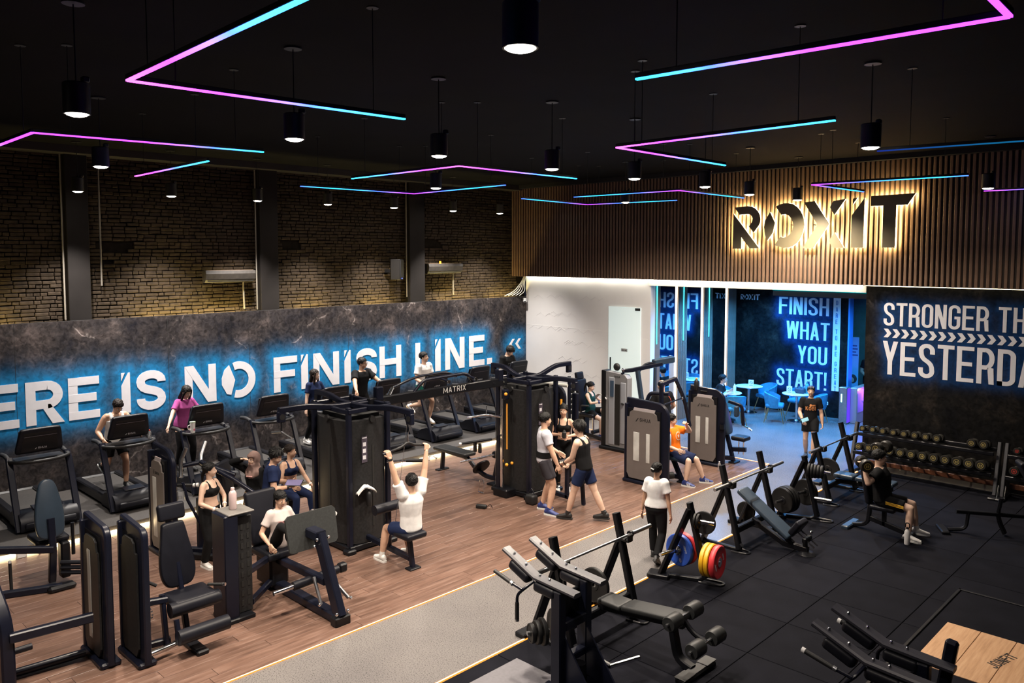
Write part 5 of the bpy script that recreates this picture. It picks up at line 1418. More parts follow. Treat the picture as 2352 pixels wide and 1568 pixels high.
def bench_rack(lb, y, xp, lean=.0):
    """two A-frame uprights standing at y +- .6"""
    t = thing('bench_rack', lb, 'bench rack', (xp,y,0))
    for s in (-1, 1):
        yy = s*.60
        MB().rtube([(.30,yy,.05),(-.02,yy,1.28)], .075,.10,.012,up=(0,1,0)).build('upright', M_FRAME, t)
        MB().rtube([(-.32,yy,.05),(.04,yy,.95)], .05,.14,.010,up=(0,1,0)).build('rear_brace', M_FRAME, t)
        MB().rtube(fillet([(-.40,yy,.035),(.28,yy,.035),(.34,yy,.12)],.06), .07,.06,.012).build('floor_rail', M_FRAME, t)
        MB().tube(fillet([(.22,yy-.10,.02),(.46,yy-.06,.02),(.46,yy+.06,.02),(.22,yy+.10,.02)],.06), .018, 8).build('foot_loop', M_FRAME, t)
        MB().rbox((-.42,yy,.03),(.16,.26,.06),.012).build('rear_foot', M_FRAME, t)
        MB().rbox((.12,yy,.98),(.16,.10,.05),.015).build('bar_catch', M_RUBBLK, t)
        MB().rbox((.195,yy,1.01),(.03,.10,.10),.01).build('catch_lip', M_RUBBLK, t)
        mb = MB()
        for k in range(4): mb.cyl((.045+k*-.016-.0,yy-.038*1,1.02+k*.06),(.045+k*-.016,yy-.042,1.02+k*.06),.009,n=8)
        mb.build('peg_holes', M_STEEL, t, smooth=0); t.children[-1]['kind'] = 'stuff'
    MB().rtube([(.20,-.60,.30),(.20,.60,.30)], .08,.10,.012).build('cross_tube', M_FRAME, t)
    return t
# near rack: decline bench with foam rollers
t = bench_rack('nearest bench press rack with a decline bench and foam leg rollers', 7.30, -5.85)
MB().pad((.42,.0,.47),(.34,.28,.07),.03).build('head_pad', M_PADG, t)
MB().pad((.98,.0,.53),(.78,.28,.07),.03,rotmat(0,-7,0)).build('bench_pad', M_PADG, t)
MB().rtube([(.20,0,.36),(1.34,0,.50)], .08,.09,.012).build('spine', M_FRAME, t)
MB().rtube(fillet([(1.20,0,.46),(1.28,0,.10),(1.46,0,.05)],.12,6), .08,.10,.012,up=(0,1,0)).build('front_leg', M_FRAME, t)
MB().rbox((1.50,0,.035),(.15,.62,.07),.02).build('front_foot', M_FRAME, t)
for s in (-.22,.22): MB().rbox((1.50,s,.072),(.14,.20,.012),.004).build('rubber_pad', M_RUBBLK, t)
MB().tube(fillet([(1.32,.0,.58),(1.46,0,.44),(1.62,0,.40)],.08), .028, 8).build('roller_arm', M_FRAME, t)
for (x, z) in ((1.34,.60),(1.62,.40)):
    MB().cyl((x,-.34,z),(x,.34,z),.018,n=8).build('roller_axle', M_STEEL, t)
    for s in (-1,1): MB().lathe([(.02,s*.10),(.075,s*.10),(.085,s*.12),(.085,s*.28),(.075,s*.30),(.02,s*.30)][::s], 18, (x,0,z), (0,1,0)).build('foam_roller', M_PADG, t)
barbell('barbell resting on the nearest bench press rack', (-5.70,7.30,1.035))
plate('black plate stored on the near bench rack\'s brace', (-6.08,7.75,.34), .22, .05, M_IRON, (0,1,0), None)
# incline rack
t = bench_rack('middle bench press rack with a sloping incline bench coloured as if lit blue', 11.45, -6.05)
Ri = rotmat(0,34,0)
MB().pad((.42,0,.50),(1.02,.30,.08),.035,Ri).build('bench_pad', M_PADB, t)  # blue light on the bench is put into its pad colour
MB().rtube([(.05,0,.68),(.86,0,.12)], .07,.08,.012,up=(0,1,0)).build('spine', M_FRAME, t)
MB().rtube([(.20,0,.34),(.72,0,.10),(1.10,0,.08)], .08,.09,.012).build('base_rail', M_FRAME, t)
MB().pad((.94,0,.40),(.10,.30,.26),.035,rotmat(0,35,0)).build('seat_pad', M_PAD, t)
for s in (-.06,.06): MB().cyl((.92,s,.36),(1.22,s,.16),.013,n=8).build('chrome_rod', M_CHROME, t)
MB().ball((1.14,.0,.36),.028).build('adjust_knob', M_CHROME, t)
MB().rbox((1.08,0,.24),(.07,.22,.08),.012).build('rod_clamp', M_FRAME, t)
MB().lathe([(.03,0),(.13,0),(.14,.02),(.10,.05),(.04,.06)], 20, (1.08,0,0)).build('round_foot', M_FRAME, t)
MB().rtube([(1.06,0,.05),(1.05,0,.22)], .06,.06,.01).build('seat_stem', M_FRAME, t)
barbell('barbell resting on the middle bench press rack', (-5.90,11.45,1.035))
plate('black plate with a grip slot on the middle rack\'s peg', (-6.28,10.72,.36), .18, .04, M_IRON, (.2,-1,0), None)
t = thing('plate_peg', 'chrome storage peg on the middle rack', 'peg', (-6.28,10.72,.36)); MB().cyl((0,.05,0),(0,-.16,0),.024,n=12).build('peg', M_STEEL, t)
plate('black plate low behind the middle rack\'s far upright', (-6.33,12.15,.20), .16, .05, M_IRON, (0,1,0), None)
# flat rack
t = bench_rack('farthest bench press rack with a flat bench coloured as if lit blue', 14.65, -6.0)
MB().pad((.38,-.10,.46),(.36,.28,.08),.03).build('head_pad', M_PADB, t)
MB().pad((.92,-.10,.46),(.66,.28,.08),.03).build('bench_pad', M_PADB, t)  # both pads tinted to stand for blue light falling on them
MB().rtube([(.20,-.10,.34),(1.20,-.10,.38)], .07,.08,.012).build('spine', M_FRAME, t)
MB().rtube(fillet([(1.08,-.10,.40),(1.14,-.10,.05),(1.30,-.10,.04)],.1), .07,.08,.012,up=(0,1,0)).build('front_leg', M_FRAME, t)
barbell('barbell resting on the farthest bench press rack', (-5.85,14.55,1.035), 2.1)
plate('black grip plate leaning on the farthest rack\'s far upright', (-6.18,15.12,.36), .22, .05, M_IRON, (0,1,0), None)

def plate_tree(lb, x, y):
    t = thing('plate_tree', lb, 'plate tree', (x,y,0))
    MB().rtube([(-.34,-.14,.05),(.02,.0,1.02)], .05,.15,.008,up=(0,1,0)).build('brace', M_FRAME, t)
    MB().rtube(fillet([(.22,.10,.08),(.0,.02,1.10)],.05), .07,.09,.012,up=(0,1,0)).build('post', M_FRAME, t)
    MB().rbox((-.36,-.16,.035),(.30,.22,.07),.01,rotmat(0,0,20)).build('rear_foot', M_FRAME, t)
    MB().rtube(fillet([(-.30,-.12,.04),(.16,.08,.04),(.24,.11,.14)],.08), .07,.06,.012).build('floor_rail', M_FRAME, t)
    MB().tube(fillet([(.16,.02,.02),(.46,.12,.02),(.44,.24,.02),(.16,.18,.02)],.08), .02, 8).build('foot_loop', M_FRAME, t)
    return t
t = plate_tree('plate tree holding red, yellow and blue bumper plates', -5.74, 9.38)
MB().cyl((.03,.02,.86),(.34,.10,.86),.025,n=12).build('top_peg', M_CHROME, t)
MB().cyl((.14,.06,.36),(.46,.08,.36),.025,n=12).build('right_peg', M_CHROME, t)
MB().cyl((-.18,-.04,.38),(-.14,.28,.38),.025,n=12).build('left_peg', M_CHROME, t)
MB().cyl((-.16,-.10,.42),(-.20,-.38,.42),.025,n=12).build('front_peg', M_CHROME, t)
AX = (1,.12,0)
plate('red 25 bumper plate outermost on the plate tree', (-5.33,9.455,.36), .225, .075, M_RED, AX, M_CHROME, text='25')
plate('yellow bumper plate next to the red one', (-5.412,9.445,.36), .225, .06, M_YEL, AX, M_CHROME)
plate('inner yellow bumper plate against the tree post', (-5.477,9.437,.36), .225, .06, M_YEL, AX, M_CHROME)
plate('blue 20 bumper plate on the left of the plate tree', (-5.91,9.44,.38), .225, .075, M_BLUE, (-.14,-1,0), M_CHROME, text='20')
plate('red bumper plate half hidden behind the blue one', (-5.895,9.53,.38), .225, .07, M_RED, (-.14,-1,0), M_CHROME)
for k, dx in enumerate((.09,.13)): plate('small black plate on the top peg of the colourful tree, %s' % ('inner','outer')[k], (-5.74+dx,9.38+dx*.26+.01,.86), .105-.005*k, .032, M_IRON, (.31,.08,0))
t = plate_tree('plate tree loaded with black rubber plates', -5.72, 12.95)
MB().cyl((.03,.02,.86),(.42,.12,.86),.025,n=12).build('top_peg', M_CHROME, t)
MB().cyl((.14,.06,.40),(.46,.10,.40),.025,n=12).build('right_peg', M_CHROME, t)
MB().cyl((-.16,-.06,.36),(-.24,-.50,.36),.025,n=12).build('front_peg', M_CHROME, t)
MB().cyl((-.10,.06,.42),(-.02,.40,.42),.025,n=12).build('back_peg', M_CHROME, t)
for k in range(3):
    d = .10+.07*k; plate('large black plate on the front peg of the black tree, %s' % ('innermost','middle','outermost with a bright hub')[k], (-5.72-.16-d*.18,12.95-.06-d,.36), (.225,.225,.215)[k], .055, M_IRON, (-.18,-1,0), M_IRON if k < 2 else M_FRAME)
plate('large black plate on the back peg of the black tree', (-5.76,13.18,.42), .225, .06, M_IRON, (.2,1,0))
for k in range(5):
    dx = .09+.05*k; plate('small black plate on the top peg of the black tree, number %s from the post' % ('one','two','three','four','five')[k], (-5.72+dx,12.95+dx*.25+.01,.86), .125-.004*k, .042, M_IRON, (.39,.10,0), M_STEEL if k == 4 else None)

# ------------------------------------------------------------------ near standing lever machines
def lever_stand(lb, loc, rz=0):
    t = thing('standing_lever_machine', lb, 'gym machine', loc, rz)
    for s in (-.21,.21):
        MB().rbox((0,s,.55),(.13,.10,1.10),.012).build('post', M_FRAMEN, t)
        MB().rtube([(.25,s,1.12),(-.30,s,1.155),(-.75,s,1.34)], .115,.05,.015).build('arm', mat('arm_dark', (.035,.035,.045), .34), t)
        for (x, z, a) in ((-.52,1.16,-23),(-.16,1.06,-4)): MB().pad((x,s,z),(.30,.13,.11),.04,rotmat(0,-a,0)).build('shoulder_pad', M_PAD, t)
        mb = MB()
        for x, z in ((-.62,1.32),(-.45,1.25),(-.25,1.185),(-.12,1.175)): mb.ball((x,s,z),.014,8,6)
        mb.build('bolts', M_CHROME, t); t.children[-1]['kind'] = 'stuff'
        P = [(.06,.10),(.48,.02),(.48,.06),(.06,.62)]
        MB().prism(P, .02, Matrix(((1,0,0,0),(0,0,-1,s+(.04 if s < 0 else -.02)),(0,1,0,0),(0,0,0,1)))).build('gusset', M_FRAMEN, t, smooth=0)
        MB().rtube([(-.15,s,.05),(.85,s*1.1,.05)], .08,.08,.012).build('floor_tube', M_FRAMEN, t)
    MB().rbox((.02,0,.72),(.10,.34,.10),.012).build('cross_brace', M_FRAMEN, t)
    MB().rbox((.02,0,.36),(.10,.34,.08),.012).build('cross_brace', M_FRAMEN, t)
    MB().rbox((-.05,0,.88),(.04,.34,.28),.01).build('back_plate', M_FRAME, t)
    for s in (-1,1):
        mb = MB(); mb.tube(fillet([(-.30,s*.25,1.12),(-.34,s*.36,1.06),(-.42,s*.38,.98),(-.42,s*.38,.72)],.05), .016, 8); h = mb.build('handle_frame', M_FRAMEN, t)
        MB().tube([(-.50,s*.38,1.08),(-.75,s*.38,1.14)], .022, 10).build('upper_grip', M_RUBBLK, t)
        MB().tube([(-.36,s*.37,1.05),(-.50,s*.38,1.08)], .016, 8).build('handle_stem', M_FRAMEN, t)
        MB().tube([(-.42,s*.38,.90),(-.42,s*.38,.72)], .022, 10).build('lower_grip', M_RUBBLK, t)
        MB().cyl((-.42,s*.38,.70),(-.42,s*.38,.72),.023,n=10).build('grip_ring', M_STEEL, t)
        MB().cyl((-.48,s*.38,1.075),(-.51,s*.38,1.085),.024,n=10).build('grip_ring', M_STEEL, t)
    MB().cyl((.10,0,0),(.10,0,.30),.07,n=16).build('cylinder_stop', M_FRAME, t)
    return t
t = lever_stand('nearest standing lever machine with two angled shoulder arms', (-5.15,6.18,0))
MB().rbox((-.38,-.56,.05),(.70,1.0,.05),.008).build('step_plate', mat('steel_step', (.13,.125,.14), .45, var=.1, scale=30), t)
MB().cyl((-.40,.10,.44),(-.52,-.12,.44),.024,n=12).build('plate_peg', M_STEEL, t)
MB().cyl((.28,.28,.22),(.42,.62,.24),.025,n=12).build('chrome_peg', M_CHROME, t)
MB().rtube([(.03,.21,.30),(.28,.28,.22)], .05,.06,.01).build('peg_bracket', M_FRAMEN, t)
for k in range(3): plate('small black plate on the near lever machine\'s peg, %s' % ('inner','middle','outer')[k], (-5.15-.43-.03*k,6.18+.03-.055*k,.44), .145-.02*k, .045, M_IRON, (-.45,-.9,0))
plate('black grip plate behind the small ones on the near lever machine', (-5.52,6.34,.46), .20, .04, M_IRON, (-.45,-.9,0))
t = lever_stand('dark blue lever machine cut off by the bottom right frame edge', (-2.05,6.85,-.02))
for s in (-1,1):
    MB().cyl((-.75,s*.38,1.14),(-.78,s*.38,1.147),.024,n=10).build('grip_cap', M_WHITE, t)
MB().rbox((.15,.30,.95),(.10,.08,.75),.02,rotmat(0,8,0)).build('tall_post', M_FRAMEN, t)

# lifting platform
t = thing('lifting_platform', 'lifting platform with a wooden middle at the right bottom corner', 'platform', (-2.9,8.0,.014))
MB().rbox((1.6,1.75,.02),(3.2,3.55,.04),.006).build('rubber_base', M_RUB, t, smooth=0)
for p0, p1 in (((-.04,-.04,0),(.0,3.56,.055)),((-.04,3.52,0),(3.24,3.56,.055))): MB().b2(p0,p1,.006).build('edge_rail', M_FRAME, t, smooth=0)
for k in range(6): MB().rbox((.02+.19+.365*k+.12,1.75,.042),(.36,1.28,.012),.003).build('wood_board', M_OAK, t, smooth=0)
tp, tw = text_polys('JOINFIT', .55, .14, .12); mb = MB(); s = .46/tw
for _, _, _, ps in tp:
    for q in ps: mb.prism(q, .002, Matrix(((.25*s,-.97*s,0,.86),(.97*s,.25*s,0,1.55),(0,0,1,.048),(0,0,0,1))))
mb.build('platform_print', M_PRINTK, t, smooth=0)

# ------------------------------------------------------------------ dumbbell racks along the dark wall
def db_rack(lb, x0, L):
    t = thing('dumbbell_rack', lb, 'dumbbell rack', (x0,16.62,0))
    for x in (0, L):
        MB().rtube([(x,-.06,.06),(x,.24,1.0)], .12,.06,.01,up=(1,0,0)).build('end_frame', mat('rack_grey', (.05,.05,.055), .45), t)
        MB().rbox((x,.02,.03),(.14,.62,.06),.015).build('foot', M_FRAME, t)
        MB().tube([(x+.06,-.16,.03),(x+.06,-.05,.26)], .014, 8).build('chrome_strut', M_CHROME, t)
    for z, y in ((.83,.12),(.46,.0)):
        MB().rbox((L/2,y-.11,z-.02),(L-.10,.05,.07),.01).build('shelf_rail', M_FRAME, t)
        MB().rbox((L/2,y+.10,z+.03),(L-.10,.05,.07),.01).build('shelf_rail', M_FRAME, t)
    MB().rbox((L/2,.20,.22),(L-.12,.06,.10),.01).build('rear_beam', mat('rust_beam', (.13,.045,.02), .45), t)
    return t
db_rack('long two-tier dumbbell rack against the dark lettered wall', -6.30, 2.62)
db_rack('second dumbbell rack cut off by the right frame edge', -3.56, 2.4)
M_DBH = mat('dumbbell_rubber', (.014,.013,.011), .42, spec=.3, var=.15, scale=30); M_DBN = mat('dumbbell_number', (.26,.20,.06), .45)
def dumbbell(lb, loc, r, L, rot=(0,0,0), group=None, num=M_DBN):
    t = thing('dumbbell', lb, 'dumbbell', loc, 0, group); t.rotation_euler = rot
    h = r*1.15
    MB().cyl((0,-L/2+h,0),(0,L/2-h,0),.017,n=10).build('handle', M_CHROME, t)
    for s in (-1,1):
        o = MB().lathe([(.01,s*(L/2-h)),(r*.8,s*(L/2-h)),(r,s*(L/2-h*.8)),(r,s*(L/2-h*.15)),(r*.88,s*L/2),(.01,s*L/2)][::s], 18, axis=(0,1,0)).build('head', M_DBH, t)
        mb = MB(); mb.lathe([(r*.42,0),(r*.52,0),(r*.52,.002),(r*.42,.002)], 18, (0,s*(L/2+.0005),0), (0,s,0), closed=True)
        mb.b2((-r*.22,s*(L/2),-r*.2),(-r*.06,s*(L/2+.002),r*.2)); mb.b2((r*.04,s*(L/2),-r*.2),(r*.22,s*(L/2+.002),r*.2)); mb.build('weight_number', num, o, smooth=0)
    return t
words = ('first','second','third','fourth','fifth','sixth','seventh','eighth','ninth','tenth','eleventh','twelfth')
n = 0
for k in range(12):
    if k in (8,9): continue
    r = .060+.0022*k; dumbbell('dumbbell on the top tier of the long rack, %s from its left end' % words[n], (-6.10+.2*k,16.73,.86+r), r, .30, (math.radians(-8),0,0), 'dumbbells on the long rack'); n += 1
for k in range(12):
    r = .080+.0016*k; dumbbell('bigger dumbbell on the lower tier of the long rack, %s from its left end' % words[k], (-6.12+.202*k,16.61,.48+r), r, .34, (math.radians(-8),0,0), 'dumbbells on the long rack')
M_DBR = mat('dumbbell_red_number', (.35,.03,.02), .45)
for k in range(3):
    dumbbell("dark red faced dumbbell on the cut-off rack's top tier, %s in line" % words[k], (-3.36+.21*k,16.73,.92), .06, .28, (math.radians(-8),0,0), 'dumbbells on the cut-off rack', M_DBR)
    dumbbell("dark red faced dumbbell on the cut-off rack's lower tier, %s in line" % words[k], (-3.36+.21*k,16.61,.57), .085, .34, (math.radians(-8),0,0), 'dumbbells on the cut-off rack', M_DBR)
tag(MB().rbox((-5.0,17.02,.075),(2.5,.10,.15),.005).build('lit_wall_base', mat('lit_base_cream', (.55,.50,.40), .5), None), 'cream strip painted as the lit foot of the wall behind the long dumbbell rack', 'lit wall base')  # light on the wall base, put into the colour of a strip

# benches for the seated lifter and at the right edge
t = thing('adjustable_bench', 'upright adjustable bench under the man with the dumbbell', 'bench', (-4.62,13.2,0))
MB().pad((.15,0,.44),(.40,.32,.08),.035).build('seat', M_PAD, t)
MB().pad((-.12,0,.78),(.08,.30,.62),.035,rotmat(0,-10,0)).build('backrest', M_PAD, t)
MB().rtube(fillet([(-.06,0,.60),(-.10,0,.10),(-.34,0,.05)],.12,6), .06,.08,.01,up=(0,1,0)).build('rear_leg', M_FRAME, t)
MB().rbox((-.38,0,.035),(.12,.50,.07),.015).build('rear_foot', M_PADB, t)
MB().rtube([(-.08,0,.22),(.50,0,.10)], .07,.08,.01).build('base_rail', M_FRAME, t)
MB().rbox((.52,0,.04),(.10,.40,.08),.015).build('front_foot', M_FRAME, t)
MB().rtube([(.15,0,.14),(.15,0,.40)], .06,.07,.01).build('seat_post', M_FRAME, t)
bottle('water_flask', 'white steel flask with a black loop lid by the lifter\'s shoes', (-4.03,12.93,.014), .042, .27, mat('white_flask', (.72,.71,.71), .35), M_RUBBLK)
t = thing('loop_lid', 'black carry loop standing on the white flask', 'lid', (-4.03,12.93,.28)); MB().tube(fillet([(-.03,0,0),(-.03,0,.07),(.03,0,.07),(.03,0,0)],.03), .009, 8).build('loop', M_RUBBLK, t)
t = thing('adjustable_bench', 'dark inclined bench at the right frame edge before the dumbbell racks', 'bench', (-3.2,14.4,0))
MB().pad((.50,.32,.75),(.09,.30,1.05),.035,rotmat(0,-28,30)).build('backrest', M_PAD, t)
MB().rtube([(-.45,-.35,.36),(.60,.30,.34)], .05,.06,.01).build('main_rail', M_FRAME, t)
MB().rtube(fillet([(-.30,-.25,.36),(-.32,-.28,.08),(-.55,-.40,.05)],.1,6), .05,.06,.01,up=(0,1,0)).build('rear_leg', M_FRAME, t)
MB().rbox((-.62,-.42,.035),(.12,.40,.07),.015,rotmat(0,0,30)).build('rear_foot', M_FRAME, t)
MB().rtube(fillet([(.10,.0,.62),(.05,.0,.30),(.16,.02,.05)],.15,6), .05,.10,.01,up=(0,1,0)).build('curved_guide', M_FRAME, t)
MB().rbox((.62,.30,.17),(.10,.10,.34),.015).build('front_leg', M_FRAME, t)
MB().pad((.72,.38,.42),(.34,.30,.07),.03,rotmat(0,0,30)).build('seat', M_PAD, t)

# ------------------------------------------------------------------ lobby furniture
def cafe_table(lb, x, y, r=.38):
    t = thing('cafe_table', lb, 'table', (x,y,0))
    MB().lathe([(0,.735),(r-.015,.735),(r,.742),(r,.755),(r-.01,.762),(0,.762)], 32).build('top', M_TABLE, t)
    MB().lathe([(r+.001,.738),(r+.006,.742),(r+.006,.752),(r+.001,.756)], 32, closed=True).build('rim', M_CHROME, t)
    MB().cyl((0,0,.02),(0,0,.735),.035,n=14).build('column', M_CHROME, t)
    MB().lathe([(0,0),(.24,0),(.24,.012),(.06,.03),(.035,.06),(0,.06)], 28).build('base', M_CHROME, t)
    return t
def velvet_chair(lb, x, y, rz):
    t = thing('velvet_chair', lb, 'chair', (x,y,0), rz, 'blue velvet chairs in the lobby')
    MB().pad((0,0,.45),(.46,.46,.11),.05).build('seat', M_VELVET, t)
    n = 18; vs = []; fs = []
    for i in range(n+1):
        a = math.radians(-115+230*i/n)-PI/2
        top = .80-.13*(abs(i/n-.5)*2)**2.2
        for (r, z) in ((.245,.40),(.275,.60),(.285,top),(.25,top+.01),(.235,.60),(.21,.42)): vs.append((r*math.cos(a), r*math.sin(a), z))
    k = 6
    for i in range(n):
        for j in range(k): fs.append((i*k+j,(i+1)*k+j,(i+1)*k+(j+1)%k,i*k+(j+1)%k))
    fs += [tuple(range(k)), tuple(n*k+j for j in range(k))[::-1]]
    mb = MB(); mb.add(vs, fs); mb.build('back_shell', M_VELVET, t, smooth=1.0)
    for sx in (-1,1):
        for sy in (-1,1): MB().cyl((sx*.16,sy*.16,.41),(sx*.25,sy*.25,0),.014,.009,10).build('leg', M_GOLD, t)
    return t
cafe_table('round table with a sign against the dark lobby wall', -10.85, 20.85)
cafe_table('round table with a bag and cups in front of the word START', -9.32, 20.60)
cafe_table('round table the man with glasses leans on', -10.75, 19.45)
velvet_chair('blue velvet chair behind the table with the single sign', -10.55, 21.35, 155)
velvet_chair('blue velvet chair left of the table with the single sign', -11.15, 20.25, -60)
velvet_chair('blue velvet chair turned away, left of the bag table', -9.72, 20.15, -70)
velvet_chair('blue velvet chair mostly hidden behind the bag table', -9.55, 21.25, 170)
velvet_chair('blue velvet chair behind the walking man', -8.85, 20.75, 100)
velvet_chair('blue velvet chair with its back to us behind the far SHUA machine', -10.30, 19.05, 45)
def tent_sign(lb, x, y, rz):
    t = thing('table_sign', lb, 'sign', (x,y,.762), rz)
    MB().b2((-.07,-.015,0),(.07,.015,.20),.004).build('card', M_WHITE, t, smooth=0)
    MB().lathe([(.035,0),(.045,0),(.045,.002),(.035,.002)],20,(0,-.0155,.12),(0,-1,0),closed=True).build('no_smoking_ring', mat('sign_blue', (.06,.10,.35), .5), t)
    mb = MB(); mb.box((0,-.0165,.12),(.075,.001,.010),rotmat(0,40,0)); mb.box((0,-.0165,.045),(.10,.001,.012)); mb.build('sign_print', MATS['sign_blue'], t, smooth=0)
tent_sign('small white no-smoking card on the table by the wall', -10.72, 20.72, 30)
tent_sign('small white no-smoking card on the bag table', -9.45, 20.42, 30)
t = thing('sports_bag', 'small dark bag lying on the lobby table', 'bag', (-9.26,20.66,.762)); MB().pad((0,0,.08),(.28,.16,.16),.06).build('bag_body', mat('navy_bag', (.02,.035,.06), .6), t); MB().tube(fillet([(-.08,-.05,.14),(0,-.05,.22),(.08,-.05,.14)],.05), .008, 6).build('bag_handle', M_RUBBLK, t)
bottle('tumbler', 'teal tumbler with a handle on the bag table', (-9.12,20.78,.762), .055, .30, mat('teal_tumbler', (.05,.25,.28), .35), mat('teal_lid', (.05,.2,.22), .4))
bottle('drink_bottle', 'red capped bottle behind the bag on the table', (-9.22,20.86,.762), .03, .22, M_CLEAR, mat('red_cap', (.75,.08,.04), .4))
bottle('thermos_cup', 'pale cup on the table beside the man with glasses', (-10.52,19.42,.762), .04, .26, M_WHITE, M_WHITE)
# entry gate
t = thing('entry_gate', 'silver entry turnstile with purple light and a glowing green display', 'turnstile', (-8.30,21.25,0), 0)
MB().rbox((0,0,.49),(.22,.22,.98),.015).build('pillar', M_STEEL, t)
MB().b2((-.055,-.113,.58),(-.02,-.111,.80)).build('display', emis('gate_display', (.35,1.0,.65), 3.0), t, smooth=0)
MB().b2((.111,-.10,.04),(.116,.10,.95)).build('purple_side_light', emis('gate_purple', (.10,.04,1.0), 1.3), t, smooth=0)
MB().rbox((.20,.85,.48),(.18,1.5,.96),.015).build('cabinet', mat('gate_panel', (.42,.38,.36), .3, .6), t)
MB().b2((.291,.15,.30),(.296,1.5,.90)).build('side_panel', mat('violet_panel', (.42,.28,.60), .4), t, smooth=0)
mb = MB(); mb.tube([(.33,.80,.82),(.33,.80,.42)],.012,8); mb.tube([(.33,.80,.82),(.33,1.35,.84)],.012,8); mb.tube([(.33,.80,.44),(.33,1.15,.62)],.010,8); mb.tube([(.33,.80,.44),(.33,.45,.62)],.010,8)
mb.build('gate_arms', mat('lilac_metal', (.6,.5,.8), .3, .5, emit=(.4,.2,1), estr=.8), t)
l = bpy.data.lights.new('gate_light', 'POINT'); l.energy = 30; l.color = (.35,.10,1.0); l.shadow_soft_size = .05
lo = bpy.data.objects.new('gate_light', l); COL.objects.link(lo); lo.parent = t; lo.location = (.55,.6,.85)
t = thing('wall_socket', 'small white socket on the dark lobby wall by the gate', 'socket', (-8.98,YL-.012,.38)); MB().rbox((0,0,0),(.09,.02,.09),.004).build('plate', M_WHITE, t); MB().cyl((0,-.01,0),(0,-.014,0),.028,n=14).build('outlet', mat('socket_blue', (.1,.14,.2), .5), t)
# poster stand
t = thing('poster_stand', 'light blue poster stand with a quotation beyond the gate', 'poster stand', (-8.90,23.2,0), 10)
MB().rbox((0,0,1.25),(.40,.04,1.75),.01).build('board', mat('sky_poster', (.22,.52,.78), .5), t); MB().rbox((0,.05,.20),(.30,.30,.40),.02).build('foot', M_FRAME, t)
mb = MB()
for k, w in enumerate((.30,.34,.26,.36)): mb.b2((-w/2,-.0225,1.86-.09*k),(w/2,-.021,1.90-.09*k))
mb.build('poster_lines', mat('poster_ink', (.05,.10,.28), .5), t, smooth=0)
for (x, z, r) in ((.06,.92,.11),(-.14,.74,.09)):
    MB().ball((x,-.02,z),(r,.012,r*1.2)).build('poster_portrait', mat('portrait_dark', (.05,.035,.03), .6), t)
    MB().ball((x-.02,-.028,z-.03),(r*.55,.01,r*.7)).build('portrait_face', mat('portrait_skin', (.55,.36,.28), .6), t)
t = thing('reception_desk', 'pale reception desk behind the gate', 'desk', (-7.2,24.3,0)); MB().rbox((0,0,.55),(2.6,.5,1.1),.02).build('desk_body', mat('desk_pale', (.5,.55,.55), .5), t); MB().rbox((0,0,1.115),(2.7,.6,.03),.008).build('desk_top', M_WHITE, t)
t = thing('standing_banner', 'narrow white roll-up banner in front of the first mirror', 'banner', (-11.35,17.62,0), -35); MB().rbox((0,0,.95),(.30,.02,1.85),.006).build('sheet', mat('banner_white', (.75,.78,.82), .5), t); MB().rbox((0,0,.03),(.34,.16,.06),.01).build('foot', M_STEEL, t)
# ------------------------------------------------------------------ people
SK = {'a': mat('skin_a', (.60,.37,.26), .5, var=.06, scale=20), 'b': mat('skin_b', (.66,.44,.33), .5, var=.06, scale=20), 'c': mat('skin_c', (.50,.29,.19), .5, var=.06, scale=20)}
M_HAIR = mat('black_hair', (.0055,.005,.005), .5, spec=.22, bump=.5, bscale=70)
M_HAIRB = mat('brown_black_hair', (.014,.009,.007), .5, spec=.22, bump=.5, bscale=70)
M_HAIRG = mat('grey_streaked_hair', (.10,.08,.065), .5, bump=.5, bscale=70)
M_EYEW = mat('eye_white', (.75,.72,.70), .3); M_EYED = mat('eye_dark', (.015,.010,.008), .3)
M_LIP = mat('lip', (.42,.17,.14), .45)
def cloth(name, col, rough=.8): return mat('cloth_'+name, col, rough, spec=.10, var=.10, scale=9, bump=.25, bscale=22)
REMESH = []      # (object, voxel, extra MB)
def loft(mb, rings):
    """rings: (centre, u axis, v axis, ru, rv)"""
    n = 18; vs = []
    for c, u, v, ru, rv in rings:
        for i in range(n):
            a = 2*PI*i/n; vs.append(c+u*(ru*math.cos(a))+v*(rv*math.sin(a)))
    k = len(rings)
    fs = [(j*n+i, j*n+(i+1)%n, (j+1)*n+(i+1)%n, (j+1)*n+i) for j in range(k-1) for i in range(n)]
    fs += [tuple(range(n))[::-1], tuple((k-1)*n+i for i in range(n))]
    mb.add(vs, fs)
def limb(mb, pts, radii, n=12, b0=True, b1=True):
    """round tube with a radius at every point, ends closed by balls"""
    pts = [V(p) for p in pts]; rings = []
    up = V((.31,.2,.93)); t0 = (pts[1]-pts[0]).normalized(); x = up.cross(t0).normalized()
    for i, p in enumerate(pts):
        t = (pts[min(i+1,len(pts)-1)]-pts[max(i-1,0)]).normalized()
        x = (x-t*x.dot(t)).normalized(); y = t.cross(x); rings.append((p, x, y, radii[i], radii[i]))
    loft(mb, rings)
    if b0: mb.ball(pts[0], radii[0]*.98, 12, 8)
    if b1: mb.ball(pts[-1], radii[-1]*.98, 12, 8)
def bone(a, b, r):   # sample a bone with radii list
    a = V(a); b = V(b); n = len(r)-1
    return [a.lerp(b, i/n) for i in range(n+1)], list(r)
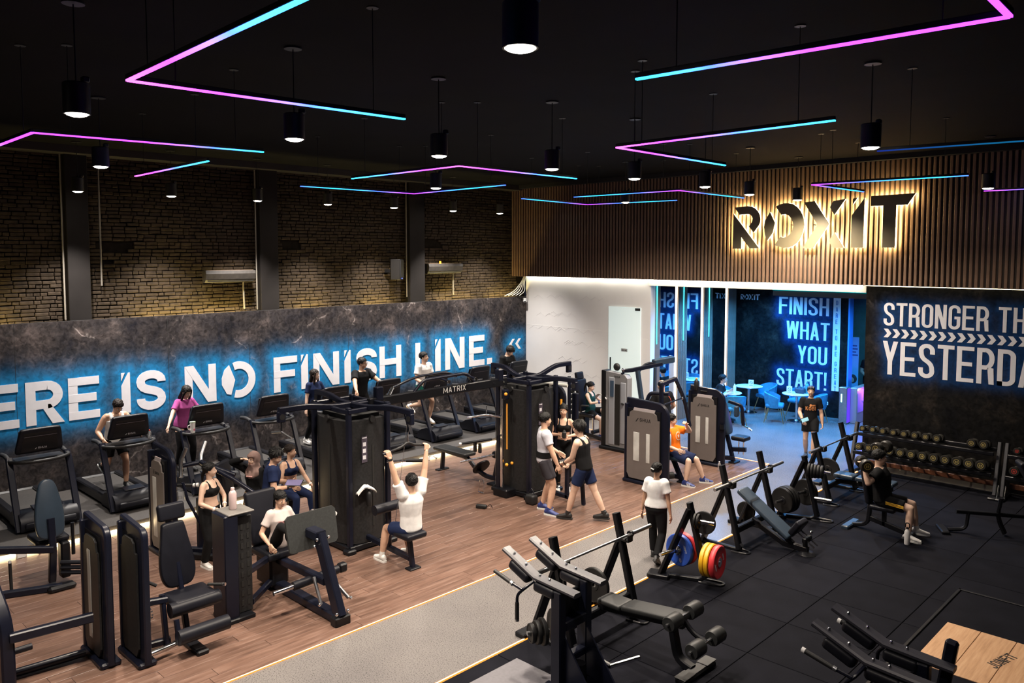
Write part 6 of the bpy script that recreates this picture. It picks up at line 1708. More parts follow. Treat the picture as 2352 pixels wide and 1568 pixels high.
def ik(a, t, l1, l2, pole):
    a = V(a); t = V(t); d = t-a; L = d.length
    if L > (l1+l2)*.999: t = a+d*((l1+l2)*.999/L); d = t-a; L = d.length
    L = max(L, abs(l1-l2)+.01); k = (l1*l1-l2*l2+L*L)/(2*L); h = math.sqrt(max(0, l1*l1-k*k))
    z = d.normalized(); p = V(pole); p = (p-z*p.dot(z)); p = p.normalized() if p.length > 1e-5 else V((0,0,1))
    return a+z*k+p*h, t
def hand(mb, w, d, n, side, curl, s):
    """palm and five fingers; d finger direction, n palm normal, side thumb side"""
    d = d.normalized(); n = (n-d*n.dot(d)).normalized(); u = d.cross(n)*side
    R = Matrix((u, n, d)).transposed()
    mb.pad(w+d*.048*s, (.080*s,.030*s,.098*s), .013*s, R, 2)
    for k, (off, ln) in enumerate(((.030,.070),(.010,.078),(-.010,.073),(-.029,.058))):
        p = w+d*.092*s+u*off*s; dd = d.copy(); pts = [p-d*.012*s]
        for j in range(3):
            a = curl*(.75 if j == 0 else 1.0); dd = (dd*math.cos(a)+n*math.sin(a)).normalized(); nn = n
            pts.append(pts[-1]+dd*ln*s*(.46,.32,.26)[j]); n_ = (n-dd*n.dot(dd)); 
            n2 = dd.cross(u)*(1 if dd.cross(u).dot(n) > 0 else -1) if curl < 1.0 else (n*math.cos(a)-d*math.sin(a))
            n_dir = n
        mb.tube(pts, .0088*s, 7)
    t0 = w+d*.030*s+u*.036*s; t1 = t0+(u*.75+d*.75).normalized()*.038*s; t2 = t1+(d*.9+n*(.2+curl*.5)).normalized()*.034*s
    mb.tube([t0-u*.015*s, t0, t1, t2], .0105*s, 8)
FEM = [(-.10,.09,.085,0),(-.03,.172,.118,-.005),(.05,.165,.108,0),(.17,.120,.088,.005),(.27,.136,.100,.010),(.34,.146,.112,.016),(.40,.142,.094,.004),(.455,.118,.074,0),(.49,.062,.056,0)]
MAL = [(-.10,.09,.085,0),(-.03,.160,.112,-.004),(.06,.156,.106,0),(.18,.148,.102,.004),(.29,.168,.116,.010),(.38,.182,.116,.008),(.44,.165,.094,.002),(.475,.110,.075,0),(.50,.066,.060,0)]
PEOPLE = []
def person(label, loc, face, h=1.72, fem=False, skin='a', lean=0, twist=0, side=0, pel=None, feet=None, hands=None, head=(0,0),
           top=None, bottom=None, shoes=None, hair='short', hairm=None, socks=None, elbow=None, knee=None, curl=(.35,.35), palm=None, glasses=False, shrug=0.0, arm=1.0, fat=1.0, toe=(0,0), bag=None):
    s = h/1.75; t = thing('person', label, 'person', loc, face)
    pz = (pel or (0,.93))
    P = V((pz[0]*s, 0, pz[1]*s))
    lr = math.radians(lean); up = V((math.sin(lr), math.sin(math.radians(side)), math.cos(lr))).normalized()
    fw = V((math.cos(lr),0,-math.sin(lr))); tw = math.radians(twist)
    def frame(k):   # k 0..1 up the spine
        a = tw*k; f = (fw*math.cos(a)+V((0,1,0))*math.sin(a)); f = (f-up*f.dot(up)).normalized(); return f, up.cross(f)
    f1, l1 = frame(1)
    sw = (.150 if fem else .182)*s
    tab = [(q[0]*s, q[1]*s*fat, q[2]*s*fat, q[3]*s) for q in (FEM if fem else MAL)]
    def torso(mb, lo, hi, inf, dn=0.0):
        rs = []
        zs = sorted(set([lo*s, hi*s]+[q[0] for q in tab if lo*s < q[0] < hi*s]))
        for z in zs:
            i = max(0, min(len(tab)-2, sum(1 for q in tab if q[0] <= z)-1)); a, b = tab[i], tab[i+1]
            u = max(0, min(1, (z-a[0])/(b[0]-a[0]))); w = a[1]+(b[1]-a[1])*u; dd = a[2]+(b[2]-a[2])*u; off = a[3]+(b[3]-a[3])*u
            f, l = frame(max(0, z/(.5*s)))
            rs.append((P+up*z+f*off, l, f, w+inf, dd+inf))
        loft(mb, rs)
    neck = P+up*.49*s; hipw = .085*s
    SH = [P+up*(.435+shrug)*s+l1*sw*(1-shrug*1.2)*sg for sg in (1,-1)]; HP = [P+V((0,hipw*sg,-.03*s)) for sg in (1,-1)]
    feet = feet or ((.02,.10,.085),(-.02,-.10,.085)); hands = hands or ((.05,.24,.78),(.05,-.24,.78))
    A = []; 
    for k, sg in enumerate((1,-1)):
        T_ = V([q*s for q in feet[k]]); kp = V((knee[k] if knee and knee[k] else (1,.12*sg,.15)))
        kn, an = ik(HP[k], T_, .425*s, .425*s, kp); A.append((kn, an))
    B = []
    for k, sg in enumerate((1,-1)):
        T_ = V([q*s for q in hands[k]]); ep = V((elbow[k] if elbow and elbow[k] else (-.7,.5*sg,-.5)))
        el, wr = ik(SH[k], T_, .285*s*arm, .25*s*arm, ep); B.append((el, wr))
    am = .80 if fem else 1.0; lm = .95 if fem else 1.0
    # --- skin
    mb = MB(); torso(mb, -.10, .49, 0)
    hc = neck+up*.165*s
    hy, hp = math.radians(head[0]), math.radians(head[1])
    hf0 = V((math.cos(tw*.6+hy), math.sin(tw*.6+hy), 0)); hf = (hf0*math.cos(hp)-V((0,0,1))*math.sin(hp)).normalized()
    hl = V((0,0,1)).cross(hf0).normalized(); hu = hf.cross(hl)
    HR = Matrix((hf, hl, hu)).transposed(); g = s*(.97 if fem else 1.0)
    hc = neck+up*.06*s+hu*.105*g+hf*.012*g
    HL = lambda p: hc+HR @ (V(p)*g)
    limb(mb, [neck-up*.03*s, neck+up*.04*s, HL((-.02,0,-.05))], [.060*s*am*1.04, .052*s*(am*.5+.5), .052*s*(am*.5+.5)])
    mb.ball(HL((-.012,0,.030)), (.096*g,.075*g,.086*g), 18, 12, HR)
    mb.ball(HL((.018,0,-.030)), (.076*g,.062*g,.082*g), 18, 12, HR)
    mb.ball(HL((.056,0,-.088)), (.030*g,.034*g,.026*g), 12, 8, HR)
    mb.ball(HL((.045,.030,-.035)), (.045*g,.032*g,.04*g), 12, 8, HR); mb.ball(HL((.045,-.030,-.035)), (.045*g,.032*g,.04*g), 12, 8, HR)
    limb(mb, [HL((.088,0,.012)), HL((.101,0,-.012)), HL((.104,0,-.028))], [.009*g,.012*g,.014*g], 8)
    for sg in (1,-1): mb.ball(HL((-.006,.074*sg,-.010)), (.017*g,.010*g,.030*g), 10, 8, HR)
    xtra = MB()
    for k, sg in enumerate((1,-1)):
        kn, an = A[k]; el, wr = B[k]
        limb(mb, *bone(SH[k]-up*.012*s, el, [q*s*am*(fat*.5+.5) for q in (.060,.058,.054,.050,.044)]))
        limb(mb, *bone(el, wr, [q*s*am for q in (.043,.046,.042,.035,.029)]))
        mb.ball(SH[k]-l1*sg*.03*s+up*.005*s, .066*s*am, 12, 8)
        limb(mb, *bone(HP[k], kn, [q*s*lm*(fat*.5+.5) for q in (.088,.090,.080,.068,.056)]))
        limb(mb, *bone(kn, an, [q*s*lm for q in (.056,.060,.058,.046,.037)]))
        d = (wr-el).normalized(); pn = V(palm[k]) if palm and palm[k] else V((0,-sg,-.25))
        hand(xtra, wr, d, pn, sg, curl[k], s)
    o = mb.build('body', SK[skin], t); REMESH.append((o, .011, xtra))
    # --- face
    e = MB()
    for sg in (1,-1): e.ball(HL((.082,.030*sg,.004)), (.0095*g,.0112*g,.0046*g), 10, 7, HR)
    ey = e.build('eyes', M_EYEW, o); e = MB()
    for sg in (1,-1): e.ball(HL((.0895,.030*sg,.004)), (.004*g,.0050*g,.0046*g), 8, 6, HR)
    e.build('irises', M_EYED, o); e = MB()
    for sg in (1,-1): e.box(HL((.0885,.031*sg,.024)), (.006*g,.030*g,.0055*g), HR @ rotmat(sg*6,0,sg*-14))
    e.build('eyebrows', M_HAIR, o)
    MB().ball(HL((.088,0,-.060)), (.008*g,.022*g,.0062*g), 10, 7, HR).build('mouth', M_LIP, o)
    if glasses:
        e = MB()
        for sg in (1,-1): e.tube([HL((.100,.031*sg+.020*math.cos(a*PI/6),.003+.016*math.sin(a*PI/6))) for a in range(12)], .0022*g, 5, closed=True)
        for sg in (1,-1): e.tube([HL((.098,.052*sg,.006)), HL((0,.080*sg,.006))], .002*g, 5)
        e.tube([HL((.102,.012,.006)), HL((.102,-.012,.006))], .002*g, 5); e.build('glasses', M_FRAME, t)
    # --- clothes
    if top:
        kind, m = top[0], top[1]; c = MB(); inf = top[2] if len(top) > 2 else .014
        if kind in ('tee','long','blouse'):
            torso(c, -.07 if kind != 'blouse' else .02, .475, inf*s)
            loft(c, [(P+up*.455*s, l1, f1, .135*s*(1 if not fem else .86), .085*s), (P+up*.492*s, l1, f1, .078*s, .068*s)])
            for k, sg in enumerate((1,-1)):
                el, wr = B[k]; fr = .62 if kind != 'long' else 1.0
                q = SH[k].lerp(el, fr); rr = [(.072*am+.010)*s,(.068*am+.010)*s,(.064*am+.012)*s,(.063*am+.014)*s]
                limb(c, *bone(SH[k]-l1*sg*.02*s, q, [(.074*am+inf)*s,(.064*am+inf)*s,(.060*am+inf)*s,(.058*am+inf*1.2)*s]), b1=(kind == 'long'))
                if kind == 'long': limb(c, *bone(el, el.lerp(wr,.94), [(.050*am+inf)*s,(.048*am+inf)*s,(.038*am+inf)*s]))
        elif kind == 'tank':
            torso(c, -.07, .385, inf*s)
            for sg in (1,-1):
                a = P+up*.37*s+f1*.075*s+l1*sg*.085*s; b = P+up*.478*s+f1*.01*s+l1*sg*.098*s; d = P+up*.37*s-f1*.080*s+l1*sg*.085*s
                limb(c, [a-up*.03*s, a+f1*.012*s, (a+b)*.5+f1*.03*s+up*.012*s, b+up*.012*s, (b+d)*.5-f1*.025*s+up*.012*s, d-f1*.01*s, d-up*.03*s], [.044*s*am,.042*s*am,.038*s*am,.036*s*am,.038*s*am,.042*s*am,.044*s*am])
        elif kind == 'bra':
            torso(c, .235, .375, .008*s)
            for sg in (1,-1):
                mbp = P+up*.325*s+f1*.085*s+l1*sg*.062*s; c.ball(mbp, (.055*s,.062*s,.060*s), 12, 8)
                a = P+up*.36*s+f1*.085*s+l1*sg*.075*s; b = P+up*.468*s+f1*.012*s+l1*sg*.075*s; d = P+up*.36*s-f1*.075*s+l1*sg*.045*s
                limb(c, [a, (a+b)*.5+f1*.022*s+up*.008*s, b+up*.014*s, (b+d)*.5-f1*.02*s+up*.012*s, d], [.022*s,.020*s,.018*s,.020*s,.022*s])
        tp_ = c.build('top', m, t); REMESH.append((tp_, .012, None))
    if bottom:
        kind, m = bottom[0], bottom[1]; c = MB()
        inf = {'shorts':.014,'pants':.016,'leggings':.006,'cargo':.032}[kind]
        torso(c, -.10, .075 if kind != 'leggings' else .10, inf*s*.7)
        fr = bottom[2] if len(bottom) > 2 else .62
        for k, sg in enumerate((1,-1)):
            kn, an = A[k]
            if kind == 'shorts':
                q = HP[k].lerp(kn, fr); limb(c, *bone(HP[k], q, [(.092*lm+inf)*s,(.092*lm+inf)*s,(.086*lm+inf*1.1)*s,(.082*lm+inf*1.3)*s]), b1=False)
            else:
                limb(c, *bone(HP[k], kn, [(.088*lm+inf)*s,(.088*lm+inf)*s,(.076*lm+inf)*s,(.060*lm+inf)*s]))
                f2 = .96 if kind != 'leggings' else bottom[2] if len(bottom) > 2 else .9
                limb(c, *bone(kn, kn.lerp(an, f2), [(.058*lm+inf)*s,(.060*lm+inf)*s,(.054*lm+inf*1.1)*s,(.042*lm+inf*1.3)*s]), b1=False)
        b_ = c.build('bottoms', m, t); REMESH.append((b_, .013, None))
    for k, sg in enumerate((1,-1)):
        kn, an = A[k]
        ty = math.radians(toe[k]); fx = V((math.cos(ty), math.sin(ty), 0)); sh = (an-kn).normalized()
        flat = feet[k][2] <= .11 or (len(feet[k]) > 2 and abs(sh.z) > .8)
        if not flat or feet[k][2] > .14:
            fx = (fx-sh*fx.dot(sh)*.8).normalized()
        fl = V((0,0,1)).cross(fx).normalized(); fu = fx.cross(fl); FR = Matrix((fx, fl, fu)).transposed()
        FL = lambda p: an+FR @ (V(p)*s)
        if shoes:
            c = MB()
            loft(c, [(FL((-.075,0,-.030)), FR @ V((0,1,0)), FR @ V((0,0,1)), .028*s, .030*s), (FL((-.05,0,-.02)), FR @ V((0,1,0)), FR @ V((0,0,1)), .038*s, .048*s), (FL((.01,0,-.018)), FR @ V((0,1,0)), FR @ V((0,0,1)), .040*s, .052*s), (FL((.08,0,-.036)), FR @ V((0,1,0)), FR @ V((0,0,1)), .046*s, .036*s), (FL((.15,0,-.048)), FR @ V((0,1,0)), FR @ V((0,0,1)), .045*s, .024*s), (FL((.195,0,-.052)), FR @ V((0,1,0)), FR @ V((0,0,1)), .026*s, .016*s)])
            limb(c, [FL((0,0,-.02)), FL((0,0,.03))], [.042*s,.040*s])
            so = c.build('shoe', shoes[0], t, smooth=1.1)
            pr = [(-.088,.018),(-.07,.036),(.0,.040),(.09,.050),(.16,.047),(.20,.022),(.20,-.022),(.16,-.047),(.09,-.046),(.0,-.038),(-.07,-.036),(-.088,-.018)]
            mm = MB(); mm.prism([(a*s,b*s) for a,b in pr][::-1], .026*s, Matrix.Translation(an) @ FR.to_4x4(), -.085*s); mm.build('sole', shoes[1], so, smooth=0)
            if len(shoes) > 2:
                mm = MB()
                for q in (.05,.075,.10):
                    for s2 in (1,-1): mm.box(FL((q,.0445*s2,-.035)), (.012*s,.006*s,.05*s), FR @ rotmat(0,-20,0))
                mm.build('shoe_stripes', shoes[2], so, smooth=0)
        if socks: mm = MB(); limb(mm, [an+V((0,0,.0)), an.lerp(kn,.16)], [.044*s,.043*s]); mm.build('sock', socks, t)
    # --- hair
    hm = hairm or M_HAIR; rnd = random.Random(len(PEOPLE)+3)
    if hair not in ('bald','hijab'):
        c = MB(); n, m_ = 22, 14; vs = []; rx, ry, rz = .108, .087, .094
        if hair == 'tousled': rx, ry, rz = .116, .096, .108
        for j in range(m_+1):
            th = -PI/2+PI*j/m_
            for i in range(n):
                a = 2*PI*i/n; q = V((rx*math.cos(th)*math.cos(a), ry*math.cos(th)*math.sin(a), rz*math.sin(th)))+V((-.020,0,.040))
                fx = max(0, min(1, (q.x+.035)/.10)); zm = -.075*(1-fx)+.062*fx
                if hair in ('long','pony','bun','low'): zm = -.055*(1-fx)+.066*fx
                if q.z < zm: q.z = zm+(q.z-zm)*.05; q.x = min(q.x, .085)
                if hair == 'tousled': q *= 1+rnd.uniform(-.05,.07)
                vs.append(HL(q))
        fs = [(j*n+i, j*n+(i+1)%n, (j+1)*n+(i+1)%n, (j+1)*n+i) for j in range(m_) for i in range(n)]
        c.add(vs, fs)
        if hair == 'long':
            loft(c, [(HL((-.045,0,.05)), HR @ V((0,1,0)), HR @ V((1,0,0)), .085*g,.060*g), (HL((-.055,0,-.06)), HR @ V((0,1,0)), HR @ V((1,0,0)), .092*g,.058*g), (HL((-.075,0,-.17)), HR @ V((0,1,0)), HR @ V((1,0,0)), .090*g,.046*g), (HL((-.085,0,-.27)), HR @ V((0,1,0)), HR @ V((1,0,0)), .060*g,.030*g)])
            for sg in (1,-1): limb(c, [HL((.045,.062*sg,.055)), HL((.035,.086*sg,-.03)), HL((.04,.090*sg,-.14)), HL((.03,.085*sg,-.21))], [.018*g,.022*g,.022*g,.012*g], 8)
        if hair == 'pony': limb(c, [HL((-.10,0,.055)), HL((-.155,0,.03)), HL((-.165,0,-.08)), HL((-.150,0,-.20))], [.026*g,.032*g,.030*g,.012*g], 10)
        if hair == 'low': limb(c, [HL((-.09,0,-.03)), HL((-.115,0,-.09)), HL((-.115,0,-.20))], [.032*g,.028*g,.012*g], 10)
        if hair == 'bun': c.ball(HL((-.118,0,.005)), (.040*g,.048*g,.044*g), 12, 8, HR)
        tl_ = {'short':.022,'tousled':.042,'corn':0}.get(hair, .020); cnt = 0
        while tl_ and cnt < 260:
            th = math.asin(rnd.uniform(-.8,1)); a = rnd.uniform(0, 2*PI)
            nrm = V((math.cos(th)*math.cos(a), math.cos(th)*math.sin(a), math.sin(th))); q = V((rx*nrm.x, ry*nrm.y, rz*nrm.z))+V((-.020,0,.040)); cnt += 1
            fx = max(0, min(1, (q.x+.035)/.10)); zm = -.062*(1-fx)+.068*fx
            if q.z < zm: continue
            gd = V((-.75 if hair in ('pony','bun','low') else (.55 if q.x > .0 else -.15), rnd.uniform(-.35,.35), -.75)); gd = gd-nrm*gd.dot(nrm)
            gd = (gd.normalized() if gd.length > .05 else V((1,0,0)))
            k1 = .18 if hair != 'tousled' else .55
            p0 = q-nrm*.006-gd*tl_*.5; p1 = q+nrm*.004+gd*tl_*.1; p2 = q+nrm*tl_*k1*.6+gd*tl_*.9
            P3 = [HL(p0), HL(p1), HL(p2)]; ax = HR @ gd.cross(nrm); up3 = HR @ nrm; w3 = .0085*g; vs3 = []
            for pp, ww in zip(P3, (w3, w3, .0015)): vs3 += [pp+ax*ww, pp+up3*ww*.5, pp-ax*ww]
            c.add(vs3, [(0,1,4,3),(1,2,5,4),(3,4,7,6),(4,5,8,7),(2,0,3,5),(5,3,6,8)])
        hh = c.build('hair', hm, t, smooth=1.0)
        if hair == 'bun':
            q = MB()
            for k in range(4): q.ball(HL((-.148,-.025+.016*k,.022+.004*k)), .010*g, 8, 6)
            q.build('hair_clip', M_WHITE, hh)
        if hair == 'corn':
            q = MB()
            for k in range(5): q.tube([HL((.080-.05*j*.6, (k-2)*.026, .096+.042*math.sin(j*.75)-abs(k-2)*.007-.006*j)) for j in range(5)], .005*g, 6)
            q.build('braid_partings', mat('scalp', (.24,.16,.12), .6), hh)
    elif hair == 'hijab':
        c = MB(); n, m_ = 22, 14; vs = []
        for j in range(m_+1):
            th = -PI/2+PI*j/m_
            for i in range(n):
                a = 2*PI*i/n; w_ = 1+.025*math.sin(9*a+4*th); q = V((.130*w_*math.cos(th)*math.cos(a), .112*w_*math.cos(th)*math.sin(a), .138*math.sin(th)))+V((-.018,0,.012))
                if q.z >= .062 and q.x > .05: q.x += .012
                if q.x > .046 and q.z < .062: q.x = .046+(q.x-.046)*.1
                vs.append(HL(q))
        c.add(vs, [(j*n+i, j*n+(i+1)%n, (j+1)*n+(i+1)%n, (j+1)*n+i) for j in range(m_) for i in range(n)])
        loft(c, [(HL((.0,0,-.06)), HR @ V((0,1,0)), HR @ V((1,0,0)), .100*g,.098*g), (neck+up*.03*s, l1, f1, .105*s,.105*s), (P+up*.445*s+f1*.012*s, l1, f1, .165*s,.130*s), (P+up*.38*s+f1*.03*s, l1, f1, .150*s,.128*s), (P+up*.33*s+f1*.05*s, l1, f1, .09*s,.105*s)])
        hh = c.build('headscarf', hm, t); REMESH.append((hh, .011, None))
    t['_hl'] = 0; del t['_hl']
    info = dict(t=t, B=B, A=A, P=P, up=up, f=f1, l=l1, s=s, HL=HL, SH=SH)
    PEOPLE.append(info); return info
def wpos(info, p):   # local point -> world
    t = info['t']; a = t.rotation_euler.z; return V(t.location)+Matrix.Rotation(a,3,'Z') @ V(p)
def strap(info, k, name, m, r=.036, w=.03):
    el, wr = info['B'][k]; d = (wr-el).normalized(); s = info['s']
    MB().cyl(wr-d*(w+.01)*s, wr-d*.01*s, r*s, n=14).build(name, m, info['t'])

WHT, BLK, NAVY = cloth('white', (.74,.73,.73)), cloth('black', (.010,.010,.011)), cloth('navy', (.014,.022,.062))
MAGN, ORNG = cloth('magenta', (.36,.07,.24)), cloth('orange', (.92,.20,.015))
GREY, DGREY = cloth('pale_grey', (.50,.50,.56)), cloth('charcoal', (.045,.042,.050))
GRN, TEALS = cloth('dark_green', (.012,.055,.058)), cloth('sea_green', (.02,.16,.13))
KHAKI, SCARF, CREAM = cloth('khaki', (.26,.165,.09)), cloth('rose_brown_scarf', (.25,.165,.145)), cloth('pale_pink', (.58,.50,.48))
SWHT, SBLK, SNVY = mat('white_shoe', (.70,.68,.66), .55), mat('black_shoe', (.014,.014,.015), .5), mat('navy_shoe', (.02,.035,.16), .5)
SOLW, SOLB = mat('white_sole', (.75,.74,.72), .5), mat('black_sole', (.02,.02,.02), .6)
BT = .285   # running belt height
# on the treadmills
p = person('man in a white tank top jogging on the second treadmill, looking down', (-15.15,5.2,BT), 0, 1.72, skin='c', lean=12, pel=(0,.90), feet=((.22,.10,.085),(-.42,-.09,.34)), hands=((.52,.26,1.06),(.30,-.30,.96)), head=(8,38),
           top=('tank', WHT), bottom=('shorts', BLK, .7), shoes=(SBLK, SOLW), hair='short', hairm=M_HAIRB, fat=1.06)
tank_info = p
person('woman in a magenta T-shirt leaning on the third treadmill\'s grip', (-15.32,6.55,BT), 0, 1.74, True, 'b', lean=6, feet=((.10,.10,.085),(-.10,-.10,.085)), hands=((.36,.26,1.05),(.32,-.44,.98)), head=(14,30),
       top=('tee', MAGN), bottom=('leggings', BLK), shoes=(SBLK, SOLB), hair='long', fat=1.12)
person('woman with long dark hair in a navy T-shirt walking on a treadmill', (-15.25,9.42,BT), 0, 1.74, True, 'b', feet=((.16,.09,.085),(-.22,-.09,.12)), hands=((.30,.24,1.02),(.05,-.24,.80)), head=(32,4),
       top=('tee', NAVY), bottom=('leggings', BLK), shoes=(SWHT, SOLW), hair='long', hairm=M_HAIRB, socks=SWHT)
person('man with glasses in a black T-shirt holding both treadmill rails', (-15.50,10.80,BT), 0, 1.86, skin='c', lean=8, feet=((.20,.10,.085),(-.20,-.10,.10)), hands=((.52,.40,1.02),(.48,-.42,1.02)), head=(28,6),
       top=('tee', BLK, .018), bottom=('pants', BLK), shoes=(SBLK, SOLW), hair='short', glasses=True, fat=1.06)
person('runner in a white T-shirt and green shorts with bent arms', (-15.20,12.45,BT), 4, 1.82, skin='a', lean=5, pel=(0,.97), feet=((.12,.09,.16),(-.34,-.09,.42)), hands=((.36,.12,1.10),(.28,-.20,1.02)), head=(22,-2),
       top=('tee', WHT, .020), bottom=('shorts', TEALS, .6), shoes=(SWHT, mat('gum_sole', (.55,.40,.25), .5)), hair='short', curl=(1.3,1.3), elbow=((-1,.35,-.2),(-1,-.45,-.2)))
p = person('man in a black T-shirt on the last treadmill looking at his phone', (-15.15,15.35,BT), 0, 1.80, skin='a', lean=4, feet=((.08,.11,.085),(-.05,-.11,.085)), hands=((.34,.10,1.16),(.06,-.27,.82)), head=(20,42),
           top=('tee', BLK, .016), bottom=('shorts', BLK, .8), shoes=(SWHT, SOLW), hair='tousled', curl=(.8,.3), palm=((0,-.3,1),None))
w = wpos(p, p['B'][0][1]); t = thing('phone', 'phone held by the man on the last treadmill', 'phone', (w.x+.08,w.y-.02,w.z+.035), 10); MB().rbox((0,0,0),(.15,.075,.009),.003,rotmat(0,-20,0)).build('body', M_PRINTK, t); MB().rbox((0,0,.006),(.13,.062,.002),.001,rotmat(0,-20,0)).build('screen', mat('phone_screen', (.5,.5,.45), .2), t)

# group at the left
p = person('woman in a black sports top standing beside the perforated tower', (-10.95,5.02,.006), 10, 1.56, True, 'b', twist=15, feet=((.04,.09,.085),(-.04,-.09,.085)), hands=((.22,.12,1.02),(.26,-.08,1.00)), head=(38,2),
           top=('bra', BLK), bottom=('pants', BLK), shoes=(SWHT, SOLW), hair='low', curl=(.9,.9), elbow=((-.5,.8,-.4),(-.5,-.9,-.4)))
strap(p, 1, 'white_wristband', SWHT); strap(p, 0, 'white_wristband', SWHT)
p = person('woman in a brown headscarf and khaki trousers shading her brow', (-11.2,5.85,.006), -62, 1.52, True, 'b', feet=((.04,.10,.085),(-.05,-.10,.085)), hands=((.10,.22,.85),(.17,-.13,1.60)), head=(-12,6), elbow=(None,(-.1,-1,-.1)),
           top=('long', BLK, .018), bottom=('cargo', KHAKI), shoes=(SWHT, SOLW), hair='hijab', hairm=SCARF, palm=(None,(.3,0,-1)), fat=1.04)
q = MB()
for k in range(6): q.ball(p['P']+p['up']*.375*p['s']+p['f']*.158*p['s']+p['l']*(.05-.02*k)*p['s'], .012, 8, 6)
q.build('chest_print', mat('red_white_print', (.65,.35,.33), .5), p['t'])
p = person('young man in a navy T-shirt seen from behind holding a tablet', (-10.86,5.90,.006), 62, 1.64, skin='a', lean=8, feet=((.05,.10,.085),(-.05,-.10,.085)), hands=((.30,.10,1.10),(.30,-.16,1.08)), head=(-34,26),
           top=('tee', NAVY, .022), bottom=('pants', NAVY), shoes=(SWHT, SOLW), hair='tousled', curl=(.8,.8), palm=((0,0,1),(0,0,1)))
strap(p, 1, 'wristwatch', SBLK)
w = wpos(p, p['B'][1][1]); t = thing('tablet', 'tablet held by the young man in navy', 'tablet', (w.x+.02,w.y+.08,w.z+.05), 20); MB().rbox((0,0,0),(.26,.17,.010),.004,rotmat(18,0,20)).build('body', M_PRINTK, t); MB().rbox((0,0,.0065),(.24,.15,.002),.001,rotmat(18,0,20)).build('screen', mat('tablet_screen', (.18,.16,.30), .15), t)
p = person('seated woman in a navy sports top with black gloves', (-11.92,6.86,.006), 4, 1.66, True, 'a', lean=2, pel=(0,.60), feet=((.48,.16,.085),(.42,-.18,.085)), hands=((.36,.20,.66),(.30,-.14,.70)), head=(30,4),
           top=('bra', NAVY), bottom=('leggings', NAVY), shoes=(SBLK, SOLB), hair='bun', hairm=M_HAIRB, curl=(.5,.5))
strap(p, 0, 'white_wristband', SWHT, .034)
t = thing('gym_stool', 'low padded seat under the woman in the navy sports top', 'seat', (-11.92,6.86,0)); MB().pad((0,0,.44),(.40,.40,.09),.04).build('seat', M_PADB, t); MB().rtube([(0,0,.02),(0,0,.40)],.09,.09,.012).build('post', M_FRAMEN, t); MB().rbox((0,0,.02),(.42,.30,.04),.012).build('foot', M_FRAME, t)
person('woman in a pale pink T-shirt seated on the leg press', (-9.62,5.36,.006), 0, 1.60, True, 'a', lean=-2, pel=(.03,.68), feet=((.70,.13,.98),(.70,-.13,.98)), hands=((.24,.26,.74),(.22,-.27,.74)), head=(6,18), knee=((.3,.1,1),(.3,-.1,1)),
       top=('tee', CREAM, .018), bottom=('leggings', BLK), shoes=(SBLK, SOLB), hair='low')
LP_INFO = PEOPLE[-1]
# lat pulldown man
p = person('man in a white T-shirt pulling down a bar, seen from behind', (-8.86,7.02,.006), 176, 1.74, skin='a', lean=-3, pel=(.0,.60), shrug=.06, arm=1.08, feet=((.46,.20,.085),(.40,-.24,.085)), hands=((.05,.34,1.72),(.06,-.34,1.74)), head=(-24,0),
           top=('tee', WHT, .020), bottom=('shorts', NAVY, .7), shoes=(SWHT, SOLW), hair='short', socks=SWHT, curl=(1.3,1.3), elbow=((-.3,1,-.3),(-.3,-1,-.3)), palm=((1,0,.2),(1,0,.2)))
strap(p, 0, 'wristwatch', SBLK, .034, .03)
PULL = p
# three talking
p = person('man in a pale grey T-shirt with a black lifting belt, back to us', (-9.12,10.18,.006), 48, 1.80, skin='a', twist=4, feet=((-.02,.16,.085),(.06,-.16,.085)), hands=((.26,.18,.98),(.20,-.26,.86)), head=(14,4), toe=(-20,-35),
           top=('tee', GREY, .014), bottom=('shorts', DGREY, .72), shoes=(SNVY, SOLW), hair='short', fat=1.05)
q = MB(); s = p['s']; P_ = p['P']
loft(q, [(P_+p['up']*z*s, p['l'], p['f'], .186*s, .140*s) for z in (.03,.05,.11,.13)]); q.build('lifting_belt', BLK, p['t'])
p = person('woman in a black cropped sports top holding a black flask lid', (-9.74,11.42,.006), -54, 1.70, True, 'a', feet=((.05,.10,.085),(.0,-.10,.085)), hands=((.24,.10,1.12),(.24,-.05,1.15)), head=(-6,6),
           top=('bra', BLK), bottom=('leggings', BLK, .80), shoes=(SWHT, SOLW), hair='bun', curl=(.9,.7), elbow=((-.4,1,-.4),(-.4,-1,-.4)), socks=SBLK)
w = wpos(p, (p['B'][0][1]+p['B'][1][1])*.5); t = thing('shaker', 'black shaker held by the woman in the cropped top', 'bottle', (w.x+.06,w.y-.06,w.z-.02)); MB().lathe([(0,0),(.036,0),(.042,.05),(.040,.10),(.02,.12),(0,.12)],16).build('body', M_PRINTK, t); MB().cyl((0,0,.118),(0,0,.14),.02,n=12).build('cap', M_PRINTK, t)
p = person('man in a black tank top stepping towards the two others', (-8.36,10.34,.006), 196, 1.74, skin='b', lean=8, feet=((.26,.10,.085),(-.34,-.12,.10)), hands=((.34,.06,.96),(.32,-.10,.92)), head=(-4,10), toe=(4,10),
           top=('tank', BLK), bottom=('shorts', NAVY, .68), shoes=(SBLK, SOLB), hair='tousled', socks=SBLK, curl=(.8,.9), fat=1.10, palm=((0,-.6,.8),(0,.6,.8)))
strap(p, 0, 'wristwatch', SBLK, .036, .035)
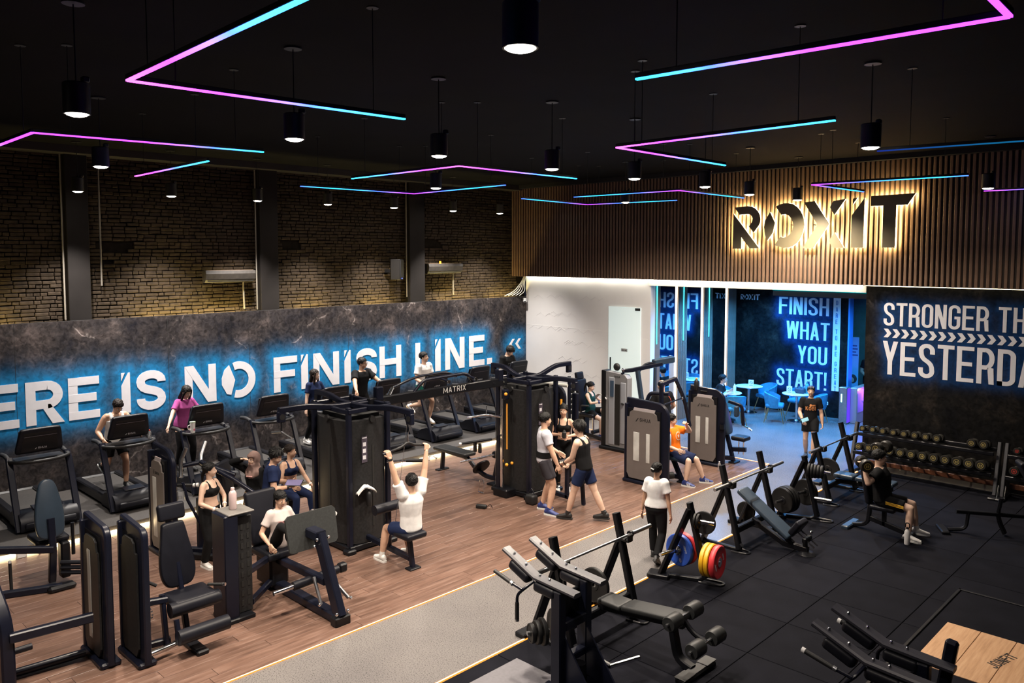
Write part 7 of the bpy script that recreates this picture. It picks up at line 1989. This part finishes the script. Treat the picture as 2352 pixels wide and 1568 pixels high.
# seated woman in green and others at the far end
p = person('woman with a ponytail in a dark green top seated by the white wall', (-12.22,15.34,.0), 8, 1.62, True, 'b', lean=-4, pel=(.02,.70), feet=((.44,.18,.30),(.40,-.12,.085)), hands=((.34,.12,.96),(.36,-.10,.98)), head=(8,16),
           top=('tank', GRN, .018), bottom=('shorts', BLK, .62), shoes=(SNVY, SOLW), hair='pony', curl=(.9,.9), elbow=((-.5,1,-.6),(-.5,-1,-.6)))
strap(p, 1, 'dark_armband', SNVY, .045, .04)
person('bald man in a black sports shirt with red lines, turned away', (-9.88,15.02,.0), 150, 1.74, skin='a', lean=6, feet=((.06,.12,.085),(-.06,-.12,.085)), hands=((.30,.26,.98),(.26,-.28,.96)), head=(24,8),
       top=('tee', BLK, .016), bottom=('shorts', BLK, .8), shoes=(SBLK, SOLB), hair='bald', fat=1.12)
b = PEOPLE[-1]; q = MB(); s = b['s']
for sg in (1,-1):
    q.tube([b['P']+b['up']*z*s-b['f']*dx*s+b['l']*sg*dy*s for z, dx, dy in ((.45,.105,.06),(.38,.134,.11),(.30,.130,.145),(.20,.105,.152))], .006, 6)
q.build('red_piping', mat('red_line', (.7,.10,.05), .5), b['t'])
p = person('man with glasses in an orange T-shirt seated on the press machine', (-8.62,13.43,.006), 2, 1.70, skin='b', lean=-10, pel=(.06,.60), feet=((.58,.26,.085),(.44,-.20,.085)), hands=((.22,.18,1.16),(.26,-.20,.70)), head=(30,4), toe=(30,8),
           top=('tee', ORNG, .022), bottom=('shorts', NAVY, .92), shoes=(SNVY, SOLW, SWHT), hair='short', glasses=True, curl=(1.2,.4), elbow=((.2,1,-.8),None))
ORG = p
p = person('man with glasses in black leaning on a lobby table', (-11.0,19.2,.0), 22, 1.70, skin='a', lean=24, pel=(0,.57), feet=((.36,.14,.085),(.36,-.14,.085)), hands=((.42,.10,.84),(.40,-.22,.80)), head=(6,0),
           top=('tee', BLK), bottom=('pants', BLK), shoes=(SBLK, SOLB), hair='short', glasses=True)
velvet_chair('blue velvet chair under the man with glasses', -11.08, 19.12, -60)
p = person('man with braided hair in a black KOBI T-shirt walking towards us in sandals', (-7.38,17.02,.0), -66, 1.66, skin='a', feet=((.16,.07,.085),(-.16,-.08,.10)), hands=((.05,.26,.84),(.24,-.17,.94)), head=(-2,2),
           top=('tee', BLK, .012), bottom=('shorts', BLK, .62), shoes=(mat('sandal', (.05,.045,.04), .6), SOLB), hair='corn', fat=.90, curl=(.9,.7), elbow=(None,(-.8,-.6,-.2)))
strap(p, 1, 'dark_bracelet', SBLK, .036, .02)
KOBI = p; w = wpos(p, p['B'][1][1]+V((.07,.03,.02))); t = thing('phone', 'phone in a pale blue case held by the walking man', 'phone', (w.x,w.y,w.z), -66); MB().rbox((0,.02,0),(.012,.15,.08),.004,rotmat(25,-20,0)).build('case', mat('blue_case', (.25,.55,.70), .4), t)
p = person('woman in a white blouse and black trousers walking away, hair in a bun', (-6.48,9.70,.0), 110, 1.50, True, 'c', feet=((.20,.09,.085),(-.26,-.08,.16)), hands=((.04,.27,.74),(-.04,-.27,.76)), head=(-24,4), toe=(6,-4),
           top=('blouse', WHT, .030), bottom=('pants', BLK), shoes=(SBLK, SOLB), hair='bun', fat=1.08)
p = person('man in black shorts with yellow stripes curling a dumbbell on the bench', (-4.54,13.2,.014), 12, 1.74, skin='b', lean=-9, pel=(.04,.58), feet=((.52,.20,.085),(.44,-.20,.085)), hands=((-.04,.34,1.26),(-.20,-.40,1.13)), head=(10,6), elbow=((-.1,.7,-1),(-.1,-.7,-1)), toe=(10,-10),
           top=('tee', BLK, .024), bottom=('shorts', BLK, .80), shoes=(SWHT, SOLW), hair='short', socks=SWHT, curl=(1.4,1.4), palm=((-1,0,0),(-1,0,0)), fat=1.12)
q = MB(); kn, an = p['A'][1]; s = p['s']; hp = p['P']+V((0,-.085*s,-.03*s)); d = (kn-hp)
for k in range(3):
    a = hp+d*.15+V((0,-.112*s,.03-.018*k)); b_ = hp+d*.78+V((0,-.108*s,.03-.018*k)); q.tube([a, b_], .006, 6)
q.build('yellow_stripes', mat('yellow_stripe', (.85,.50,.02), .6), p['t'])
for k, lb in ((1,'dumbbell lifted in front of the seated man\'s face'), (0,'second dumbbell lifted behind the seated man\'s head')):
    w = wpos(p, p['B'][k][1]+V((.0,0,.06))); dumbbell(lb, w, .10, .36, (0,0,math.radians(12+(25 if k == 1 else -25))))
person('person in black behind the reception poster', (-8.62,23.9,.0), -60, 1.74, skin='a', lean=6, hands=((.30,.16,1.0),(.30,-.16,1.0)), top=('tee', BLK), bottom=('pants', BLK), shoes=(SBLK, SOLB), hair='short')

# ---- one evaluation turns every rough solid into one smooth skin
for o, vx, ex in REMESH:
    md = o.modifiers.new('join', 'REMESH'); md.mode = 'VOXEL'; md.voxel_size = vx; md.use_smooth_shade = True
    sm = o.modifiers.new('relax', 'SMOOTH'); sm.factor = .5; sm.iterations = 4
dg = bpy.context.evaluated_depsgraph_get()
for o, vx, ex in REMESH:
    me = bpy.data.meshes.new_from_object(o.evaluated_get(dg), depsgraph=dg)
    if ex is not None:
        n = len(me.vertices); co = np.empty(n*3, np.float32); me.vertices.foreach_get('co', co)
        vs = [tuple(c) for c in co.reshape(-1,3)]; fs = [tuple(p.vertices) for p in me.polygons]
        mm = bpy.data.meshes.new('body'); mm.from_pydata(vs+ex.v, [], fs+[tuple(i+n for i in f) for f in ex.f]); mm.materials.append(o.data.materials[0]); me = mm
    elif not me.materials: me.materials.append(o.data.materials[0])
    me.shade_smooth(); o.modifiers.clear(); o.data = me

# ---- prints on shirts, laid onto the finished cloth
def decal(info, polys, w, h, z, y=0.0, m=None, name='shirt_print', back=False):
    top_o = [c for c in info['t'].children if c.name.split('.')[0] == 'top'][0]
    bv = BVHTree.FromObject(top_o, bpy.context.evaluated_depsgraph_get())
    s = info['s']; base = info['P']+info['up']*z*s; f = -info['f'] if back else info['f']; l = info['l']; u = info['up']; mb = MB()
    for p in polys:
        vs = []
        ok = True
        for a, b in p:
            q = base+l*((a-.5)*w+y)*(-1 if back else 1)*1.0+u*((b-.5)*h)+f*.5
            hit = bv.ray_cast(q, -f)
            if hit[0] is None: ok = False; break
            vs.append(hit[0]+f*.004)
        if ok: mb.add(vs, [tuple(range(len(vs)))])
    mb.build(name, m, info['t'], smooth=0)
def txt01(s, **k):
    tp, tw = text_polys(s, .6, .17, .12, **k); return [[(a/tw, b) for a, b in p] for _, _, _, ps in tp for p in ps]
decal(KOBI, txt01('KOBI', ry=.33), .21, .085, .265, m=mat('orange_print', (.62,.24,.08), .6))
decal(KOBI, txt01('MIND'), .09, .03, .34, y=.055, m=MATS['orange_print']); decal(KOBI, [arc(.5,.5,.5,.5,0,330,10)], .05, .06, .34, m=MATS['orange_print'])
decal(tank_info, txt01('MIS'), .14, .05, .30, m=M_PRINTK); decal(tank_info, txt01('23'), .12, .07, .22, m=M_PRINTK); decal(tank_info, txt01('CO'), .11, .07, .215, m=M_PRINTK)
decal(LP_INFO, txt01('WORK'), .15, .035, .32, m=mat('red_print', (.5,.12,.13), .6)); decal(LP_INFO, txt01('DRINK'), .17, .035, .265, m=MATS['red_print']); decal(LP_INFO, txt01('AND'), .10, .03, .215, m=MATS['red_print'])
star = [(.5+.5*math.sin(math.radians(36*i))*(1 if i % 2 == 0 else .42), .5+.5*math.cos(math.radians(36*i))*(1 if i % 2 == 0 else .42)) for i in range(10)]
decal(ORG, [[(.5,.5), star[i], star[(i+1) % 10]] for i in range(10)], .09, .09, .32, m=mat('pale_print', (.85,.70,.55), .6)); decal(ORG, [q for q in stroke(arc(.5,.5,.46,.46,0,360,28), .07)], .17, .17, .32, m=MATS['pale_print'])
